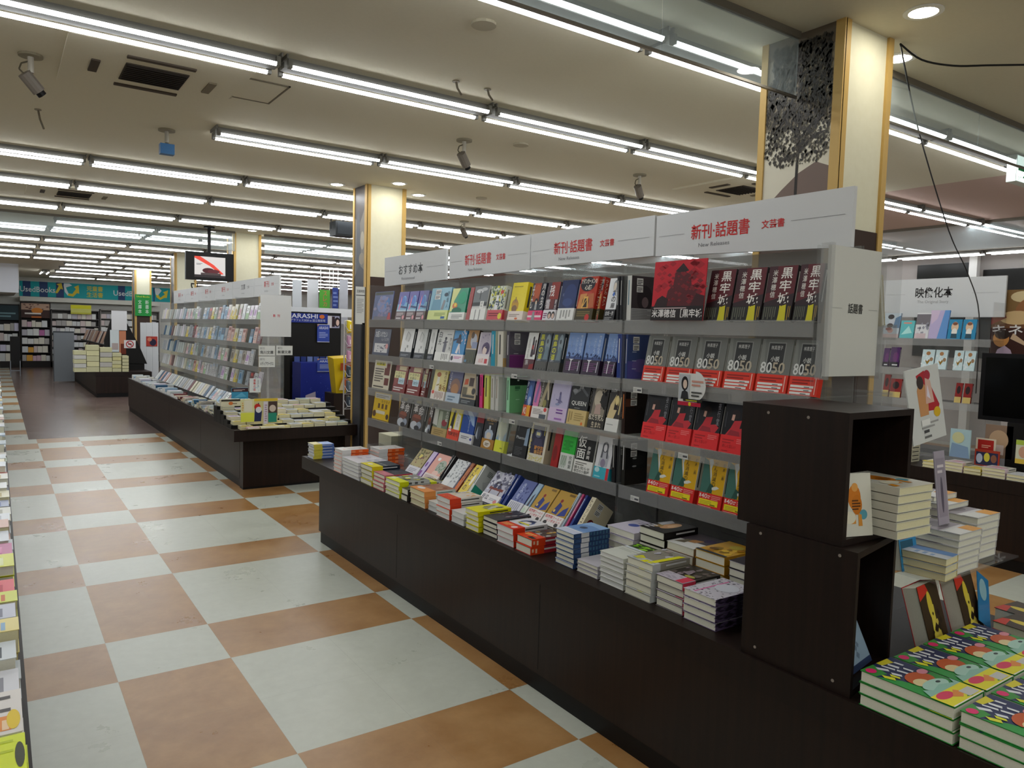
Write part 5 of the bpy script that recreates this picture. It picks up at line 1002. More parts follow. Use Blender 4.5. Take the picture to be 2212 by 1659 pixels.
# acrylic stand with white stacks
e = empty('acrylic_stand', 'clear acrylic stand carrying white book stacks beside the dark boxes', 'stand', (1.93, -2.30, .551))
MB().box(0, 0, .215, .56, .27, .221, M_ACR).obj('top', e)
for x in (.0, .52):
    for y in (.16, .25): MB().box(x, y, 0, x+.035, y+.012, .215, M_LIP).obj('leg', e)
MB().box(0, .26, 0, .56, .264, .215, M_ACR).obj('rear_panel', e)
S_('whiteA', '#c9c7c8', '#d2d0ce', [('r',0,.35,1,1,'#8f8890'),('e',.5,.6,.3,.2,'#6f6870'),('r',0,0,.4,.3,'#d8dcdc')], (.25, '#d4d4d0', [('r',.55,0,1,1,'#d8961e')]))
for i in range(6): book('whiteA', flat_end(2.06+.003*i, -2.29, .773+.021*(i+1)-.002, 0), .15, .19, .019, f'white and grey book on the clear stand, {ordw(6-i)} from the top of the front stack', 'white books on the clear stand')
for i in range(6): book('whiteA', flat_end(2.27+.003*i, -2.25, .773+.024*(i+1)-.002, 0), .16, .2, .022, f'white and grey book on the clear stand, {ordw(6-i)} from the top of the rear stack', 'white books on the clear stand')
for i in range(2): book('whiteA', flat_end(2.30+.02*i, -2.14+.05*i, .917+.018*(i+1)-.002, 0), .16, .19, .016, f'white and grey book fanned atop the rear stack, {("lower", "upper")[i]} one', 'white books on the clear stand')
S_('cream', '#c9cfd8', '#d8c898', [('r',.5,0,1,1,'#6f94c8'),('l',.1,.3,.4,.8,3,'#8aa4c8')], None, 'c')
for i in range(3): book('cream', flat_end(1.955, -2.31, .773+.024*(i+1)-.002, 5), .09, .14, .022, f'cream and blue pocket book on the clear stand edge, {("lowest", "middle", "topmost")[i]}', 'pocket books on the clear stand')
S_('picture', '#3a8fc0', '#3a9ac8', [('r',.05,.65,.8,.95,'#8a4a2a'),('r',.05,.3,.8,.62,'#2c5a70'),('e',.5,.2,.36,.16,'#d8cc14'),('r',0,0,1,.06,'#2f7fb8')])
book('picture', lean_end((1.935, -2.19, .774), 10, 0), .1, .15, .03, 'blue picture book with yellow disc standing behind the tiger books')
mb = MB(); mb.box(0, 0, -.003, .07, .24, 0, C('#a8a0ac', .35)); Art(mb, (0, 0, 0), (.07, 0, 0), (0, .24, 0), (0, 0, 1)).draw([('r',.1,.1,.9,.9,'#9a929e'),('e',.5,.4,.12,.25,'#5f5866'),('l',.2,.7,.8,.85,2,'#d8d0d4')])
o = mb.obj('grey_pamphlet'); o.matrix_world = frame((2.13, -2.20, .90), (1, 0, 0), (-.5, .12, .86)); tag(o, 'grey pamphlet tilted on the white stack of the clear stand', 'pamphlet')
# bagged poster card
S = .2
mb = MB(); mb.box(0, 0, -.004, .205, .235, 0, C('#d2d4d0', .25)); Art(mb, (0, 0, 0), (.205, 0, 0), (0, .235, 0), (0, 0, 1)).draw([('p',[(.3,.9),(.55,.95),(.9,.45),(.85,.38),(.55,.4)],'#b3222c'),('p',[(.3,.35),(.55,.35),(.6,.7),(.4,.85),(.28,.7)],'#c8905c'),('e',.4,.8,.1,.09,'#3a2c28'),('e',.62,.88,.1,.07,'#a82838'),('p',[(.5,.5),(.75,.5),(.7,.8),(.55,.85)],'#d8b0a0'),('e',.8,.36,.1,.07,'#d8b01a'),('p',[(.55,.6),(.65,.55),(.6,.75)],'#e4dce8'),('r',.35,.12,.5,.16,'#4a4a4a'),('l',.3,.18,.8,.28,2,'#9a9a98'),('r',.35,.05,.55,.08,'#6a6a68'),('r',.3,.22,.55,.3,'#e4e4e0')])
o = mb.obj('bagged_card'); o.matrix_world = frame((1.935, -2.2, 1.172), (.985, 0, .12), (-.42, .12, .9)); tag(o, 'glossy bagged picture card leaning on top behind the upper dark box', 'card')
# ================================================================ rear side of the long-counter racks (they face the second aisle)
rq = random.Random(23)
PAL = ['#d8d6d0','#c9ccd2','#b8c4cc','#dcd2c0','#c6a8a0','#8fa6c0','#5a6a8a','#d0c08a','#9a8f86','#b2bfa8','#e0dcd8','#a8b8c8','#7a4a48','#cfd8d0','#d8c8d0']
for (a, b), nm in zip(BAYS, ('far end', 'second', 'third', 'near end')):
    o = rack_proto(b-a, zs=SH[:3]); o.location = (2.32, b, 0); o.rotation_euler.z = math.pi
    tag(o, f'clear acrylic rack facing the second aisle behind the {nm} bay', 'book rack', 'clear racks facing the second aisle')
    for r_ in range(3):
        y = a+.04; k = 0
        while y < b-.2:
            if rq.random() < .45: y += .15; continue
            k += 1; w = rq.uniform(.11, .135); c = rq.choice(PAL)
            key = 'gen' + c
            if key not in STY: S_(key, c, c, [('r',.15,.6,.85,.9,'#e4e2dc'),('l',.2,.2,.8,.5,3,'#8a8884')])
            book(key, frame((2.30, y, SH[r_]+.0006), (0, 1, 0), (-.19, 0, .98)), w, .185, .022, f'book facing the second aisle behind the {nm} bay, {ordw(r_+1)} shelf, {ordw(k)} along', 'books facing the second aisle')
            y += w+rq.uniform(.02, .2)

# ================================================================ paperbacks further down the aisle
def gen_style(key, c, accent, band=None, kind=0):
    a = [[('r',.12,.72,.88,.92,accent),('l',.2,.2,.8,.55,3,'#8f8f8f')], [('p',[(0,.1),(.6,.1),(.9,.6),(.3,.75)],accent),('T','小説',.7,.45,.86,.9,'#5a5a5a')],
         [('e',.5,.5,.34,.26,accent),('r',.1,.85,.6,.92,'#6a6a6a')], [('r',0,0,1,.45,accent),('l',.15,.6,.85,.85,2,'#7a7a7a')], [('T','新刊',.68,.5,.86,.92,'#5c5c5c'),('d',.05,.1,.95,.5,10,.09,accent)]][kind]
    STY[key] = dict(c=c, s=c, a=a, p='c')
    if band: STY[key]['b'] = (.26, band, [('l',.1,.3,.8,.8,2,'#8f8a80')])
PB = [('#b9babb','#a8b4c4',None,0,'pale grey paperback'),('#c9c6bc','#c48f9a','#d8c0c8',1,'white paperback with rose art'),('#aeb6b3','#7f9a90',None,2,'grey green paperback'),('#c6c8cb','#8fa8c8','#c2ccd8',3,'white and blue paperback'),('#9ea3a8','#5a6672',None,4,'steel grey paperback'),
      ('#d8d2b8','#c8b04a','#d8c43a',1,'cream paperback with yellow band'),('#8fa8bc','#4f7aa0',None,2,'blue grey paperback'),('#d2d6d4','#9ab88f',None,3,'white and green paperback'),('#c9a49a','#8a4a40',None,0,'dusty pink paperback'),('#c8cacc','#b8bcc4',None,4,'plain white paperback'),
      ('#a8a296','#6a5f50',None,2,'taupe paperback'),('#2f5878','#8fb4cc',None,3,'deep blue paperback'),('#d0cad4','#b48fc0','#e0dce2',1,'lilac paperback'),('#6a3034','#b84a40',None,0,'dark red paperback')]
for i, (c, ac, bd, k, _) in enumerate(PB): gen_style(f'pb{i}', c, ac, bd, k)
rr_ = random.Random(5)
wt = [5,3,5,4,4,3,4,3,3,4,3,3,3,2]
BAY2 = [(4.30+.92*i, 4.30+.92*(i+1)-.005) for i in range(6)]
stuff = MB()
def stuff_book(x, y, z, w, h, t, c, lean_=.2):
    stuff.hexa([(x,y,z),(x+t,y,z),(x+t,y+w,z),(x,y+w,z),(x+h*lean_,y,z+h),(x+h*lean_+t,y,z+h),(x+h*lean_+t,y+w,z+h),(x+h*lean_,y+w,z+h)], C(c, .4))
for bi, (a, b) in enumerate(BAY2):
    o = rack_proto(b-a); o.location = (XF, a, 0)
    tag(o, f'clear acrylic paperback rack down the aisle, {ordw(bi+1)} bay from the end table', 'book rack', 'clear racks down the aisle')
    for row in range(4):
        y = b-.03; k = 0
        n = 6
        xs = [a+.02+(b-a-.04)/n*(j+.5) for j in range(n)]
        for j, yc in enumerate(xs):
            i = rr_.choices(range(14), wt)[0]
            w = rr_.uniform(.105, .13); h = .150 if rr_.random() < .75 else .172
            if rr_.random() < .04: continue
            if bi < 4:
                book(f'pb{i}', lean((XF+.012, yc+w/2, SH[row]+.0006), 11, rr_.uniform(-1, 1)), w, h, .014, f'{PB[i][4]}, {ordw(bi+1)} bay from the end table, {ROWN[row]} shelf, {ordw(j+1)} along', 'paperbacks on the racks down the aisle', name='paperback', cat='paperback')
            else: stuff_book(XF+.014, yc-w/2, SH[row], w, h, .014, PB[i][0])
    for j in range(7):     # the leaning row at the foot
        yc = a+.02+(b-a-.04)/7*(j+.5); i = rr_.choices(range(14), wt)[0]
        if bi < 2: book(f'pb{i}', lean((1.71, yc+.053, .60), 38), .106, .15, .014, f'{PB[i][4]} leaning at the foot of the {ordw(bi+1)} bay, {ordw(j+1)} along', 'paperbacks leaning down the aisle', name='paperback', cat='paperback')
        else: stuff_book(1.71, yc-.05, .60, .104, .13, .014, PB[i][0], .7)
HS = [('新刊','#c23c3c'),('新刊','#c23c3c'),('新刊','#c23c3c'),('新刊','#c23c3c'),('文庫','#77777a'),('新刊','#c23c3c')]
for bi, (a, b) in enumerate(BAY2):
    e = empty('header_sign', f'white header sign over the {ordw(bi+1)} paperback bay from the end table', 'sign', (2.0, b, 0), group='white header signs down the aisle')
    w = b-a-.008
    MB().box(0, -w, 1.81, .018, 0, 2.015, M_SIGN).obj('board', e)
    t = MB(); Art(t, (-.0005, 0, 1.81), (0, -w, 0), (0, 0, .205), (-1, 0, 0), .0002).draw([('b',HS[5-bi][0] if bi != 4 else '新刊',.42,.45,.62,.78,HS[5-bi][1]),('t','New Releases',.44,.22,.58,.3,'#9a9a9c'),('t','文庫',.7,.5,.8,.66,HS[5-bi][1]),('r',.82,.58,.97,.59,'#aaaaac'),('r',.05,.58,.36,.59,'#aaaaac')]); t.obj('lettering', e)
# white end sign with red lettering
e = empty('end_sign', 'white upright end sign with red lettering above the end table', 'sign', (1.695, 3.9, 1.388))
MB().box(0, -.006, 0, .295, .006, .40, M_SIGN).obj('board', e)
t = MB(); Art(t, (0, -.0065, 0), (.295, 0, 0), (0, 0, .40), (0, -1, 0)).draw([('b','新',.4,.47,.48,.54,'#c8283c'),('b','刊',.54,.47,.62,.54,'#c8283c')]); t.obj('lettering', e)
b = MB(); b.box(.055, -.032, .58-1.388, .075, -.024, 0, M_LIP); b.box(.055, -.032, -.01, .075, .004, .0, M_LIP); b.obj('post', e)
def panel_y(name, label, cat, px0, py0, px1, py1, y, th, base, art, rough=.5, group=None, lift=0):
    A, B = ony(px0, py1, y), ony(px1, py0, y)
    x0, x1, z0, z1 = A.x, B.x, A.z, B.z
    e = MB(); e.box(0, 0, 0, x1-x0, th, z1-z0, C(base, rough))
    Art(e, (0, 0, 0), (x1-x0, 0, 0), (0, 0, z1-z0), (0, -1, 0), .0004, .0006).draw(art)
    return tag(e.obj(name, None, (x0, y, z0)), label, cat, group)
def panel_x(name, label, cat, px0, py0, px1, py1, x, th, base, art, rough=.5, group=None):
    A, B = onx(px0, py1, x), onx(px1, py0, x)
    e = MB(); e.box(0, B.y-A.y, 0, th, 0, B.z-A.z, C(base, rough))
    Art(e, (0, 0, 0), (0, B.y-A.y, 0), (0, 0, B.z-A.z), (-1, 0, 0), .0004, .0006).draw(art)
    return tag(e.obj(name, None, (x, A.y, A.z)), label, cat, group)
for (x0, y0, x1, y1), tx, lab in (((559,747,594,768),'角川文庫','white name plate with two lines of lettering, upper one above the end table'),((597,747,632,767),'新潮文庫','white name plate beside the end sign post'),((559,770,594,793),'メディアワークス','white name plate below another above the end table')):
    panel_y('name_plate', lab, 'name plate', x0, y0, x1, y1, 3.86, .004, '#d2d3d0', [('t','新刊',.08,.62,.35,.85,'#77777a'),('b',tx,.08,.15,.9,.5,'#3a3a3c')], group=None)
# front stacks of paperbacks along the second counter
k = 0
y = 10.3
rs = random.Random(9)
while y > 4.02:
    n = rs.randint(2, 5); w = .108
    i = rs.choices(range(14), wt)[0]; t = .015*n
    if y < 6.6:
        k += 1
        for j in range(n):
            z = .55+.015*(j+1)
            book(f'pb{i}', flat(1.445+rs.uniform(0, .03), y, z-.0016, rs.uniform(-2, 2)), w, .15, .0135, f'{PB[i][4]} lying in the {ordw(k)} stack of the second counter, {ordw(j+1)} up', 'paperback stacks on the second counter', name='paperback', cat='paperback')
    else: stuff.box(1.445, y-w, .55, 1.6, y, .55+t, C(PB[i][0], .5)); stuff.box(1.444, y-w+.002, .552, 1.6, y-.002, .55+t-.003, M_PAGE2)
    if rs.random() < .5:
        i2 = rs.choices(range(14), wt)[0]; stuff.box(1.62, y-w, .55, 1.70, y, .55+t*.8, C(PB[i2][0], .5))
    y -= w+rs.uniform(.004, .03)
tag(stuff.obj('paperback_rows'), 'rows and stacks of pale paperbacks at the far bays down the aisle', 'paperbacks', None, 'stuff')
# stepped rows on the end table
steps = MB()
ex = empty('step_riser', 'dark stepped riser under the paperback rows on the end table', 'riser', (1.31, 3.42, .571))
TIER = [(3.31, .571), (3.44, .60), (3.57, .63), (3.70, .66), (3.83, .69), (3.96, .72)]
for i, (yy, z) in enumerate(TIER[1:], 1): MB().box(0, yy-3.42, 0, 1.12, yy-3.42+.125, z-.571, M_BLACK).obj('step', ex)
rs = random.Random(31)
for r_, (yy, z) in enumerate(TIER):
    x = 1.33 if r_ else 1.36; k = 0
    while x < 2.40-.1:
        k += 1; n = rs.choice([1, 2, 2, 3]) if r_ < 5 else rs.choice([2, 3, 3])
        if r_ in (0, 1) and x < 1.9: n = rs.choice([1, 2])
        i = rs.choices([5, 9, 0, 3, 1, 12, 2], [5, 5, 4, 3, 1, 1, 1])[0]
        turn = rs.uniform(-3, 3)
        for j in range(n):
            book(f'pb{i}', flat_end(x+.002, yy+.002, z+.0155*(j+1)-.0014, turn*(1 if rs.random() < .7 else .3)), .104, .148 if r_ == 5 else .122, .014, f'{PB[i][4]} lying in the {ordw(r_+1)} tier of the end table, {ordw(k)} along, {ordw(j+1)} up', 'paperbacks on the end table', name='paperback', cat='paperback')
        x += .108+rs.uniform(0, .006)
# cards standing on the end table
panel_y('promotion_card', 'yellow and white card with a girl in red hat standing on the end table', 'card', 520, 862, 549, 912, 3.27, .003, '#d8d4a0', [('r',0,0,1,.4,'#d8dc50'),('r',.25,.45,.85,.95,'#dcd8c0'),('l',.1,.5,.2,.9,4,'#d89a50')])
panel_y('promotion_card', 'illustrated yellow card with girl and white strip standing on the end table', 'card', 548, 860, 600, 916, 3.275, .003, '#c9c08a', [('r',0,.9,1,1,'#d8b83a'),('p',[(.02,.1),(.3,.1),(.34,.5),(.2,.85),(.05,.6)],'#2a3054'),('e',.15,.68,.13,.12,'#c03028'),('e',.2,.56,.12,.12,'#d8d8dc'),('r',.4,.0,.58,.88,'#d2ccd4'),('r',.6,.3,.98,.88,'#4a3a34'),('e',.78,.6,.14,.14,'#c8b8a8'),('r',.6,.05,.95,.42,'#2f8a72'),('l',.45,.1,.55,.8,8,'#a88a9a')])
panel_y('promotion_card', 'white card with red handwriting standing among the far paperbacks', 'card', 539, 817, 563, 848, 4.05, .003, '#d4d8da', [('B','感動の話',.35,.1,.55,.95,'#c8302c'),('T','泣ける',.7,.35,.85,.9,'#3a3a3c'),('d',.1,.1,.9,.5,12,.05,'#8fb8cc')])
panel_y('promotion_card', 'blue card with dark lettering band on the aisle corner of the end table', 'card', 501, 838, 536, 862, 3.60, .02, '#3a8ab0', [('r',0,.65,1,1,'#3a2028'),('l',.1,.72,.8,.92,2,'#b8a8a8'),('p',[(.1,.1),(.9,.2),(.6,.6)],'#5aa4c8')])
panel_y('promotion_card', 'cream card with orange disc on the aisle corner of the end table', 'card', 478, 862, 519, 878, 3.5, .06, '#cfcbb4', [('e',.5,.4,.12,.25,'#c8703a'),('l',.6,.3,.9,.55,1,'#7a6a50'),('r',0,.7,1,1,'#3c3a34')])
for px0, px1, lab, c in ((532, 558, 'pink and white paperback jutting over the end table edge', '#c8a8b0'), (560, 612, 'pale paperback with yellow top jutting over the end table edge', '#d8cfa0')):
    A, B = ony(px0, 925, 3.285), ony(px1, 925, 3.285)
    mb = MB(); mb.box(0, -.06, 0, B.x-A.x, .0, .014, C(c, .4)); mb.box(.002, -.0605, .002, B.x-A.x-.002, -.01, .012, M_PAGE)
    tag(mb.obj('paperback', None, (A.x, 3.30, .586)), lab, 'paperback')
# ---------------------------------------------------------------- the blue music display and wire rack behind the end table
Y = 6.2
e = empty('music_display', 'blue music display shelf with large white capitals on its header', 'display', (ony(628, 690, Y).x, Y, 0))
X0 = e.location.x; Xm = ony(708, 690, Y).x; X1 = ony(738, 690, Y).x
zt, zb = ony(660, 677, Y).z, ony(660, 697, Y).z
MB().box(0, .02, 0, X1-X0, .4, zt+.02, M_BLACK).obj('shelf_body', e)
mb = MB(); mb.box(0, 0, zb, Xm-X0, .02, zt, C('#1d2f86', .4)); Art(mb, (0, 0, zb), (Xm-X0, 0, 0), (0, 0, zt-zb), (0, -1, 0), .0006).draw([('b','ARASHI',.02,.48,.72,.96,'#d8dae4'),('t','アラフェス2020 at 国立競技場',.0,.12,.93,.4,'#c4c8dc'),('e',.84,.7,.07,.22,'#c86a2c')]); mb.obj('header', e)
mb = MB(); mb.box(Xm-X0, 0, zb-.06, X1-X0-.03, .02, zt-.02, C('#c9c4c8', .4)); Art(mb, (Xm-X0, 0, zb-.06), (X1-X0-.03-Xm+X0, 0, 0), (0, 0, zt-zb+.04), (0, -1, 0), .0006).draw([('r',.35,0,1,1,'#9a9ab4'),('e',.8,.5,.25,.4,'#2c2024'),('e',.84,.45,.14,.25,'#d8b8ac'),('r',.35,.1,.6,.95,'#2c1a20')]); mb.obj('photo_board', e)
mb = MB(); zc = ony(660, 770, Y).z
mb.box(.02, -.06, zc-.27, Xm-X0-.1, -.01, zc-.24, C('#2a3a6a', .4)); mb.obj('shelf_board', e)
for k in range(7):
    x = .04+.085*k; zz = zc-.24 + (.13 if k % 2 else 0)*0
    m2 = MB(); m2.box(x, -.055, zc-.238, x+.07, -.04, zc-.12, C(('#2c3a7a', '#5a6ea0', '#24306a')[k % 3], .3)); m2.box(x, -.04, zc-.12, x+.07, -.02, zc-.0, C(('#4a5a96', '#2c3a78', '#6a7cb0')[k % 3], .3)); m2.obj('disc_case', e)
mb = MB(); mb.box(0, -.4, 0, .62*(Xm-X0)+.12, -.08, ony(660, 775, Y-.4).z-.05, C('#1e2c86', .35)); Art(mb, (0, -.4, 0), (.62*(Xm-X0)+.12, 0, 0), (0, 0, .9), (0, -1, 0), .0006).draw([('d',.05,.3,.95,.98,30,.01,'#4a5ab8'),('p',[(.1,.3),(.5,.3),(.45,.75),(.15,.7)],'#a8a0b4'),('p',[(.5,.3),(.7,.3),(.66,.6),(.54,.62)],'#b4acbc')]); mb.obj('plinth_box', e)
for (a_, b_, c_, d_, yy_), lab in (((685, 701, 712, 739, 6.19), 'blue framed notice hanging on the music display'), ((685, 775, 722, 803, 5.79), 'blue framed notice low on the music display')):
    panel_y('notice_card', lab, 'notice', a_, b_, c_, d_, yy_, .004, '#31479e', [('b','ARASHI',.14,.72,.88,.88,'#c8cce0'),('l',.15,.25,.85,.6,4,'#8f9cd0'),('r',0,.0,1,.03,'#c8c8d8'),('r',0,.97,1,1,'#c8c8d8'),('p',[(.02,.86),(.14,.98),(.02,.98)],'#d88a4a')])
# white wire rack
Yw = 4.7
A, B = ony(742, 885, Yw), ony(782, 690, Yw)
e = empty('wire_rack', 'tall white wire rack of bagged goods beside the black pillar foot', 'wire rack', (A.x, Yw, 0))
w, h0, h1 = B.x-A.x, ony(770, 888, Yw).z, ony(770, 694, Yw).z
b = MB(); WM = C('#c9c6c8', .4)
for x in (0, w): b.tube((x, 0, 0), (x, 0, h1), .008, WM, 8)
b.tube((0, 0, h1), (w, 0, h1), .008, WM, 8); b.tube((-.05, -.15, .01), (-.05, .2, .01), .008, WM, 8); b.tube((w+.05, -.15, .01), (w+.05, .2, .01), .008, WM, 8); b.tube((-.05, 0, .01), (w+.05, 0, .01), .008, WM, 8)
b.obj('frame', e)
GC = ['#e0c81a', '#b88aa8', '#c88fb0', '#3a4450', '#5a6470', '#39424e']
for k in range(6):
    z = h1-.10-(h1-h0)*.165*k-.05
    p = MB()
    for q in range(4): p.path([(w*q/3, -.02, z+.1), (w*q/3, -.12, z+.04), (w*q/3, -.02, z)], .003, WM)
    p.path([(0, -.12, z+.04), (w, -.12, z+.04)], .004, WM); p.path([(0, -.02, z), (w, -.02, z)], .004, WM); p.obj('basket', e)
    for q in range(3):
        g = MB(); x0 = w*q/3+.012; g.hexa([(x0,-.1,z+.03),(x0+w/3-.03,-.11,z+.03),(x0+w/3-.03,-.03,z+.01),(x0,-.03,z+.01),(x0-.005,-.09,z+.15),(x0+w/3-.035,-.1,z+.14),(x0+w/3-.03,-.03,z+.16),(x0,-.035,z+.16)], C(GC[k], .25))
        g.poly([(x0+.01,-.112,z+.06),(x0+w/3-.05,-.114,z+.06),(x0+w/3-.05,-.108,z+.11),(x0+.01,-.108,z+.11)], C('#8a929a' if k > 2 else '#e4d8dc', .2))
        tag(g.obj('bagged_toy', None, (A.x, Yw, 0)), f'bagged item in the {ordw(k+1)} basket down of the white wire rack, {ordw(q+1)} along', 'bagged goods', 'bagged goods on the wire rack')
# yellow bag display
A = ony(735, 835, 5.2)
mb = MB(); mb.hexa([(0,0,0),(.2,0,0),(.2,.15,0),(0,.15,0),(-.06,-.05,.42),(.28,-.05,.44),(.28,.15,.46),(-.06,.15,.44)], C('#d8b81a', .4)); Art(mb, (.0, -.03, 0), (.18, 0, 0), (0, -.045, .4), (0, -1, 0), .001, .008).draw([('e',.5,.3,.3,.2,'#b85a2a'),('p',[(.1,.1),(.5,.1),(.4,.6)],'#c8b890'),('r',.1,.7,.9,.92,'#a84a20')])
tag(mb.obj('yellow_bin', None, (A.x-.05, 5.2, A.z-.08)), 'yellow printed bin standing before the music display', 'bin')
mb = MB(); mb.box(0, 0, 0, .35, .3, A.z-.08, M_WOOD); tag(mb.obj('bin_stand', None, (A.x-.1, 5.15, 0)), 'dark wooden stand under the yellow printed bin', 'stand')
# black notice column by the grey mural pillar
panel_y('notice_board', 'tall narrow black edged white notice beside the grey mural pillar', 'notice', 768, 620, 790, 700, 3.12, .01, '#c6c6c2', [('r',.92,0,1,1,'#141214'),('t','営業時間',.1,.84,.85,.92,'#4a4a4a'),('l',.1,.3,.8,.7,9,'#9a9a98'),('r',0,.76,1,.78,'#3a3a3a')])
mb = MB(); A = ony(790, 700, 3.12); mb.box(-.035, 0, 0, -.005, .03, A.z+.01, M_BLACK); tag(mb.obj('notice_post', None, (A.x, 3.12, 0)), 'black post carrying the narrow notice', 'post')
# banners and partitions far beyond the racks
bn1 = panel_y('banner', 'green hanging banner with red lettering far beyond the racks', 'banner', 690, 627, 713, 671, 12.5, .02, '#4f9a34', [('T','スレカ',.35,.2,.7,.95,'#c05a48')])
bn2 = panel_y('banner', 'dark blue hanging banner far beyond the racks', 'banner', 718, 622, 731, 671, 12.5, .02, '#27387c', [('l',.1,.2,.9,.9,4,'#6a7ab0')])
for bn, w_ in ((bn1, .25), (bn2, .14)):
    for f_ in (.1, .9): mb = MB(); mb.tube((w_*f_, .01, .4), (w_*f_, .01, CEIL-bn.location.z), .006, M_WHITE, 6); mb.obj('hanging_cord', bn)
for x0, x1, c in ((632, 652, '#b9bcc0'), (664, 688, '#c4c4c8'), (733, 752, '#a9aab0')): panel_y('partition_board', f'pale grey partition panel beyond the banners at x {x0}'.replace(' at x 632', ', aisle side one').replace(' at x 664', ', middle one').replace(' at x 733', ', far side one'), 'partition', x0, 605, x1, 700, 12.8, .03, c, [])
panel_y('header_beam', 'white horizontal beam over the music display', 'beam', 627, 668, 760, 681, 7.0, .06, '#d4d6da', [])
# ================================================================ second aisle counter: film books
RX = 5.45
for k, (a, b) in enumerate(((-.93, -.02), (-.015, .895))):
    o = rack_proto(b-a, zs=[1.53, 1.30, 1.06], z0=.61); o.location = (RX, a, 0)
    tag(o, f'clear acrylic rack under the film sign, {("near", "far")[k]} bay', 'book rack', 'clear racks under the film sign')
e = empty('header_sign', 'white header sign with black lettering across the second aisle', 'sign', (5.62, 0, 0))
MB().box(0, -.93, 1.70, .018, .9, 2.0, M_SIGN).obj('board', e)
t = MB(); Art(t, (-.0006, -.02, 1.70), (0, -.91, 0), (0, 0, .3), (-1, 0, 0), .0003).draw([('b','映像化本',.29,.5,.60,.78,'#262324'),('t','The Original Story',.31,.34,.57,.44,'#a8a8a8'),('r',.03,.6,.2,.606,'#a8a8aa'),('r',.75,.6,.95,.606,'#a8a8aa')]); t.obj('lettering', e)
FILM = [(0,1905,1940,.2,'people',.0),(0,1942,1972,.14,'teal',0),(0,1974,2005,.2,'white',0),(0,2003,2044,.22,'bluelilac',0),(0,2045,2074,.15,'teddy',0),(0,2076,2106,.15,'teddy',0),
        (1,1905,1918,.15,'violet',0),(1,1920,1940,.16,'violet',0),(1,1988,2015,.15,'hearts',0),(1,2017,2043,.15,'hearts',0),(1,2057,2078,.15,'hearts',0),(1,2079,2104,.15,'hearts',0),
        (2,1905,1918,.18,'crimson',0),(2,1920,1944,.15,'crimson',0),(2,2060,2075,.15,'crimson',0),(2,2078,2096,.15,'crimson',0)]
S_('people', '#b8c4cc', '#8a98a8', [('e',.4,.85,.2,.1,'#2c2426'),('e',.5,.66,.2,.1,'#c8ccd4'),('e',.4,.5,.2,.09,'#3a2428'),('e',.45,.3,.18,.1,'#c8948a'),('e',.35,.36,.2,.06,'#8a3a34'),('r',0,0,1,.16,'#c8b0ac'),('p',[(.6,.4),(1,.4),(1,.9),(.7,.8)],'#5a7a9a')])
S_('teal', '#5fb4b8', '#4aa0a8', [('p',[(.1,.2),(.9,.3),(.6,.7)],'#a8dcd8'),('r',.2,.82,.8,.9,'#d88a7a')]); S_('white', '#d2d2d4', '#b8a8a8', [('r',0,.55,1,.95,'#6f6a70'),('d',.05,.1,.95,.6,20,.09,'#8f8f9a'),('r',.0,.0,.8,.2,'#c8b4b8')])
S_('bluelilac', '#b4a8cc', '#3f7ab8', [('p',[(.5,0),(1,0),(1,1),(.75,1)],'#5f8fc8'),('p',[(.1,.5),(.4,.7),(.5,1),(.0,1)],'#c8b4cc')]); S_('teddy', '#1f80aa', '#1a6f98', [('e',.5,.62,.28,.26,'#d8b898'),('e',.5,.35,.22,.2,'#e0dcd4'),('e',.5,.78,.2,.08,'#7a4a34'),('p',[(.25,.05),(.75,.05),(.7,.28),(.3,.28)],'#2a4a5a')])
S_('violet', '#4a1a5c', '#3c1450', [('e',.6,.5,.3,.25,'#6a2a6c'),('r',0,0,1,.25,'#1c1420'),('r',.3,.08,.9,.14,'#d8d8dc')]); S_('hearts', '#c8dce0', '#b8ccd0', [('e',.5,.8,.18,.1,'#a8784a'),('p',[(.3,.42),(.5,.22),(.7,.42),(.6,.5),(.5,.44),(.4,.5)],'#8a6a1a'),('d',.0,.1,1,.7,12,.1,'#e0e8ea'),('e',.8,.5,.14,.1,'#9a7a5a')]); S_('crimson', '#8a1e1c', '#7a1614', [('r',0,0,1,.3,'#c8b06a'),('e',.5,.65,.3,.2,'#2a1416')])
FD = dict(people='pale blue book of smiling faces', teal='small teal book', white='white photo collage book', bluelilac='large lilac and blue book', teddy='blue book with cartoonish child portrait', violet='dark violet book', hearts='pale book with gold heart', crimson='dark crimson book')
c2 = {}
for row, pl, pr, h, st, _ in FILM:
    z = [1.53, 1.30, 1.06][row]; ya, yb = y_at(pl, RX+.012, z), y_at(pr, RX+.012, z)
    c2[(st, row)] = c2.get((st, row), 0)+1
    book(st, lean((RX+.012, ya, z+.001), 10), ya-yb-.004, h, .016, f'{FD[st]} under the film sign, {ordw(c2[(st, row)])} of its kind on the {ROWN[row]} shelf', 'film books across the second aisle')
panel_x('movie_poster', 'brown and gold film poster above the black television', 'poster', 2136, 624, 2260, 775, 5.66, .01, '#6a4428', [('r',0,.55,1,1,'#7a5c34'),('e',.6,.9,.25,.08,'#c8b48a'),('e',.75,.68,.3,.2,'#8a5a34'),('e',.5,.6,.35,.1,'#c8a878'),('e',.85,.6,.2,.12,'#c86a24'),('p',[(0,.5),(.3,.6),(.2,.8),(0,.7)],'#8a3430'),('r',0,0,1,.45,'#3c1c14'),('b','キネマ',.04,.36,.95,.5,'#e2dedc'),('e',.78,.44,.05,.04,'#c82c24'),('e',.22,.3,.16,.12,'#c88a4a'),('e',.24,.36,.15,.07,'#2c1c14'),('p',[(.1,0),(.5,0),(.42,.14),(.3,.2),(.16,.14)],'#b8a0b4'),('p',[(.4,.3),(.7,.2),(.72,.24),(.45,.38)],'#c8a888')])
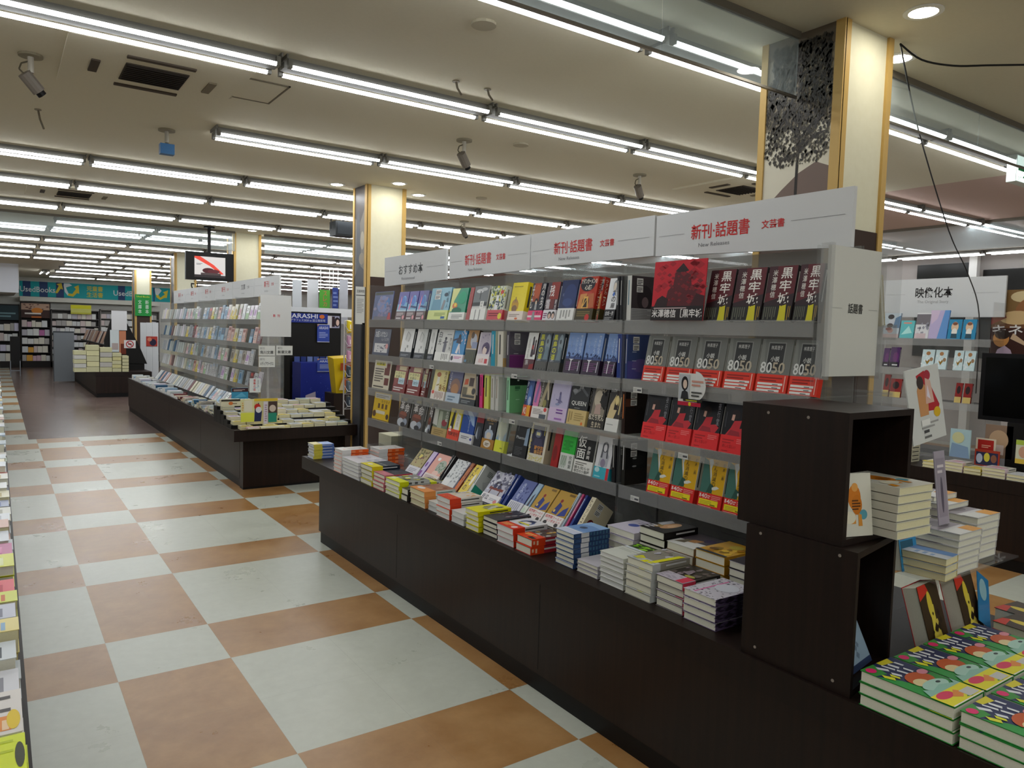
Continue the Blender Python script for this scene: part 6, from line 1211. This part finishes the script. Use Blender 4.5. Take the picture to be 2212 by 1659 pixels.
A, B = onx(2112, 905, 5.40), onx(2300, 775, 5.40)
e = empty('television', 'black television standing on the second aisle counter', 'television', (5.40, A.y, A.z))
MB().box(0, B.y-A.y, 0, .06, 0, B.z-A.z+.02, C('#121113', .3)).obj('case', e)
MB().box(-.002, B.y-A.y+.03, .03, 0, -.03, B.z-A.z-.01, C('#060606', .12)).obj('screen', e)
MB().box(-.02, (B.y-A.y)*.6, .601-A.z, .1, (B.y-A.y)*.4, 0, M_BLACK).obj('stand', e)
# paperbacks along the edge of that counter
yy = -.66; k = 0
rs = random.Random(77)
while yy > -2.1:
    w = rs.uniform(.11, .15); n = rs.choice([2, 2, 3]); k += 1; i = rs.choices([5, 9, 0, 12, 1], [3, 3, 2, 2, 1])[0]
    for j in range(n): book(f'pb{i}', flat(5.135, yy, .601+.022*(j+1)-.0016, rs.uniform(-2, 2)), w, .16, .02, f'{PB[i][4]} lying on the second aisle counter edge, {ordw(k)} stack along, {ordw(j+1)} up', 'paperbacks on the second aisle counter', name='paperback', cat='paperback')
    yy -= w+.008
panel_x('pop_card', 'red and cream card standing before the black television', 'card', 2107, 950, 2152, 975, 5.30, .006, '#cfc2ae', [('r',.1,.1,.9,.9,'#a8241e'),('l',.3,.35,.75,.6,2,'#d8a08a')])
panel_x('pop_card', 'red edged card with cartoon faces under the red and cream card', 'card', 2104, 976, 2160, 1003, 5.28, .006, '#a83a26', [('r',.06,.05,.94,.85,'#2c3050'),('e',.2,.45,.13,.3,'#b8c0d8'),('e',.5,.55,.12,.28,'#d8cc4a'),('e',.78,.5,.12,.25,'#8a5a44')])
panel_x('pop_card', 'green topped card with a face beyond the red cards', 'card', 2192, 955, 2240, 1000, 5.30, .006, '#cfd0b8', [('r',0,.8,1,1,'#a8c04a'),('e',.4,.5,.25,.25,'#c89a80'),('r',0,0,1,.2,'#d8b84a')])
panel_x('magazine', 'pale blue glossy magazine propped on the second aisle counter', 'magazine', 2050, 930, 2098, 985, 5.22, .01, '#a8c4cc', [('p',[(0,0),(1,0),(.9,.4),(.1,.5)],'#7f9ab8'),('e',.4,.7,.3,.2,'#c8c89a')])
panel_x('photo_book', 'brown photo book leaning beneath the black television', 'book', 2125, 922, 2190, 985, 5.38, .012, '#8a7260', [('e',.5,.55,.35,.3,'#b89a7c'),('r',.3,.1,.7,.4,'#c8b8b0')])
for k in range(5):
    m = flat(5.20, -.36, .601+.03*(k+1)-.002, 0); book('pb5', m, .16, .17, .028, f'cream magazine in the stack under the film rack, {ordw(k+1)} up', 'magazines under the film rack', name='magazine', cat='magazine')
# ================================================================ stacks on the counter along the camera side of the aisle
LC = [('#d4e21a','#e8ecb0',4,.66,.17,'neon yellow magazine'),('#d6d0ca','#e08a30',3,.655,.21,'white magazine with orange lettering and yellow oval'),('#cdcdd2','#8a8a92',4,.64,.14,'white book with grey lettering'),('#ccd2d6','#5a6066',2,.66,.12,'white book with dark foot line'),
      ('#d8c878','#8fb0cc',2,.68,.10,'pale yellow book with blue patch'),('#b4b6c4','#7a7c8c',2,.675,.12,'grey lilac book'),('#c6cc38','#c8703a',2,.675,.10,'yellow and orange plastic-wrapped book'),('#cc2436','#b01c2c',2,.655,.17,'red book'),('#5c5e60','#8a8c8e',2,.62,.10,'dark grey book'),
      ('#c9cc2c','#e0e4b0',3,.66,.16,'yellow plastic-wrapped book'),('#b04a80','#d88ab0',3,.655,.15,'magenta book with red edges'),('#c2c6cc','#8a90a0',3,.66,.16,'pale grey book with black line'),('#c8a090','#e0d4d0',2,.67,.14,'rosy plastic-wrapped book'),('#d0d4d8','#b0b4bc',2,.66,.14,'clear-wrapped white book'),
      ('#cfcfc6','#a8a89c',3,.65,.15,'off-white book'),('#8a94b0','#5a6a9a',3,.65,.14,'slate book'),('#d4cfae','#b8a870',3,.66,.16,'cream book'),('#d6d8da','#a8acb0',3,.67,.15,'bright white book'),('#4a4e58','#7a808a',2,.62,.12,'charcoal book'),('#d8d6cc','#c8b890',3,.66,.16,'ivory book'),
      ('#a8483c','#d89a8a',2,.64,.14,'brick red book'),('#d2d6dc','#9aa8b8',3,.67,.16,'frosty white book'),('#d8d2b0','#a89a60',3,.66,.15,'straw book'),('#c4ccd2','#8a9aa8',3,.66,.16,'ice grey book')]
y = -1.80
for k, (c, a, n, top, w, lab) in enumerate(LC):
    key = f'lc{k}'
    art = [('p',[(.1,.5),(.5,.45),(.6,.9),(.15,.95)],a),('l',.1,.15,.9,.35,2,a)]
    if k == 1: art = [('r',.08,.1,.4,.5,'#e08a3a'),('l',.1,.12,.38,.48,3,'#e8c8a0'),('v',.5,.1,.95,.6,3,'#4a4644'),('e',.3,.08,.22,.06,'#e0c020'),('d',.1,.6,.9,.95,16,.05,'#b86a8a'),('v',.1,.6,.5,.9,3,'#8a8486')]
    if k == 0: art = [('p',[(.0,.5),(.4,.3),(.5,.7),(.1,.9)],'#e6ecc0'),('v',.6,.1,.95,.9,3,'#b8c816'),('e',.5,.05,.3,.04,'#3a3c20')]
    STY[key] = dict(c=c, s=c, a=art, p='c' if k % 2 == 0 else None)
    t = (top-.55)/n
    for i in range(n):
        m = frame((-.352-R.uniform(0, .014), y, .55+t*(i+1)-.0016), (0, 1, 0), (-1, R.uniform(-.02, .02), 0))
        book(key, m, w, .2, t-.0025, f'{lab} in the stacks along the camera side counter, {ordw(i+1)} up', 'magazines along the camera side counter', name='magazine', cat='magazine')
    y += w+.02
rs = random.Random(41)
mb = MB()
while y < 11.2:
    w = rs.uniform(.13, .2); h = rs.uniform(.04, .13)
    if 9.3 < y < 9.9: h = .34
    mb.box(-.56, y, .55, -.352-rs.uniform(0, .02), y+w, .55+h-.006, M_PAGE if rs.random() < .6 else M_PAGE2); mb.box(-.562, y, .55+h-.006, -.35, y+w+.001, .55+h, C(rs.choice(PAL), .4))
    y += w+rs.uniform(.01, .05)
tag(mb.obj('magazine_stacks'), 'pale magazine stacks further along the camera side counter', 'magazines', None, 'stuff')
# ================================================================ the end wall: used-book banner, cases
Yw = 24.97
A, B = ony(42, 638, Yw), ony(372, 606, Yw)
zb, zt = 2.22, 2.70
xs = lambda px: (ony(px, 625, Yw).x-A.x)/(B.x-A.x)
mb = MB(); mb.box(0, 0, 0, B.x-A.x, .02, zt-zb, C('#12a0a4', .5))
art = []
for a_, b_ in ((49, 66), (85, 103), (121, 138)): art.append(('r', xs(a_), 0, xs(b_), 1, '#1c3a6a'))
art += [('r', xs(255), 0, xs(270), 1, '#1c3a6a'), ('r', xs(331), 0, xs(334), 1, '#1c3a6a'),
        ('b','UsedBooks',xs(43),.3,xs(119),.66,'#d4dcdc'), ('b','UsedBooks',xs(245),.3,xs(318),.66,'#d4dcdc'),
        ('p',[(xs(119),.30),(xs(124),.28),(xs(131),.6),(xs(136),.55),(xs(133),.98),(xs(122),.9),(xs(127),.78)],'#d8c02c'),
        ('p',[(xs(137.5),.8),(xs(140),.4),(xs(146),.16),(xs(158),.1),(xs(166),.35),(xs(171),.32),(xs(170),.9),(xs(160),.75),(xs(164),.62),(xs(156),.28),(xs(147),.32),(xs(143),.6),(xs(142),.95),(xs(138),.95)],'#d8c02c'),
        ('p',[(xs(137.5),.8),(xs(140),.4),(xs(146),.16),(xs(148),.3),(xs(143.5),.6),(xs(142.5),.7),(xs(156),.85),(xs(150),.97),(xs(138),.97)],'#dfe6e6'),
        ('b','児童書',xs(187),.52,xs(222),.88,'#d8c42c'), ('b','生活書',xs(187),.1,xs(222),.46,'#d8c42c'),
        ('p',[(xs(334),.85),(xs(338),.3),(xs(346),.14),(xs(355),.3),(xs(360),.3),(xs(363),.86),(xs(352),.7),(xs(356),.55),(xs(346),.3),(xs(340),.6)],'#d8c42c'),('p',[(xs(334),.9),(xs(336),.5),(xs(341),.45),(xs(349),.8),(xs(344),.97),(xs(335),.97)],'#dfe6e6')]
Art(mb, (0, 0, 0), (B.x-A.x, 0, 0), (0, 0, zt-zb), (0, -1, 0), .0008, .001).draw(art)
tag(mb.obj('wall_banner', None, (A.x, Yw, zb)), 'long teal and navy used-book banner with yellow arrows on the end wall', 'banner')
mb = MB(); mb.box(A.x, 24.5, 2.06, 4.2, 24.96, 2.20, C('#d0cfc4', .6)); o = mb.obj('trim_1'); o['kind'] = 'structure'
struct(MB().box(-6, 18.6, 2.22, ony(41, 600, 18.6).x-.0, 24.9, CEIL, M_WALL).obj('trim_2'))
panel_y('blank_board', 'bright white blank panel under the soffit by the aisle end', 'panel', -60, 566, 39, 628, 18.5, .08, '#dde0ea', [])
def bookcase(label, px0, px1, py0, y, rows, pal, header=None, z1=None, dark='#1a1412', depth=.35, seed=1):
    A = ony(px0, 720, y); B = ony(px1, 720, y); z1 = ony(px0, py0, y).z if z1 is None else z1
    w = B.x-A.x; e = empty('bookcase', label, 'bookcase', (A.x, y, 0))
    f = MB(); m_ = C(dark, .5)
    f.box(0, 0, 0, .02, depth, z1, m_); f.box(w-.02, 0, 0, w, depth, z1, m_); f.box(0, depth-.02, 0, w, depth, z1, m_); f.box(0, 0, z1-.03, w, depth, z1, m_); f.box(0, 0, 0, w, depth, .18, m_)
    f.obj('frame', e)
    st = MB(); r_ = random.Random(seed); zz = .2
    top = z1 - (.5 if header else .06)
    dz = (top-.2)/rows
    for k in range(rows):
        MB().box(.02, .01, .18+dz*k, w-.02, depth-.02, .2+dz*k, m_).obj('shelf', e)
        x = .03
        while x < w-.12:
            b_ = r_.uniform(.09, .16); h = dz*r_.uniform(.6, .8)
            st.box(x, .06, .2+dz*k, min(x+b_, w-.03), .1, .2+dz*k+h, C(r_.choice(pal), .5)); x += b_+.008
    if header:
        h = MB(); h.box(.02, .03, top+.02, w-.02, .05, z1-.03, C(header[0], .5)); Art(h, (.02, .03, top+.02), (w-.04, 0, 0), (0, 0, z1-.05-top), (0, -1, 0), .0008, .001).draw(header[1]); h.obj('header_board', e)
    o = st.obj('shelf_books', None, (A.x, y, 0)); tag(o, 'books filling the '+label, 'books', None, 'stuff')
    return e
PALW = ['#d0d2d2','#c8cac8','#d8d8d4','#b8b4bc','#c8b8b4','#a8a4a0','#d4cfc0']
PALM = ['#c8a8b4','#b06a9a','#d8a040','#8a8fa8','#c9b49a','#d0ccc8','#a8aab0']
bookcase('dark bookcase with brown portrait header at the aisle end', 45, 110, 652, 24.2, 5, PALW+PALM[:3], ('#3a221c', [('r',0,.55,1,1,'#b0907a'),('d',.1,.6,.95,.95,14,.06,'#5a3a34'),('e',.55,.5,.2,.2,'#c87a24'),('l',.12,.25,.88,.45,1,'#d8d0c8'),('r',.35,.0,.7,.12,'#a85a1c')]), seed=3)
bookcase('dark bookcase at the aisle end beside the portrait header case', -30, 43, 655, 24.0, 4, PALW+['#c8c4d8'], ('#23343a', [('l',.3,.2,.9,.6,2,'#6a8a90')]), seed=5)
bookcase('white-edged bookcase under the banner between the portrait case and the pillar', 111, 215, 668, 24.3, 7, PALW, None, dark='#5a5654', seed=8)
bookcase('pale bookcase under the banner near the green sign pillar', 217, 345, 668, 24.3, 7, PALW, None, dark='#8a8680', seed=9)
mb = MB(); A = ony(22, 750, 20.0); B = ony(43, 750, 20.0); mb.box(0, 0, .3, B.x-A.x, .3, ony(22, 727, 20).z, M_BLACK)
e = empty('book_trolley', 'narrow black trolley with chrome legs at the aisle end', 'trolley', (A.x, 20, 0)); mb.obj('body', e)
mb = MB()
for x in (0, B.x-A.x): mb.tube((x, 0, 0), (x, 0, .4), .012, C('#8a9098', .3), 8)
mb.tube((0, 0, .14), (B.x-A.x, 0, .14), .012, C('#8a9098', .3), 8); mb.obj('leg_frame', e)
# green board on the fifth pillar
panel_y('pillar_sign', 'green board with two columns of white lettering on the far pillar', 'sign', 292, 637, 327, 682, 16.72, .03, '#1f8a3c', [('t','Used Books',.1,.86,.88,.94,'#c8d83a'),('T','文庫本',.18,.1,.4,.75,'#d8e0d8'),('T','新書本',.62,.1,.84,.75,'#d8e0d8')])
# ---------------------------------------------------------------- third counter: tall piles and the magazine rack
rs = random.Random(61)
for k, (px0, px1, pyt, c, lab) in enumerate(((160, 186, 757, '#c2c2bc', 'grey paper pile at the corner of the far counter'), (187, 214, 745, '#cfcca0', 'tall cream paper pile on the far counter'), (216, 242, 750, '#b4b2ac', 'tall grey paper pile on the far counter'), (243, 262, 762, '#c9c48f', 'lower cream paper pile on the far counter'), (264, 278, 768, '#c8c49c', 'small cream paper pile at the inner end of the far counter'))):
    A, B = ony(px0, 812, 13.22), ony(px1, pyt, 13.22)
    e = empty('paper_pile', lab, 'paper pile', (A.x, 13.22, .5), 'paper piles on the far counter')
    n = 5; h = (B.z-.5)/n; w = B.x-A.x
    for i in range(n): MB().box(rs.uniform(0, .01), rs.uniform(0, .01), h*i, w, .3, h*(i+1)-.008, C(c if i % 2 else '#c4c29c', .7)).obj('bundle', e)
for k in range(9):
    y = 14+.75*k
    e = empty('paper_pile', f'low pale book pile along the far counter, {ordw(k+1)} from its near end', 'paper pile', (1.24, y, .5), 'low piles on the far counter')
    for i in range(3): MB().box(rs.uniform(0, .03), 0, .05*i, .3, .5, .05*i+.045, C(rs.choice(['#d0d2d2','#b8b8c4','#d8d8d4','#c8b8b0']), .5)).obj('bundle', e)
panel_y('grey_board', 'grey board at the end of the far magazine rack', 'board', 116, 716, 160, 824, 17.5, .04, '#70757a', [('r',0,.97,1,1,'#3a3e42'),('r',0,0,.03,1,'#3a3e42')])
e = empty('magazine_rack', 'far dark rack of brown portrait magazines on the third counter', 'magazine rack', (1.75, 15.2, .5))
MB().box(.0, 0, 0, .08, 5.5, .75, M_BLACK).obj('back_board', e)
for r_ in range(2):
    MB().box(-.18, 0, .12+.33*r_, 0, 5.5, .15+.33*r_, M_BLACK).obj('shelf', e)
o = MB()
for r_ in range(2):
    for k in range(18):
        y = 15.3+.3*k; z = .65+.33*r_
        c = rs.choice(['#8a6a58','#5a3434','#c2a08a','#3a2a2c','#a88c7c','#c8c0bc'])
        o.hexa([(1.60,y,z),(1.62,y,z),(1.62,y+.2,z),(1.60,y+.2,z),(1.70,y,z+.27),(1.72,y,z+.27),(1.72,y+.2,z+.27),(1.70,y+.2,z+.27)], C(c, .4))
tag(o.obj('rack_magazines'), 'brown and cream magazines on the far dark rack', 'magazines', None, 'stuff')
panel_y('yellow_header', 'yellow striped header sign above the far magazine rack', 'sign', 153, 660, 197, 678, 24.25, .05, '#c8c86a', [('r',0,.6,1,1,'#d0cc1c'),('r',0,0,1,.18,'#b8b43a')])
# slanted black stand with white sheets
Yb = 13.9
e = empty('black_stand', 'black slanted stand carrying white sheets behind the paper piles', 'stand', (0, Yb, 0))
P = [ony(px, py, Yb) for px, py in ((226, 783), (318, 786), (300, 745), (270, 690), (240, 690), (226, 735))]
mb = MB(); mb.poly([(p.x, 0, p.z) for p in P], M_BLACK); mb.poly([(p.x, .12, p.z) for p in reversed(P)], M_BLACK)
for a_, b_ in zip(P, P[1:]+P[:1]): mb.poly([(b_.x, 0, b_.z), (a_.x, 0, a_.z), (a_.x, .12, a_.z), (b_.x, .12, b_.z)], M_BLACK)
mb.obj('board', e); MB().box(P[0].x+.05, .02, 0, P[1].x-.05, .1, P[0].z+.05, M_BLACK).obj('foot', e)
panel_y('blank_sign', 'blank white square sign on the black slanted stand', 'sign', 241, 672, 274, 713, Yb-.01, .008, '#d2d2d6', [])
panel_y('white_sheet', 'white sheet hanging on the black slanted stand', 'sheet', 238, 713, 257, 760, Yb-.01, .008, '#c4ccd0', [('r',.2,.1,.9,.4,'#a89a98')])
panel_y('brown_sheet', 'brown and orange sheet on the black slanted stand', 'sheet', 258, 715, 272, 765, Yb-.011, .008, '#b8785a', [('r',.2,0,1,.45,'#6a2c1c')])
mb = MB(); A, B = ony(268, 752, Yb-.02), ony(293, 735, Yb-.02); s = B.x-A.x; h = B.z-A.z
mb.box(0, 0, 0, s, .006, h, C('#d4cfd0', .5)); ring = [(.5+.34*math.cos(t*.2618), .5+.34*s/h*math.sin(t*.2618)) for t in range(24)]
Art(mb, (0, 0, 0), (s, 0, 0), (0, 0, h), (0, -1, 0), .001, .001).draw([('p', ring, '#a8323a'), ('e', .5, .5, .25, .25*s/h, '#d4cfd0'), ('r', .36, .42, .64, .6, '#3a2a2c'), ('p', [(.27, .72), (.33, .78), (.73, .28), (.67, .22)], '#a8323a')])
tag(mb.obj('prohibition_sign', None, (A.x, Yb-.02, A.z)), 'white sign with red prohibition circle on the black stand', 'sign')
for k, (a_, b_) in enumerate(((304, 316), (317, 329), (330, 342))): panel_y('white_board', f'tall white panel beside the black stand, {ordw(k+1)} of three', 'panel', a_, 697, b_, 832, 14.6, .03, '#c9cccf', [])
panel_y('picture_card', 'red and navy picture card on the tall white panels', 'card', 316, 727, 340, 748, 14.588, .01, '#a83a30', [('e',.6,.4,.3,.35,'#26203a'),('e',.3,.7,.2,.2,'#c87a60')])
# white partition and windows on the far side of the second aisle
struct(MB().box(11.56, 1.98, 1.3, 11.63, 2.76, 2.72, C('#15140f', .3)).obj('window_1'))
struct(MB().box(11.56, -1.6, 1.3, 11.63, 1.80, 2.60, C('#1b1a18', .3)).obj('window_2'))
mb = MB(); mb.box(11.4, 1.82, 0, 11.5, 1.93, CEIL, M_WHITE); o = mb.obj('trim_3'); o['kind'] = 'structure'
# rod with clips behind the poster
mb = MB(); mb.tube((6.0, -.9, 1.86), (6.0, -2.6, 1.86), .012, M_WHITE, 8); mb.tube((6.0, -1.1, 1.86), (6.0, -1.1, CEIL), .006, M_WHITE, 6); mb.tube((6.0, -2.4, 1.86), (6.0, -2.4, CEIL), .006, M_WHITE, 6)
tag(mb.obj('hanging_rod'), 'white hanging rod above the film poster', 'rod')
